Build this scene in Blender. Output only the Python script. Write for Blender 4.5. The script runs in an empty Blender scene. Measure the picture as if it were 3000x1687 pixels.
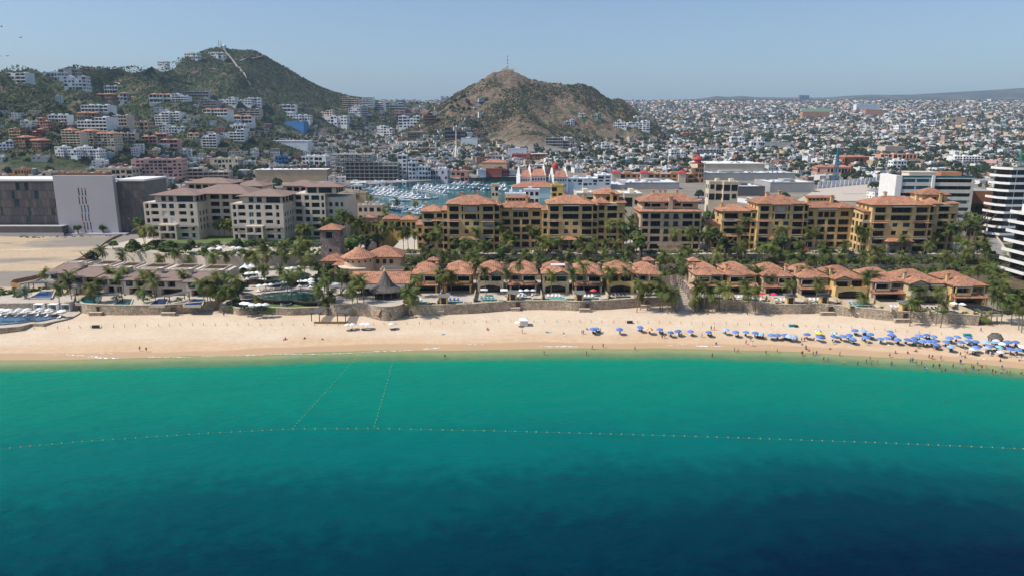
import bpy, math, random
import numpy as np
from mathutils import Vector, Matrix

sc = bpy.context.scene
C = sc.collection
R = random.Random(11)
rad = math.radians

# ---------------------------------------------------------------- camera
CAMZ = 75.0
FPX = 2100.0                       # focal length in photo pixels (3000 wide)
TH = math.atan((843.5 - 372) / FPX)
CT, ST = math.cos(TH), math.sin(TH)
cam = bpy.data.cameras.new('camera')
cam.sensor_width = 36.0
cam.lens = FPX / 3000 * 36.0
cam.clip_start = 0.5
cam.clip_end = 60000
camo = bpy.data.objects.new('camera', cam)
C.objects.link(camo)
camo.location = (0, 0, CAMZ)
camo.rotation_euler = (math.pi / 2 - TH, 0, 0)
sc.camera = camo

# ---------------------------------------------------------------- sky, sun, exposure
SUN_EL = rad(50)
SUN_DIR = Vector((-1.0, -0.17, 0)).normalized()          # horizontal direction towards the sun
world = bpy.data.worlds.new('World')
sc.world = world
world.use_nodes = True
wn = world.node_tree
for n in list(wn.nodes):
    wn.nodes.remove(n)
sky = wn.nodes.new('ShaderNodeTexSky')
sky.sky_type = 'NISHITA'
sky.sun_disc = False
sky.sun_elevation = SUN_EL
sky.sun_rotation = math.atan2(SUN_DIR.x, SUN_DIR.y)
sky.altitude = 0
sky.air_density = 1.0
sky.dust_density = 1.5
sky.ozone_density = 4.5
bg = wn.nodes.new('ShaderNodeBackground')
bg.inputs[1].default_value = 0.138
wo = wn.nodes.new('ShaderNodeOutputWorld')
wn.links.new(sky.outputs[0], bg.inputs[0])
wn.links.new(bg.outputs[0], wo.inputs[0])
sun = bpy.data.lights.new('sun', 'SUN')
sun.energy = 4.7
sun.angle = rad(0.5)
sun.color = (1.0, 0.95, 0.87)
suno = bpy.data.objects.new('sun', sun)
C.objects.link(suno)
sd = Vector((SUN_DIR.x * math.cos(SUN_EL), SUN_DIR.y * math.cos(SUN_EL), math.sin(SUN_EL)))
suno.rotation_euler = sd.to_track_quat('Z', 'Y').to_euler()
suno.location = (-300, 200, 400)
sc.view_settings.view_transform = 'Standard'
sc.view_settings.look = 'None'
sc.view_settings.exposure = 0.03
sc.view_settings.gamma = 1.0
sc.render.engine = 'CYCLES'
sc.cycles.max_bounces = 6
sc.cycles.diffuse_bounces = 3
sc.cycles.glossy_bounces = 2
sc.cycles.transparent_max_bounces = 8
sc.cycles.volume_bounces = 0
sc.cycles.use_denoising = True
sc.cycles.caustics_reflective = False
sc.cycles.caustics_refractive = False

# ---------------------------------------------------------------- photo pixel -> place
def ray(u, v):
    a = (u - 1500.0) / FPX
    b = (843.5 - v) / FPX
    return a, CT + b * ST, -ST + b * CT
def at(u, v, z):
    d = ray(u, v); t = (z - CAMZ) / d[2]
    return Vector((d[0] * t, d[1] * t, z))
def atY(u, v, Y):
    d = ray(u, v); t = Y / d[1]
    return Vector((d[0] * t, Y, CAMZ + d[2] * t))
def project(x, y, z):
    dz = z - CAMZ
    dep = y * CT - dz * ST
    return 1500 + FPX * x / dep, 843.5 - FPX * (y * ST + dz * CT) / dep, dep

# ---------------------------------------------------------------- ground shape
_sh = [(-700, 1085), (-300, 1068), (0, 1056), (330, 1049), (745, 1041), (1040, 1030), (1500, 1024), (1980, 1020),
       (2250, 1030), (2562, 1048), (2800, 1063), (3000, 1082), (3400, 1120), (3900, 1180)]
_shp = [at(u, v, 0) for u, v in _sh]
SHX = np.array([-4000, -500] + [p.x for p in _shp] + [500, 4000])
SHY = np.array([140, 222] + [p.y for p in _shp] + [150, -200])
def shoreY(x):
    return np.interp(x, SHX, SHY)

# skyline of the hills: photo pixel + distance of the ridge
def ridge(pts):
    P = [atY(u, v, Y) for u, v, Y in pts]
    return np.array([p.x for p in P]), np.array([p.y for p in P]), np.array([p.z for p in P])
LH = ridge([(-900, 330, 1200), (-500, 260, 1300), (-200, 225, 1350), (0, 217, 1380), (38, 192, 1400), (64, 193, 1420), (111, 212, 1450), (128, 216, 1460), (175, 208, 1500),
            (221, 191, 1540), (247, 196, 1560), (349, 199, 1640), (402, 193, 1700), (437, 197, 1750), (495, 183, 1850),
            (539, 168, 1920), (582, 154, 1980), (629, 139, 2020), (652, 136, 2040), (678, 145, 2050), (713, 148, 2060),
            (744, 147, 2070), (773, 162, 2080), (816, 186, 2100), (875, 221, 2120), (921, 247, 2140), (968, 268, 2160),
            (1020, 282, 2200), (1131, 297, 2300), (1212, 303, 2350), (1291, 303, 2400), (1330, 330, 2400), (1380, 372, 2400)])
CH = ridge([(1180, 372, 1800), (1253, 335, 1800), (1300, 305, 1800), (1323, 284, 1800), (1364, 259, 1800), (1393, 246, 1800), (1422, 227, 1800), (1447, 211, 1800),
            (1478, 206, 1800), (1499, 206, 1800), (1524, 215, 1800), (1555, 231, 1800), (1602, 240, 1810), (1648, 248, 1820),
            (1704, 248, 1830), (1735, 257, 1840), (1760, 275, 1840), (1788, 293, 1840), (1819, 290, 1840), (1850, 308, 1840), (1878, 328, 1840), (1930, 360, 1840)])
FH = ridge([(1200, 310, 9000), (1845, 300, 9000), (1960, 294, 9000), (2050, 290, 9000), (2095, 282, 9000), (2145, 286, 9000), (2176, 280, 9000), (2200, 285, 9000),
            (2417, 287, 9000), (2495, 280, 9000), (2557, 277, 9000), (2635, 279, 9000), (2760, 272, 9000), (2914, 263, 9000),
            (3000, 257, 9000), (3300, 240, 9000), (4000, 250, 9000)])
TY = np.array([-9999, 950, 1150, 1500, 1900, 2400, 3200, 4000, 4800, 5600, 6500, 40000.])
TZ = np.array([5.0, 5.0, 13., 33., 50., 74., 122., 178., 238., 235., 220., 220.])

def sstep(a, b, x):
    t = np.clip((x - a) / (b - a), 0, 1)
    return t * t * (3 - 2 * t)

_rs = np.random.RandomState(5)
_perm = _rs.rand(64, 64)
def vnoise(x, y):
    xi = np.floor(x).astype(int); yi = np.floor(y).astype(int)
    fx = x - xi; fy = y - yi
    fx = fx * fx * (3 - 2 * fx); fy = fy * fy * (3 - 2 * fy)
    g = lambda i, j: _perm[i % 64, j % 64]
    return (g(xi, yi) * (1 - fx) + g(xi + 1, yi) * fx) * (1 - fy) + (g(xi, yi + 1) * (1 - fx) + g(xi + 1, yi + 1) * fx) * fy
def fbm(x, y, o=4):
    s = 0; a = .5
    for k in range(o):
        s = s + a * vnoise(x * 2 ** k + 17.3 * k, y * 2 ** k + 5.1 * k); a *= .5
    return s

MARINA = [at(u, v, 0.3) for u, v in [(1000, 562), (1080, 553), (1217, 543), (1362, 534), (1500, 527), (1720, 527)]]
MARINA = [(p.x, p.y) for p in MARINA] + [(70, 560), (-70, 545), (-99, 600), (-118, 655), (-140, 722), (-160, 800)]
def in_poly(X, Y, poly):
    X = np.asarray(X, float); Y = np.asarray(Y, float)
    c = np.zeros(X.shape, bool)
    n = len(poly)
    for i in range(n):
        x0, y0 = poly[i]; x1, y1 = poly[(i + 1) % n]
        if y0 == y1: continue
        c ^= ((y0 > Y) != (y1 > Y)) & (X < (x1 - x0) * (Y - y0) / (y1 - y0) + x0)
    return c

def hill(X, Y, H, foot, back, base, p=1.0):
    rx, ry, rz = H
    zr = np.interp(X, rx, rz, left=0, right=0); yr = np.interp(X, rx, ry)
    inside = (X > rx[0]) & (X < rx[-1])
    f = np.clip((Y - (yr - foot)) / foot, 0, 1)
    prof = np.where(Y < yr, f ** p * (1 - .25 * np.sin(math.pi * f) ** 2 * 0), np.clip(1 - (Y - yr) / back, 0, 1) ** 1.2)
    return np.where(inside, base + np.maximum(zr - base, 0) * prof, base), np.where(inside, prof, 0)

def sdist(X, Y):
    s = Y - shoreY(X)
    return s + ((fbm(X / 21. + 4, X * 0 + 2.5, 3) - .45) * 5.0 + (fbm(X / 70., X * 0 + 7.5, 2) - .4) * 4.0) * np.exp(-(s / 14.0) ** 2)
def ground(X, Y):
    X = np.asarray(X, float); Y = np.asarray(Y, float)
    s = sdist(X, Y)
    z = np.interp(s, [-900, -260, -150, -80, -17, -10, -3, 0, 5, 11, 22, 29, 35],
                  [-34, -24, -15, -8.0, -3.2, -.75, -.2, 0, .9, 1.7, 3.3, 4.75, 5.0])
    # a deeper hollow off the right half
    z = z - np.where(s < -60, 1, 0) * 14 * sstep(-60, -190, s) * sstep(-110, 190, X)
    z = z + (np.interp(Y, TY, TZ) - 5)
    # sandy lot climbs a little to the back left
    z = z + np.where((X < -120) & (Y > 290) & (Y < 950), np.minimum((Y - 290) * .02, 3) * sstep(-120, -170, X) * (1 - sstep(700, 900, Y)), 0)
    z = z + np.where((X < -160) & (s > 48) & (Y < 450), ((fbm(X / 15. + 2, Y / 10., 4) - .45) * 2.6 + (fbm(X / 3., Y / 3., 2) - .4) * .5) * sstep(-160, -175, X) * sstep(48, 60, s) * (1 - sstep(435, 450, Y)), 0)
    base = z
    if Y.size == 0 or Y.max() < 640:
        z = np.where(in_poly(X, Y, MARINA), -4.0, z)
        dry = sstep(8, 16, s) * (1 - sstep(60, 90, s))
        return z + dry * ((fbm(X / 9., Y / 6., 3) - .45) * .28 + (fbm(X / 2.1, Y / 2.1, 2) - .4) * .10)
    rel = fbm(X / 170.0, Y / 170.0, 5) - .5
    fine = fbm(X / 45.0 + 9, Y / 45.0, 4) - .5
    footL = np.interp(X, [-1400, -600, -350, 0], [640, 620, 560, 420])
    zl, pl = hill(X, Y, LH, footL, 900, base, 1.25)
    # spurs run down from the left ridge
    def spur(z, pa, pb, w, za, zb):
        ax, ay = pa; bx, by = pb
        L2 = (bx - ax) ** 2 + (by - ay) ** 2
        t = np.clip(((X - ax) * (bx - ax) + (Y - ay) * (by - ay)) / L2, 0, 1)
        d = np.hypot(X - ax - t * (bx - ax), Y - ay - t * (by - ay))
        top = za + (zb - za) * t
        return np.maximum(z, base + np.maximum(top - base, 0) * np.exp(-(d / w) ** 2) ** .8)
    a1 = atY(400, 215, 1600); a2 = atY(690, 395, 1230)
    zl = spur(zl, (a1.x, a1.y), (a2.x, a2.y), 95, a1.z, a2.z)
    b1 = atY(60, 235, 1350); b2 = atY(160, 400, 980)
    zl = spur(zl, (b1.x, b1.y), (b2.x, b2.y), 110, b1.z, b2.z)
    b3 = atY(210, 235, 1480); b4 = atY(330, 395, 1040)
    zl = spur(zl, (b3.x, b3.y), (b4.x, b4.y), 85, b3.z, b4.z)
    front = 4 * pl * (1 - pl)
    zl = zl + front * (rel * 70 + fine * 24)
    zc, pc = hill(X, Y, CH, np.interp(X, [-250, 0, 330], [260, 330, 250]), 330, base, .95)
    c1 = atY(1500, 240, 1790); c2 = atY(1560, 392, 1440)
    zc = spur(zc, (c1.x, c1.y), (c2.x, c2.y), 60, c1.z * .96, c2.z)
    c3 = atY(1400, 262, 1790); c4 = atY(1360, 385, 1490)
    zc = spur(zc, (c3.x, c3.y), (c4.x, c4.y), 50, c3.z * .9, c4.z)
    frc = 4 * pc * (1 - pc)
    rug = fbm(X / 16.0 + 3, Y / 16.0, 3) - .45
    zc = zc + frc * (rel * 36 + fine * 24) + pc * fine * 6 + np.minimum(pc * 3, 1) * rug * 9
    zf, pf = hill(X, Y, FH, 2600, 6000, base, 1.5)
    zf = zf + pf * (1 - pf) * (fbm(X / 700., Y / 700.) - .5) * 260
    z = np.maximum(np.maximum(zl, zc), np.where(Y > 6000, zf, -999))
    # marina basin
    m = in_poly(X, Y, MARINA)
    z = np.where(m, -4.0, z)
    # low dunes and footprints on dry sand
    dry = sstep(8, 16, s) * (1 - sstep(60, 90, s))
    z = z + dry * ((fbm(X / 9., Y / 6., 3) - .45) * .28 + (fbm(X / 2.1, Y / 2.1, 2) - .4) * .10)
    return z
def gz(x, y):
    return float(ground(np.array([x]), np.array([y]))[0])
def onground(u, v, y0=150.0, y1=9000.0):
    d = ray(u, v)
    Y = np.concatenate([np.arange(y0, 600, 2.0), np.geomspace(600, y1, 900)])
    t = Y / d[1]
    zz = CAMZ + d[2] * t
    g = ground(d[0] * t, Y)
    k = np.nonzero(zz <= g)[0]
    if len(k) == 0: return None
    i = k[0]
    if i > 0:
        e0 = zz[i - 1] - g[i - 1]; e1 = zz[i] - g[i]
        f = e0 / (e0 - e1 + 1e-9)
        Yh = Y[i - 1] + (Y[i] - Y[i - 1]) * f
    else:
        Yh = Y[i]
    th = Yh / d[1]
    return Vector((d[0] * th, Yh, CAMZ + d[2] * th))

# ---------------------------------------------------------------- mesh builder
class MB:
    def __init__(s):
        s.v = []; s.f = []; s.m = []; s.c = []; s.col = None
    def face(s, pts, m=0):
        i = len(s.v); s.v.extend(pts); s.f.append(tuple(range(i, i + len(pts)))); s.m.append(m); s.c.append(s.col)
    def box(s, x0, x1, y0, y1, z0, z1, m=0, mt=None, bottom=True):
        i = len(s.v)
        s.v += [(x0, y0, z0), (x1, y0, z0), (x1, y1, z0), (x0, y1, z0), (x0, y0, z1), (x1, y0, z1), (x1, y1, z1), (x0, y1, z1)]
        fs = [(0, 1, 5, 4), (1, 2, 6, 5), (2, 3, 7, 6), (3, 0, 4, 7), (4, 5, 6, 7)]
        if bottom: fs.append((3, 2, 1, 0))
        for k, f in enumerate(fs):
            s.f.append(tuple(i + q for q in f)); s.m.append(mt if (k == 4 and mt is not None) else m); s.c.append(s.col)
    def obox(s, cx, cy, z0, z1, w, d, rot, m=0, mt=None):
        c, sn = math.cos(rot), math.sin(rot)
        q = [(cx + c * a - sn * b, cy + sn * a + c * b) for a, b in ((-w / 2, -d / 2), (w / 2, -d / 2), (w / 2, d / 2), (-w / 2, d / 2))]
        s.prism(q, z0, z1, m, mt)
    def prism(s, poly, z0, z1, m=0, mt=None, bottom=False):
        n = len(poly); i = len(s.v)
        s.v += [(p[0], p[1], z0) for p in poly] + [(p[0], p[1], z1) for p in poly]
        for k in range(n):
            j = (k + 1) % n
            s.f.append((i + k, i + j, i + n + j, i + n + k)); s.m.append(m); s.c.append(s.col)
        s.f.append(tuple(i + n + k for k in range(n))); s.m.append(m if mt is None else mt); s.c.append(s.col)
        if bottom:
            s.f.append(tuple(i + n - 1 - k for k in range(n))); s.m.append(m); s.c.append(s.col)
    def tube(s, pts, rads, n=6, m=0, cap=True):
        i = len(s.v); P = [Vector(p) for p in pts]
        for k, p in enumerate(P):
            t = (P[min(k + 1, len(P) - 1)] - P[max(k - 1, 0)]).normalized()
            a = t.cross(Vector((0, 1, .013))); 
            if a.length < .05: a = t.cross(Vector((1, 0, 0)))
            a.normalize(); b = t.cross(a)
            for q in range(n):
                an = 2 * math.pi * q / n
                s.v.append(tuple(p + (a * math.cos(an) + b * math.sin(an)) * rads[k]))
        for k in range(len(P) - 1):
            for q in range(n):
                j = (q + 1) % n
                s.f.append((i + k * n + q, i + k * n + j, i + k * n + n + j, i + k * n + n + q)); s.m.append(m); s.c.append(s.col)
        if cap:
            s.f.append(tuple(i + (len(P) - 1) * n + q for q in range(n))); s.m.append(m); s.c.append(s.col)
            s.f.append(tuple(i + n - 1 - q for q in range(n))); s.m.append(m); s.c.append(s.col)
    def lathe(s, prof, n=16, cx=0, cy=0, m=0, a0=0, a1=2 * math.pi):
        i = len(s.v); full = abs(a1 - a0 - 2 * math.pi) < 1e-6
        k = n if full else n + 1
        for r, z in prof:
            for q in range(k):
                an = a0 + (a1 - a0) * q / n
                s.v.append((cx + r * math.cos(an), cy + r * math.sin(an), z))
        for a in range(len(prof) - 1):
            for q in range(n):
                j = (q + 1) % k
                s.f.append((i + a * k + q, i + a * k + j, i + (a + 1) * k + j, i + (a + 1) * k + q)); s.m.append(m); s.c.append(s.col)
    def hip(s, x0, x1, y0, y1, z, rise, oh=.8, th=.3, m=0, me=1):
        x0 -= oh; x1 += oh; y0 -= oh; y1 += oh
        w, d = x1 - x0, y1 - y0
        e = [(x0, y0), (x1, y0), (x1, y1), (x0, y1)]
        if w >= d:
            h = d * .5; r = [(x0 + h, (y0 + y1) / 2), (x1 - h, (y0 + y1) / 2)]
            if r[1][0] - r[0][0] < .2: r = [((x0 + x1) / 2 - .1, (y0 + y1) / 2), ((x0 + x1) / 2 + .1, (y0 + y1) / 2)]
            a, b = [(p[0], p[1], z + rise) for p in r]
            E = [(p[0], p[1], z) for p in e]
            for q in ([E[0], E[1], b, a], [E[1], E[2], b], [E[2], E[3], a, b], [E[3], E[0], a]): s.face(q, m)
        else:
            h = w * .5; xm = (x0 + x1) / 2
            a, b = (xm, y0 + h, z + rise), (xm, y1 - h, z + rise)
            E = [(p[0], p[1], z) for p in e]
            for q in ([E[0], E[1], a], [E[1], E[2], b, a], [E[2], E[3], b], [E[3], E[0], a, b]): s.face(q, m)
        B = [(p[0], p[1], z - th) for p in e]
        for k in range(4):
            j = (k + 1) % 4
            s.face([B[k], B[j], E[j], E[k]], me)
        s.face([B[3], B[2], B[1], B[0]], me)
    def gable(s, x0, x1, y0, y1, z, rise, oh=.6, th=.25, m=0, me=1, axis='y'):
        # ridge runs along y (front shows the gable) or x
        x0 -= oh; x1 += oh; y0 -= oh; y1 += oh
        if axis == 'y':
            xm = (x0 + x1) / 2
            L = [(x0, z), (xm, z + rise), (x1, z)]
            A = [[(p[0], y, p[1]) for p in L] for y in (y0, y1)]
        else:
            ym = (y0 + y1) / 2
            L = [(y0, z), (ym, z + rise), (y1, z)]
            A = [[(x, p[0], p[1]) for p in L] for x in (x1, x0)]
        lo = lambda p: (p[0], p[1], p[2] - th)
        for k in range(2):
            s.face([A[0][k], A[0][k + 1], A[1][k + 1], A[1][k]], m)
            s.face([lo(A[0][k + 1]), lo(A[0][k]), lo(A[1][k]), lo(A[1][k + 1])], me)
            for y in (0, 1):
                s.face([lo(A[y][k]), lo(A[y][k + 1]), A[y][k + 1], A[y][k]], me)
        for k in (0, 2):
            s.face([lo(A[0][k]), A[0][k], A[1][k], lo(A[1][k])], me)
    def shed(s, x0, x1, y0, y1, zf, zb, th=.25, m=0, me=1):
        T = [(x0, y0, zf), (x1, y0, zf), (x1, y1, zb), (x0, y1, zb)]
        B = [(p[0], p[1], p[2] - th) for p in T]
        s.face(T, m); s.face(B[::-1], me)
        for k in range(4):
            j = (k + 1) % 4
            s.face([B[k], B[j], T[j], T[k]], me)
    def facade(s, O, U, W, H, ops, depth, m=0, mr=0):
        """wall with real openings; ops = (u0,u1,v0,v1[,depth])"""
        ox, oy, oz = O; ux, uy = U; nx, ny = -uy, ux
        us = sorted({0.0, W} | {min(max(o[k], 0), W) for o in ops for k in (0, 1)})
        vs = sorted({0.0, H} | {min(max(o[k], 0), H) for o in ops for k in (2, 3)})
        P = lambda u, v, d=0.0: (ox + ux * u + nx * d, oy + uy * u + ny * d, oz + v)
        for j in range(len(vs) - 1):
            run = None
            vm = (vs[j] + vs[j + 1]) / 2
            for i in range(len(us) - 1):
                um = (us[i] + us[i + 1]) / 2
                hole = any(o[0] < um < o[1] and o[2] < vm < o[3] for o in ops)
                if hole:
                    if run is not None:
                        s.face([P(run, vs[j]), P(us[i], vs[j]), P(us[i], vs[j + 1]), P(run, vs[j + 1])], m); run = None
                elif run is None: run = us[i]
            if run is not None:
                s.face([P(run, vs[j]), P(W, vs[j]), P(W, vs[j + 1]), P(run, vs[j + 1])], m)
        for o in ops:
            a, b, c, d = o[:4]; e = o[4] if len(o) > 4 else depth
            s.face([P(a, c), P(b, c), P(b, c, e), P(a, c, e)], mr)
            s.face([P(a, d, e), P(b, d, e), P(b, d), P(a, d)], mr)
            if len(o) > 5: continue
            s.face([P(a, c, e), P(a, d, e), P(a, d), P(a, c)], mr)
            s.face([P(b, c), P(b, d), P(b, d, e), P(b, c, e)], mr)
    def mesh(s, name, mats, smooth=False):
        me = bpy.data.meshes.new(name)
        me.from_pydata(s.v, [], s.f)
        for x in mats: me.materials.append(x)
        if len(mats) > 1:
            me.polygons.foreach_set('material_index', np.array(s.m, dtype=np.int32))
        if smooth:
            me.polygons.foreach_set('use_smooth', np.ones(len(s.f), bool))
        if any(c is not None for c in s.c):
            at_ = me.attributes.new('col', 'FLOAT_COLOR', 'CORNER')
            out = np.empty((sum(len(f) for f in s.f), 4), np.float32); k = 0
            for f, c in zip(s.f, s.c):
                out[k:k + len(f)] = (*(c or (.5, .5, .5)), 1); k += len(f)
            at_.data.foreach_set('color', out.ravel())
        me.update()
        return me
    def build(s, name, mats, parent=None, smooth=False, loc=None, rot=0):
        if not isinstance(mats, (list, tuple)): mats = [mats]
        return link(name, s.mesh(name, mats, smooth), parent, loc, rot)

def link(name, me, parent=None, loc=None, rot=0, scale=None):
    o = bpy.data.objects.new(name, me)
    C.objects.link(o)
    if parent is not None: o.parent = parent
    if loc is not None: o.location = loc
    if rot: o.rotation_euler = (0, 0, rot)
    if scale is not None: o.scale = scale
    return o
def tag(o, label, cat, group=None):
    o['label'] = label; o['category'] = cat
    if group: o['group'] = group
    return o
def thing(name, label, cat, loc=(0, 0, 0), rot=0, group=None):
    o = bpy.data.objects.new(name, None); C.objects.link(o)
    o.empty_display_size = .5
    o.location = loc; o.rotation_euler = (0, 0, rot)
    return tag(o, label, cat, group)
def struct(o):
    o['kind'] = 'structure'; return o
def stuff(o, label=None, cat=None):
    o['kind'] = 'stuff'
    if label: o['label'] = label
    if cat: o['category'] = cat
    return o

ROOF = {}
# ---------------------------------------------------------------- materials
M = {}
def mat(name, col, rough=.85, var=.12, scale=.6, bump=0, bscale=None, spec=.3, metal=0, col2=None, objrand=0, attr=False, det=4, coords='pos'):
    m = bpy.data.materials.new(name); m.use_nodes = True
    nt = m.node_tree; b = nt.nodes['Principled BSDF']
    b.inputs['Roughness'].default_value = rough
    b.inputs['Metallic'].default_value = metal
    b.inputs['Specular IOR Level'].default_value = spec
    N = nt.nodes.new; L = nt.links.new
    geo = N('ShaderNodeNewGeometry')
    src = geo.outputs['Position']
    if coords == 'obj':
        tc = N('ShaderNodeTexCoord'); src = tc.outputs['Object']
    no = N('ShaderNodeTexNoise'); no.inputs['Scale'].default_value = scale; no.inputs['Detail'].default_value = det
    L(src, no.inputs['Vector'])
    mix = N('ShaderNodeMix'); mix.data_type = 'RGBA'
    c1 = tuple(x * (1 - var) for x in col); c2 = col2 or tuple(min(1, x * (1 + var)) for x in col)
    mr = N('ShaderNodeMapRange'); mr.inputs[1].default_value = .32; mr.inputs[2].default_value = .68
    L(no.outputs['Fac'], mr.inputs[0]); L(mr.outputs[0], mix.inputs['Factor'])
    mix.inputs[6].default_value = (*c1, 1); mix.inputs[7].default_value = (*c2, 1)
    out = mix.outputs[2]
    if attr:
        a = N('ShaderNodeAttribute'); a.attribute_name = 'col'
        mm = N('ShaderNodeMix'); mm.data_type = 'RGBA'; mm.blend_type = 'MULTIPLY'; mm.inputs['Factor'].default_value = 1
        L(out, mm.inputs[6]); L(a.outputs['Color'], mm.inputs[7]); out = mm.outputs[2]
    if objrand:
        oi = N('ShaderNodeObjectInfo'); hs = N('ShaderNodeHueSaturation')
        r1 = N('ShaderNodeMapRange'); r1.inputs[3].default_value = 1 - objrand; r1.inputs[4].default_value = 1 + objrand
        L(oi.outputs['Random'], r1.inputs[0]); L(r1.outputs[0], hs.inputs['Value'])
        r2 = N('ShaderNodeMapRange'); r2.inputs[3].default_value = .5 - objrand * .06; r2.inputs[4].default_value = .5 + objrand * .06
        fr = N('ShaderNodeMath'); fr.operation = 'FRACT'; mu = N('ShaderNodeMath'); mu.operation = 'MULTIPLY'; mu.inputs[1].default_value = 7.31
        L(oi.outputs['Random'], mu.inputs[0]); L(mu.outputs[0], fr.inputs[0]); L(fr.outputs[0], r2.inputs[0]); L(r2.outputs[0], hs.inputs['Hue'])
        L(out, hs.inputs['Color']); out = hs.outputs['Color']
    L(out, b.inputs['Base Color'])
    if bump:
        bn = N('ShaderNodeTexNoise'); bn.inputs['Scale'].default_value = bscale or scale * 6; bn.inputs['Detail'].default_value = 3
        L(src, bn.inputs['Vector'])
        bp = N('ShaderNodeBump'); bp.inputs['Strength'].default_value = 1; bp.inputs['Distance'].default_value = bump
        L(bn.outputs['Fac'], bp.inputs['Height']); L(bp.outputs[0], b.inputs['Normal'])
    M[name] = m
    return m

def tile_mat(name, c1, c2, c3, scale=1.0):
    m = bpy.data.materials.new(name); m.use_nodes = True
    nt = m.node_tree; b = nt.nodes['Principled BSDF']; b.inputs['Roughness'].default_value = .8
    b.inputs['Specular IOR Level'].default_value = .2
    N = nt.nodes.new; L = nt.links.new
    geo = N('ShaderNodeNewGeometry')
    vo = N('ShaderNodeTexVoronoi'); vo.inputs['Scale'].default_value = 1.5 * scale
    L(geo.outputs['Position'], vo.inputs['Vector'])
    sp = N('ShaderNodeSeparateColor'); L(vo.outputs['Color'], sp.inputs[0])
    ra = N('ShaderNodeValToRGB'); e = ra.color_ramp.elements
    e[0].position = .0; e[0].color = (*c1, 1); e[1].position = 1; e[1].color = (*c2, 1)
    q = ra.color_ramp.elements.new(.22); q.color = (*c3, 1); q = ra.color_ramp.elements.new(.6); q.color = (*[(a + d) / 2 for a, d in zip(c3, c2)], 1)
    L(sp.outputs[0], ra.inputs[0])
    no = N('ShaderNodeTexNoise'); no.inputs['Scale'].default_value = .35; no.inputs['Detail'].default_value = 5
    L(geo.outputs['Position'], no.inputs['Vector'])
    mr = N('ShaderNodeMapRange'); mr.inputs[1].default_value = .3; mr.inputs[2].default_value = .7; mr.inputs[3].default_value = .78; mr.inputs[4].default_value = 1.15
    L(no.outputs['Fac'], mr.inputs[0])
    mm = N('ShaderNodeVectorMath'); mm.operation = 'SCALE'
    L(ra.outputs[0], mm.inputs[0]); L(mr.outputs[0], mm.inputs['Scale'])
    oi = N('ShaderNodeObjectInfo'); hs = N('ShaderNodeHueSaturation'); r2 = N('ShaderNodeMapRange'); r2.inputs[3].default_value = .82; r2.inputs[4].default_value = 1.14
    L(oi.outputs['Random'], r2.inputs[0]); L(r2.outputs[0], hs.inputs['Value']); L(mm.outputs[0], hs.inputs['Color']); L(hs.outputs[0], b.inputs['Base Color'])
    # barrel-tile courses
    se = N('ShaderNodeSeparateXYZ'); L(geo.outputs['Position'], se.inputs[0])
    wv = N('ShaderNodeTexWave'); wv.wave_type = 'BANDS'; wv.bands_direction = 'X'; wv.inputs['Scale'].default_value = .42 * scale
    wv.inputs['Distortion'].default_value = .4
    L(geo.outputs['Position'], wv.inputs['Vector'])
    w2 = N('ShaderNodeTexWave'); w2.wave_type = 'BANDS'; w2.bands_direction = 'Y'; w2.inputs['Scale'].default_value = .42 * scale
    w2.inputs['Distortion'].default_value = .4
    L(geo.outputs['Position'], w2.inputs['Vector'])
    ad = N('ShaderNodeMath'); ad.operation = 'ADD'; L(wv.outputs['Fac'], ad.inputs[0]); L(w2.outputs['Fac'], ad.inputs[1])
    bp = N('ShaderNodeBump'); bp.inputs['Distance'].default_value = .09; bp.inputs['Strength'].default_value = 1
    L(ad.outputs[0], bp.inputs['Height']); L(bp.outputs[0], b.inputs['Normal'])
    M[name] = m
    return m

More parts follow.
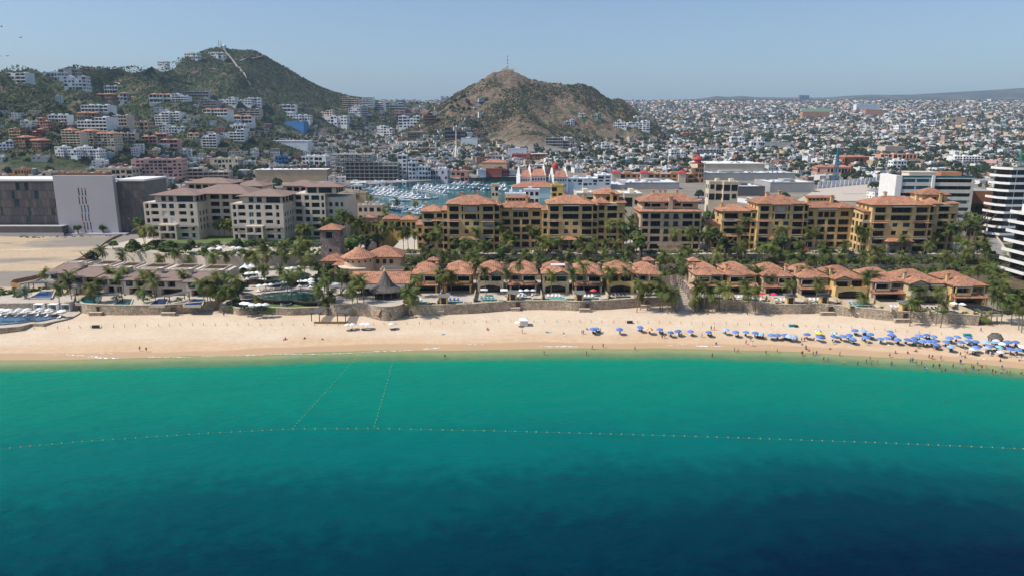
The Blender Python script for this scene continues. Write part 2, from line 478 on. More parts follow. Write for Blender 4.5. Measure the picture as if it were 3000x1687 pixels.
def stone_mat(name, c1, c2, cj, scale=1.6):
    m = bpy.data.materials.new(name); m.use_nodes = True
    nt = m.node_tree; b = nt.nodes['Principled BSDF']; b.inputs['Roughness'].default_value = .9
    N = nt.nodes.new; L = nt.links.new
    geo = N('ShaderNodeNewGeometry')
    vo = N('ShaderNodeTexVoronoi'); vo.inputs['Scale'].default_value = scale; L(geo.outputs['Position'], vo.inputs['Vector'])
    ve = N('ShaderNodeTexVoronoi'); ve.feature = 'DISTANCE_TO_EDGE'; ve.inputs['Scale'].default_value = scale; L(geo.outputs['Position'], ve.inputs['Vector'])
    sp = N('ShaderNodeSeparateColor'); L(vo.outputs['Color'], sp.inputs[0])
    mx = N('ShaderNodeMix'); mx.data_type = 'RGBA'; mx.inputs[6].default_value = (*c1, 1); mx.inputs[7].default_value = (*c2, 1)
    L(sp.outputs[0], mx.inputs['Factor'])
    mr = N('ShaderNodeMapRange'); mr.inputs[1].default_value = .02; mr.inputs[2].default_value = .09
    L(ve.outputs['Distance'], mr.inputs[0])
    m2 = N('ShaderNodeMix'); m2.data_type = 'RGBA'; m2.inputs[6].default_value = (*cj, 1)
    L(mx.outputs[2], m2.inputs[7]); L(mr.outputs[0], m2.inputs['Factor'])
    no = N('ShaderNodeTexNoise'); no.inputs['Scale'].default_value = .25; no.inputs['Detail'].default_value = 4; L(geo.outputs['Position'], no.inputs['Vector'])
    r2 = N('ShaderNodeMapRange'); r2.inputs[1].default_value = .3; r2.inputs[2].default_value = .7; r2.inputs[3].default_value = .8; r2.inputs[4].default_value = 1.15
    L(no.outputs['Fac'], r2.inputs[0])
    sc_ = N('ShaderNodeVectorMath'); sc_.operation = 'SCALE'; L(m2.outputs[2], sc_.inputs[0]); L(r2.outputs[0], sc_.inputs['Scale'])
    L(sc_.outputs[0], b.inputs['Base Color'])
    bp = N('ShaderNodeBump'); bp.inputs['Distance'].default_value = .12; bp.inputs['Strength'].default_value = 1
    L(mr.outputs[0], bp.inputs['Height']); L(bp.outputs[0], b.inputs['Normal'])
    M[name] = m
    return m

def leaf_mat(name, c1, c2, rnd=.25):
    m = mat(name, c1, .6, 0, .25, spec=.25, col2=c2, objrand=rnd)
    nt = m.node_tree; b = nt.nodes['Principled BSDF']; N = nt.nodes.new; L = nt.links.new
    tr = N('ShaderNodeBsdfTranslucent'); mx = N('ShaderNodeMixShader'); mx.inputs[0].default_value = .38
    src = b.inputs['Base Color'].links[0].from_socket
    L(src, tr.inputs[0]); out = nt.nodes['Material Output']
    L(b.outputs[0], mx.inputs[1]); L(tr.outputs[0], mx.inputs[2]); L(mx.outputs[0], out.inputs[0])
    return m

mat('stucco_yellow', (.62, .425, .195), .9, .14, .25, .01, 8)
mat('stucco_gold', (.64, .435, .18), .9, .14, .25, .01, 8)
mat('stucco_cream', (.50, .40, .25), .9, .10, .3, .01, 8)
mat('stucco_beige', (.62, .53, .43), .9, .08, .3, .01, 8)
mat('stucco_tan', (.58, .42, .275), .9, .1, .3, .01, 8)
mat('stucco_white', (.74, .72, .69), .85, .06, .3, .005, 8)
mat('stucco_pale', (.58, .56, .51), .85, .06, .3, .005, 8)
mat('stucco_pink', (.5, .29, .24), .9, .1, .3, .01, 8)
mat('stucco_terracotta', (.42, .18, .09), .9, .12, .3, .01, 8)
mat('concrete', (.33, .32, .30), .9, .14, .25, .01, 5)
mat('concrete_dark', (.16, .16, .155), .9, .14, .25, .01, 5)
mat('trim', (.55, .46, .34), .85, .08, .4)
mat('eave_wood', (.13, .075, .045), .8, .2, 1.5)
mat('dark_wood', (.075, .05, .038), .8, .25, 2.0)
mat('pergola_slat', (.17, .16, .15), .85, .2, 2.0)
mat('brown_roof', (.25, .175, .145), .9, .10, .5, .02, 6)
mat('canvas_white', (.82, .81, .79), .8, .03, 1)
mat('cushion_white', (.78, .77, .75), .85, .04, 2)
mat('metal_grey', (.3, .3, .3), .5, .1, 1, metal=.6)
mat('paving', (.50, .43, .35), .9, .12, .5, .01, 4)
mat('lawn', (.10, .16, .035), .9, .25, .8, .04, 10)
mat('soil', (.12, .085, .05), .95, .3, .5, .05, 4)
mat('asphalt_pale', (.25, .235, .22), .9, .12, .4, .01, 6)
mat('rock', (.26, .235, .20), .95, .25, .8, .08, 3)
mat('glass_blue', (.02, .045, .06), .06, .4, .12, spec=.6)
mat('glass_dark', (.008, .011, .014), .12, .5, .12, spec=.4)
mat('glass_teal', (.03, .13, .16), .08, .3, .2, spec=.6)
mat('frame_dark', (.035, .028, .024), .6, .1, 1)
mat('frame_white', (.7, .69, .67), .6, .05, 1)
mat('panel_grey', (.085, .078, .078), .75, .1, .15)
mat('panel_taupe', (.12, .105, .10), .75, .1, .15)
mat('wall_lilac', (.43, .41, .43), .85, .03, .1)
mat('thatch', (.13, .115, .10), .95, .3, 2.5, .12, 5)
mat('pool_blue', (.010, .055, .165), .03, .15, .2, .015, .9, spec=.5)
mat('pool_slate', (.03, .085, .14), .04, .15, .2, .015, .9, spec=.5)
mat('pool_teal', (.008, .11, .12), .03, .15, .2, .015, .9, spec=.5)
mat('pool_aqua', (.07, .42, .42), .03, .1, .2, .015, .9, spec=.5)
mat('pool_dark', (.012, .055, .055), .03, .15, .2, .015, .9, spec=.5)
mat('marina_water', (.010, .105, .10), .12, .12, .02, .05, .5, spec=.15)
mat('pool_edge', (.085, .06, .05), .5, .2, 1)
mat('gravel_roof', (.42, .35, .24), .95, .25, 1.5, .05, 5)
mat('red_paint', (.42, .05, .04), .7, .1, 1)
mat('pool_tile_red', (.16, .06, .04), .6, .2, 1)
tile_mat('tile', (.21, .115, .09), (.49, .24, .14), (.38, .18, .11))
tile_mat('tile_far', (.30, .14, .10), (.46, .22, .14), (.40, .18, .11), .5)
stone_mat('stone', (.37, .29, .21), (.62, .50, .37), (.27, .21, .155), 1.35)
stone_mat('stone_tower', (.25, .19, .165), (.45, .36, .31), (.16, .125, .11), 1.1)
leaf_mat('palm_leaf', (.065, .105, .024), (.22, .225, .06), .42)
leaf_mat('tree_leaf', (.036, .076, .018), (.11, .16, .034), .4)
leaf_mat('shrub_leaf', (.045, .082, .020), (.16, .195, .046), .3)
leaf_mat('town_leaf', (.030, .052, .022), (.075, .098, .040), .2)
leaf_mat('agave_leaf', (.12, .18, .14), (.22, .28, .22), .15)
mat('palm_trunk', (.20, .155, .11), .95, .25, 2.0, .03, 6)
mat('tree_trunk', (.10, .075, .055), .95, .25, 2.0)
mat('house_paint', (.93, .93, .93), .9, .08, .12, attr=True)
mat('boat_white', (.8, .8, .8), .35, .04, .6)
mat('boat_blue', (.05, .12, .24), .35, .1, .6)
mat('boat_window', (.015, .02, .03), .1, .2, 1)
# ================================================================ GROUND, SEA, SKY AIR
def ground_mat():
 m=bpy.data.materials.new('ground');m.use_nodes=True
 nt=m.node_tree;b=nt.nodes['Principled BSDF'];b.inputs['Roughness'].default_value=.95;b.inputs['Specular IOR Level'].default_value=.15
 N=nt.nodes.new;L=nt.links.new
 geo=N('ShaderNodeNewGeometry');P=geo.outputs['Position']
 def noise(s,d=4,vec=P,rough=.5):
  n=N('ShaderNodeTexNoise');n.inputs['Scale'].default_value=s;n.inputs['Detail'].default_value=d;n.inputs['Roughness'].default_value=rough
  L(vec,n.inputs['Vector']);return n.outputs['Fac']
 def rng(x,a,bb,c=0,d=1):
  r=N('ShaderNodeMapRange');r.inputs[1].default_value=a;r.inputs[2].default_value=bb;r.inputs[3].default_value=c;r.inputs[4].default_value=d
  L(x,r.inputs[0]);return r.outputs[0]
 def mixc(f,a,c):
  x=N('ShaderNodeMix');x.data_type='RGBA'
  if isinstance(f,float):x.inputs['Factor'].default_value=f
  else :L(f,x.inputs['Factor'])
  for i,q in((6,a),(7,c)):
   if isinstance(q,tuple):x.inputs[i].default_value=(*q,1)
   else :L(q,x.inputs[i])
  return x.outputs[2]
 def attr(n):
  a=N('ShaderNodeAttribute');a.attribute_name=n;return a.outputs['Fac']
 def math_(op,a,c):
  x=N('ShaderNodeMath');x.operation=op
  for i,q in((0,a),(1,c)):
   if isinstance(q,(int,float)):x.inputs[i].default_value=q
   else :L(q,x.inputs[i])
  return x.outputs[0]
 st=N('ShaderNodeMapping');st.inputs['Scale'].default_value=(.25,1,1);L(P,st.inputs[0])
 dry=mixc(rng(noise(.10,5),.35,.68),(.62,.48,.34),(.68,.55,.405))
 dry=mixc(rng(noise(1.1,3),.45,.75,0,.5),dry,(.47,.35,.25))
 damp=mixc(rng(noise(.5,4),.35,.7),(.56,.385,.235),(.62,.45,.30))
 edge=math_('ADD',attr('shore'),rng(noise(.13,4,st.outputs[0]),.25,.75,-3.0,3.0))
 sand=mixc(rng(edge,9,15),damp,dry)
 ln=rng(noise(.9,5,st.outputs[0],.7),.55,.75)
 band=math_('MULTIPLY',ln,math_('MULTIPLY',rng(edge,9,11),rng(edge,16,13)))
 sand=mixc(math_('MULTIPLY',band,.65),sand,(.40,.27,.15))
 wetedge=math_('ADD',attr('shore'),rng(noise(.06,4,st.outputs[0]),.25,.75,-2.2,2.2))
 wet=math_('MULTIPLY',rng(wetedge,4.9,3.6),rng(attr('shore'),-3.5,-.5))
 sand=mixc(wet,sand,(.50,.335,.195))
 sand=mixc(rng(attr('shore'),-1.5,-6),sand,(.42,.35,.22))
 dirt=mixc(rng(noise(.05,5),.35,.65),(.20,.17,.125),(.30,.255,.19))
 dirt=mixc(rng(noise(.012,4),.45,.6),dirt,(.23,.215,.195))
 rockc=mixc(rng(noise(.045,6,P,.65),.35,.65),(.20,.145,.10),(.33,.245,.17))
 rockc=mixc(rng(noise(.16,5,P,.7),.36,.56),(.115,.08,.055),rockc)
 scrub=mixc(rng(noise(.09,5),.35,.7),(.052,.076,.034),(.115,.132,.062))
 scrub2=mixc(rng(noise(.03,6,P,.65),.36,.48),rockc,scrub)
 scrubc=mixc(rng(noise(.035,6,P,.65),.52,.62),rockc,scrub)
 hillc=mixc(attr('centre'),scrub2,scrubc)
 far=mixc(rng(noise(.003,5),.4,.65),(.06,.065,.04),(.15,.13,.09))
 land=mixc(attr('hill'),dirt,hillc)
 land=mixc(attr('far'),land,far)
 lot=mixc(rng(noise(.030,6,st.outputs[0],.6),.44,.54),(.50,.385,.255),(.26,.23,.195))
 lot=mixc(rng(noise(.5,4),.55,.75,0,.6),lot,(.30,.22,.14))
 land=mixc(attr('lot'),land,lot)
 c=mixc(attr('sand'),land,sand)
 L(c,b.inputs['Base Color'])
 r=N('ShaderNodeMix');r.data_type='FLOAT';r.inputs[2].default_value=.95;r.inputs[3].default_value=.32
 wm=math_('MULTIPLY',wet,attr('sand'));L(wm,r.inputs[0]);L(r.outputs[0],b.inputs['Roughness'])
 bp=N('ShaderNodeBump');bp.inputs['Distance'].default_value=.10;bp.inputs['Strength'].default_value=.7
 bn=math_('MULTIPLY',noise(1.6,4),math_('SUBTRACT',1.0,wet));L(bn,bp.inputs['Height'])
 bp2=N('ShaderNodeBump');bp2 .inputs['Distance'].default_value=13.0;bp2 .inputs['Strength'].default_value=1
 hb=math_('MULTIPLY',noise(.085,6,P,.7),attr('hill'));L(hb,bp2 .inputs['Height']);L(bp.outputs[0],bp2 .inputs['Normal'])
 L(bp2 .outputs[0],b.inputs['Normal'])
 M['ground']=m
ground_mat()
xs=np.concatenate([-np.geomspace(14000,1500,40),np.arange(-1460,-300,13.0),np.arange(-300,300,2.6),np.arange(300,1200,15.0),np.geomspace(1200,14000,45)])
ys=np.concatenate([np.linspace(-900,120,18),np.arange(140,205,8.0),np.arange(206,305,1.5),np.arange(305,520,6.0),np.arange(520,960,12.0),np.arange(960,2300,9.0),np.arange(2300,4800,40.0),np.geomspace(4800,20000,90)])
xs=np.unique(xs);ys=np.unique(ys)
GX,GY=np.meshgrid(xs,ys)
GZ=ground(GX,GY)
nx,ny=len(xs),len(ys)
idx=np.arange(nx*ny).reshape(ny,nx)
quads=np.stack([idx[:-1,:-1],idx[:-1,1:],idx[1:,1:],idx[1:,:-1]],-1).reshape(-1,4)
def grid_mesh(name,X,Y,Z,quads,mats,attrs):
 me=bpy.data.meshes.new(name)
 co=np.stack([X.ravel(),Y.ravel(),Z.ravel()],-1).astype(np.float32)
 me.vertices.add(len(co));me.vertices.foreach_set('co',co.ravel())
 me.loops.add(quads.size);me.loops.foreach_set('vertex_index',quads.ravel().astype(np.int32))
 me.polygons.add(len(quads));me.polygons.foreach_set('loop_start',np.arange(0,quads.size,4,dtype=np.int32))
 me.polygons.foreach_set('use_smooth',np.ones(len(quads),bool))
 for k,a in attrs.items():
  t=me.attributes.new(k,'FLOAT','POINT');t.data.foreach_set('value',a.ravel().astype(np.float32))
 for x in mats:me.materials.append(x)
 me.update();me.validate()
 return me
S_=sdist(GX,GY)
basez=np.interp(GY,TY,TZ)
hillm=sstep(6,26,GZ-basez)*(GY>650)
lotm=((GX<-95)&(S_>20)&(GY<520))*1.0
sandm=(1-sstep(52,62,S_))*np.where((GX<-150),1-sstep(42,50,S_),1)
farm=sstep(5200,6200,GY)
cen=((GX>-330+0*GY)&(GY<2300))*1.0
gob=link('ground',grid_mesh('ground',GX,GY,GZ,quads,[M['ground']],dict(shore=S_,hill=hillm,lot=lotm,sand=sandm,far=farm,centre=cen)))
struct(gob)
def sea_mat():
 m=bpy.data.materials.new('sea');m.use_nodes=True
 nt=m.node_tree;N=nt.nodes.new;L=nt.links.new
 b=nt.nodes['Principled BSDF'];out=nt.nodes['Material Output']
 geo=N('ShaderNodeNewGeometry');P=geo.outputs['Position']
 a=N('ShaderNodeAttribute');a.attribute_name='depth'
 no=N('ShaderNodeTexNoise');no.inputs['Scale'].default_value=.018;no.inputs['Detail'].default_value=5;L(P,no.inputs['Vector'])
 n2=N('ShaderNodeTexNoise');n2 .inputs['Scale'].default_value=.22;n2 .inputs['Detail'].default_value=4;L(P,n2 .inputs['Vector'])
 r1=N('ShaderNodeMapRange');r1 .inputs[1].default_value=.3;r1 .inputs[2].default_value=.7;r1 .inputs[3].default_value=.94;r1 .inputs[4].default_value=1.06;L(no.outputs['Fac'],r1 .inputs[0])
 r2=N('ShaderNodeMapRange');r2 .inputs[1].default_value=.3;r2 .inputs[2].default_value=.7;r2 .inputs[3].default_value=.82;r2 .inputs[4].default_value=1.22;L(n2 .outputs['Fac'],r2 .inputs[0])
 mu=N('ShaderNodeMath');mu.operation='MULTIPLY';L(a.outputs['Fac'],mu.inputs[0]);L(r1 .outputs[0],mu.inputs[1])
 mv=N('ShaderNodeMath');mv.operation='MULTIPLY';L(mu.outputs[0],mv.inputs[0]);L(r2 .outputs[0],mv.inputs[1])
 dn=N('ShaderNodeMath');dn.operation='DIVIDE';L(mu.outputs[0],dn.inputs[0]);dn.inputs[1].default_value=34
 ra=N('ShaderNodeValToRGB');cr=ra.color_ramp;cr.interpolation='EASE'
 stops=SEA_STOPS
 cr.elements[0].position=stops[0][0];cr.elements[0].color=(*stops[0][1],1)
 cr.elements[1].position=stops[-1][0];cr.elements[1].color=(*stops[-1][1],1)
 for p,c in stops[1:-1]:
  e=cr.elements.new(p);e.color=(*c,1)
 r3=N('ShaderNodeMapRange');r3 .inputs[1].default_value=.3;r3 .inputs[2].default_value=.7;r3 .inputs[3].default_value=.95;r3 .inputs[4].default_value=1.05;L(n2 .outputs['Fac'],r3 .inputs[0])
 d3=N('ShaderNodeMath');d3 .operation='MULTIPLY';L(dn.outputs[0],d3 .inputs[0]);L(r3 .outputs[0],d3 .inputs[1]);L(d3 .outputs[0],ra.inputs[0])
 mp=N('ShaderNodeMapping');mp.inputs['Rotation'].default_value=(0,0,rad(24));mp.inputs['Scale'].default_value=(.45,1,1);L(P,mp.inputs[0])
 w1=N('ShaderNodeTexNoise');w1 .inputs['Scale'].default_value=.9;w1 .inputs['Detail'].default_value=6;w1 .inputs['Roughness'].default_value=.6;L(mp.outputs[0],w1 .inputs['Vector'])
 w2=N('ShaderNodeTexNoise');w2 .inputs['Scale'].default_value=.16;w2 .inputs['Detail'].default_value=3;L(mp.outputs[0],w2 .inputs['Vector'])
 b1=N('ShaderNodeBump');b1 .inputs['Distance'].default_value=.6;L(w1 .outputs['Fac'],b1 .inputs['Height'])
 b2=N('ShaderNodeBump');b2 .inputs['Distance'].default_value=1.1;L(w2 .outputs['Fac'],b2 .inputs['Height']);L(b1 .outputs[0],b2 .inputs['Normal'])
 b.inputs['Roughness'].default_value=.12;b.inputs['IOR'].default_value=1.33;b.inputs['Specular IOR Level'].default_value=.005
 L(ra.outputs[0],b.inputs['Base Color']);L(b2 .outputs[0],b.inputs['Normal'])
 tr=N('ShaderNodeBsdfTransparent');tr.inputs[0].default_value=(.78,.92,.82,1)
 ex=N('ShaderNodeMapRange');ex.inputs[1].default_value=0.0;ex.inputs[2].default_value=2.3;ex.interpolation_type='SMOOTHSTEP';L(mv.outputs[0],ex.inputs[0])
 po=N('ShaderNodeMath');po.operation='POWER';po.inputs[1].default_value=.55;L(ex.outputs[0],po.inputs[0])
 mx=N('ShaderNodeMixShader');L(po.outputs[0],mx.inputs[0]);L(tr.outputs[0],mx.inputs[1]);L(b.outputs[0],mx.inputs[2])
 L(mx.outputs[0],out.inputs[0])
 M['sea']=m
SEA_STOPS=[(0.0,(.03,.21,.115)),(.06,(0,.225,.138)),(.14,(0,.186,.136)),(.235,(0,.125,.118)),(.32,(0,.062,.076)),(.39,(0,.032,.052)),(.52,(0,.012,.034)),(.75,(0,.005,.020))]
sea_mat()
wx=np.unique(np.concatenate([-np.geomspace(14000,420,40),np.arange(-420,420,5.0),np.geomspace(420,14000,40)]))
wy=np.unique(np.concatenate([np.linspace(-900,0,20),np.arange(0,190,7.0),np.arange(190,262,1.6)]))
WX,WY=np.meshgrid(wx,wy)
WD=np.maximum(0,-ground(WX,WY))
wi=np.arange(WX.size).reshape(WX.shape)
wq=np.stack([wi[:-1,:-1],wi[:-1,1:],wi[1:,1:],wi[1:,:-1]],-1).reshape(-1,4)
sea=link('sea',grid_mesh('sea',WX,WY,WX*0+.02,wq,[M['sea']],dict(depth=WD)))
struct(sea)
def foam():
 m=bpy.data.materials.new('foam');m.use_nodes=True
 nt=m.node_tree;N=nt.nodes.new;L=nt.links.new;b=nt.nodes['Principled BSDF'];out=nt.nodes['Material Output']
 b.inputs['Base Color'].default_value=(.85,.85,.83,1);b.inputs['Roughness'].default_value=.8
 g=N('ShaderNodeNewGeometry');no=N('ShaderNodeTexNoise');no.inputs['Scale'].default_value=.9;no.inputs['Detail'].default_value=5;L(g.outputs['Position'],no.inputs['Vector'])
 mr=N('ShaderNodeMapRange');mr.inputs[1].default_value=.42;mr.inputs[2].default_value=.56;L(no.outputs['Fac'],mr.inputs[0])
 t=N('ShaderNodeBsdfTransparent');mx=N('ShaderNodeMixShader');L(mr.outputs[0],mx.inputs[0]);L(t.outputs[0],mx.inputs[1]);L(b.outputs[0],mx.inputs[2]);L(mx.outputs[0],out.inputs[0])
 mb=MB()
 for(u0,v0,u1,v1,w) in[(145,1043,210,1044,.5),(210,1043,300,1046,.6),(270,1047,337,1049,1.2),(290,1039,340,1040,.4),(445,1045,490,1045,.6),(510,1045,552,1046,.7),(602,1044,634,1043,.9),(680,1042,770,1038,.7),(800,1036,950,1037,.8),(970,1036,1025,1033,.8),(1055,1031,1200,1025,1.0),(1245,1023,1280,1020,.8),(1372,1014,1405,1013,.5),(1590,1016,1690,1016,.7),(1960,1014,2005,1012,.5),(2040,1015,2110,1017,.8),(2235,1019,2275,1020,.4),(2860,1056,2885,1057,.6)]:
  n=26;top=[];bot=[];u0-=14;u1+=14
  for k in range(n+1):
   f=k/n
   p=at(u0+(u1-u0)*f,v0+(v1-v0)*f,.1)
   ww=w*.55*(math.sin(math.pi*f)**.5+.05)*R.uniform(.5,1.3)
   zz=max(.06,gz(p.x,p.y)+.03)
   off=R.uniform(-.25,.25)
   bot.append((p.x,p.y-ww*.6+off,max(.05,gz(p.x,p.y-ww*.6+off)+.03)));top.append((p.x,p.y+ww*.6+off,max(.05,gz(p.x,p.y+ww*.6+off)+.03)))
  for k in range(n):
   mb.face([bot[k],bot[k+1],top[k+1],top[k]])
 o=mb.build('foam',m);stuff(o,'thin broken lines of white foam along the water edge','foam')
foam()
def haze():
 m=bpy.data.materials.new('haze_air');m.use_nodes=True
 nt=m.node_tree;nt.nodes.remove(nt.nodes['Principled BSDF'])
 v=nt.nodes.new('ShaderNodeVolumePrincipled')
 v.inputs['Color'].default_value=(.52,.72,.95,1);v.inputs['Density'].default_value=HAZE_DENS;v.inputs['Anisotropy'].default_value=0
 nt.links.new(v.outputs[0],nt.nodes['Material Output'].inputs['Volume'])
 mb=MB();mb.box(-14500,14500,-950,20500,-48,760)
 o=mb.build('haze',m);o['kind']='stuff';o['label']='thin pale blue haze in the distance';o['category']='haze'
HAZE_DENS=6.2e-5
# ================================================================ RESORT GROUND AND WALLS
ZT=8.6
ZS=5.0
def px_line(pts,z):
 return[tuple(at(u,v,z)[:2]) for u,v in pts]
def cut_slab(name,poly,z0,z1,mside,mtop):
 mb=MB();mb.prism(poly,z0,z1,0,1)
 return struct(mb.build(name,[mside,mtop]))
def smooth_line(pts,n=5):
 out=[]
 for i in range(len(pts)-1):
  p0=pts[max(i-1,0)];p1=pts[i];p2=pts[i+1];p3=pts[min(i+2,len(pts)-1)]
  for k in range(n):
   t=k/n
   out.append(tuple(.5*(2*b+(c-a)*t+(2*a-5*b+4*c-d)*t*t+(3*b-a-3*c+d)*t**3) for a,b,c,d in zip(p0,p1,p2,p3)))
 out.append(tuple(pts[-1]))
 return out
def wall_run(name,label,line,z0,z1,th=.7,m='stone',cap=True,cat='wall'):
 """free-standing curved wall, with a lighter coping part"""
 L=[Vector((p[0],p[1])) for p in line]
 nrm=[]
 for i in range(len(L)):
  t=(L[min(i+1,len(L)-1)]-L[max(i-1,0)]).normalized()
  nrm.append(Vector((-t.y,t.x)))
 t_=thing(name,label,cat,(L[0].x,L[0].y,z0))
 o=t_.location
 def ribbon(a,b,za,zb,mm,nm):
  mb=MB()
  A=[(p+n*a) for p,n in zip(L,nrm)];B=[(p+n*b) for p,n in zip(L,nrm)]
  q=lambda p,z:(p.x-o.x,p.y-o.y,z-o.z)
  zf=za if callable(za) else(lambda i:za)
  zg=zb if callable(zb) else(lambda i:zb)
  for i in range(len(L)-1):
   mb.face([q(A[i],zf(i)),q(A[i+1],zf(i+1)),q(A[i+1],zg(i+1)),q(A[i],zg(i))])
   mb.face([q(B[i+1],zf(i+1)),q(B[i],zf(i)),q(B[i],zg(i)),q(B[i+1],zg(i+1))])
   mb.face([q(A[i],zg(i)),q(A[i+1],zg(i+1)),q(B[i+1],zg(i+1)),q(B[i],zg(i))])
  for i,sgn in((0,1),(len(L)-1,-1)):
   f=[q(A[i],zf(i)),q(A[i],zg(i)),q(B[i],zg(i)),q(B[i],zf(i))]
   mb.face(f if sgn>0 else f[::-1])
  mb.build(nm,M[mm],t_)
 top=z1 if callable(z1) else(lambda i:z1)
 ribbon(0,th,z0,z1,m,'wall_face')
 if cap:
  ribbon(-.08,th+.08,(lambda i:top(i)+.002),(lambda i:top(i)+.16),'trim','coping')
 return t_
W1=smooth_line(px_line([(232,902),(240,915),(262,920),(301,922),(400,923),(500,921),(570,915),(628,909)],ZS))
W2=smooth_line(px_line([(674,915),(690,921),(712,923),(763,918),(810,921),(855,923),(919,920),(970,922)],ZS))
W3=smooth_line(px_line([(968,921),(985,924),(1034,923),(1075,925),(1098,929),(1130,932),(1165,929),(1186,921)],ZS))
W4=smooth_line(px_line([(1186,920),(1273,921),(1362,918),(1469,911),(1533,908),(1635,908),(1699,910),(1800,905),(1879,899),(1957,896)],ZS))
W5=smooth_line(px_line([(2045,898),(2080,903),(2114,908),(2197,911),(2252,917),(2335,920),(2397,917),(2493,927),(2604,938),(2769,948),(2866,953)],ZS))
wall_run('beach_wall','curved stone wall on the sand below the modern villas with blue pools',W1,ZS-1.5,ZT+.25)
wall_run('beach_wall','wavy low stone wall below the small lawn with dark loungers',W2,ZS-1.5,ZT-.9)
wall_run('beach_wall','tall rounded stone bastion wall below the thatched hut',W3,ZS-1.5,ZT+.8)
wall_run('beach_wall','long stone wall on the sand below the left row of tiled villas',W4,ZS-1.5,ZT+.12)
wall_run('beach_wall','long stone wall on the sand below the right row of tiled villas',W5,ZS-1.5,ZT+.12)
def inset(L,d):
 V=[Vector(p) for p in L];out=[]
 for i in range(len(V)):
  t=(V[min(i+1,len(V)-1)]-V[max(i-1,0)]).normalized()
  out.append((V[i].x-t.y*d,V[i].y+t.x*d))
 return out
XL=W1[0][0]
cut_slab('villa_terrace',inset(W1,.35)+[(W1[-1][0]+2,330),(W1[0][0]-2,330)],3,ZT-.05,M['stone'],M['paving'])
cut_slab('pool_terrace',[(W1[-1][0]+2.05,W2[0][1]+3)]+inset(W2,.35)+[(W2[-1][0],330),(W1[-1][0]+2.05,330)],3,ZT-1.2,M['stone'],M['paving'])
cut_slab('restaurant_terrace',inset(W3,.35)+[(W3[-1][0],330),(W3[0][0]+.05,330)],3,ZT+.5,M['stone'],M['paving'])
cut_slab('villa_terrace',inset(W4,.35)+[(W4[-1][0]-.2,320),(W4[0][0]+.4,320)],3,ZT-.05,M['stone'],M['paving'])
cut_slab('villa_terrace',inset(W5,.35)+[(W5[-1][0]+3,320),(W5[0][0]-.2,320)],3,ZT-.05,M['stone'],M['paving'])
GXL,GXR=at(1190,760,11).x,at(2880,760,11).x
cut_slab('garden_bank',[(GXL,312),(GXR,312),(GXR,331),(GXL,331)],3,10.2,M['stone'],M['soil'])
cut_slab('garden_bank',[(GXL-3,328),(GXR,328),(GXR+4,345),(GXL-3,345)],3,12.4,M['stone'],M['soil'])
cut_slab('upper_terrace',[(GXL-8,341),(GXR+2,341),(GXR+2,400),(GXL-8,400)],3,15.0,M['stone'],M['paving'])
hx0,hx1=at(425,760,15).x,at(1010,760,15).x
cut_slab('hotel_terrace',[(hx0-34,352),(hx0+8,334),(hx0+28,327),(hx1-16,331),(hx1+4,340),(hx1+4,420),(hx0-24,420)],3,16.6,M['stucco_beige'],M['paving'])
cut_slab('hotel_plinth',[(hx0-6,358),(hx1-2,358),(hx1-2,415),(hx0-6,415)],12,18.4,M['stucco_beige'],M['lawn'])
cut_slab('garden_bank',[(at(1000,760,10).x,318),(GXL-3.2,318),(GXL-8.2,372),(at(1010,745,12).x,372)],3,11.5,M['stone'],M['soil'])
for i,(u,v,w) in enumerate([(1283,918,37),(1510,908,28),(1712,911,31),(1888,900,25),(2168,905,24),(2420,921,40),(2637,941,42),(286,921,36),(498,922,40)]):
 p=at(u,v,ZS);s=w/7.6
 mb=MB();mb.box(-s/2,s/2,-1.7,-.4,-.8,1.15);mb.box(-s/2-.08,s/2+.08,-1.8,-.38,1.15,1.3,1)
 where=['below the second villa gatehouse from the left','below the middle villa gatehouse','right of the white beach umbrella pair','at the left edge of the palm grove','in the shade of the beach palms','below the first gatehouse of the right row','below the last gatehouse of the right row','left in the wall of the modern villas','right in the wall of the modern villas'][i]
 t=thing('stair_block','low stone stair block on the sand '+where,'steps',p)
 mb.build('block',[M['stone'],M['trim']],t)
 mb=MB()
 dx=s*.28 if i!=7 else s*.2
 mb.box(dx-.7,dx+.7,-.43,.18,-.5,3.1,0);mb.box(dx-.85,dx-.7,-.5,.1,-.5,3.25,1);mb.box(dx+.7,dx+.85,-.5,.1,-.5,3.25,1);mb.box(dx-.7,dx+.7,-.5,.1,3.1,3.25,1)
 mb.build('door',[M['dark_wood'],M['eave_wood']],t)
# ================================================================ SHARED PIECES
def unit_window(name,glass,frame,nm=2,bars=0):
 mb=MB();f=.05
 mb.box(0,1,-.02,.05,0,f*.7,1);mb.box(0,1,-.02,.05,1-f*.7,1,1)
 for k in range(nm+1):
  x=k/nm*(1-f)
  mb.box(x,x+f,-.02,.05,f*.7,1-f*.7,1)
 for b in range(bars):
  z=(b+1)/(bars+1);mb.box(f,1-f,-.015,.045,z-.015,z+.015,1)
 mb.face([(0,.03,0),(1,.03,0),(1,.03,1),(0,.03,1)],0)
 return mb.mesh(name,[M[glass],M[frame]])
WIN={'dark':unit_window('window_dark','glass_dark','frame_dark',3),'blue':unit_window('window_blue','glass_blue','frame_dark',2,1),'teal':unit_window('window_teal','glass_teal','frame_white',2),'strip':unit_window('window_strip','glass_dark','frame_dark',1)}
def unit_shutter():
 mb=MB()
 for k in range(9):mb.box(0,1,-.03,.02,k/9+.02,(k+1)/9-.01,0)
 return mb.mesh('roller_blind',[M['canvas_white']])
WIN['blind']=unit_shutter()
def unit_rail():
 mb=MB();mb.box(0,1,-.05,.05,.93,1.0)
 for k in range(13):mb.box(k/12-.012,k/12+.012,-.03,.03,0,.93)
 return mb.mesh('railing',[M['frame_dark']])
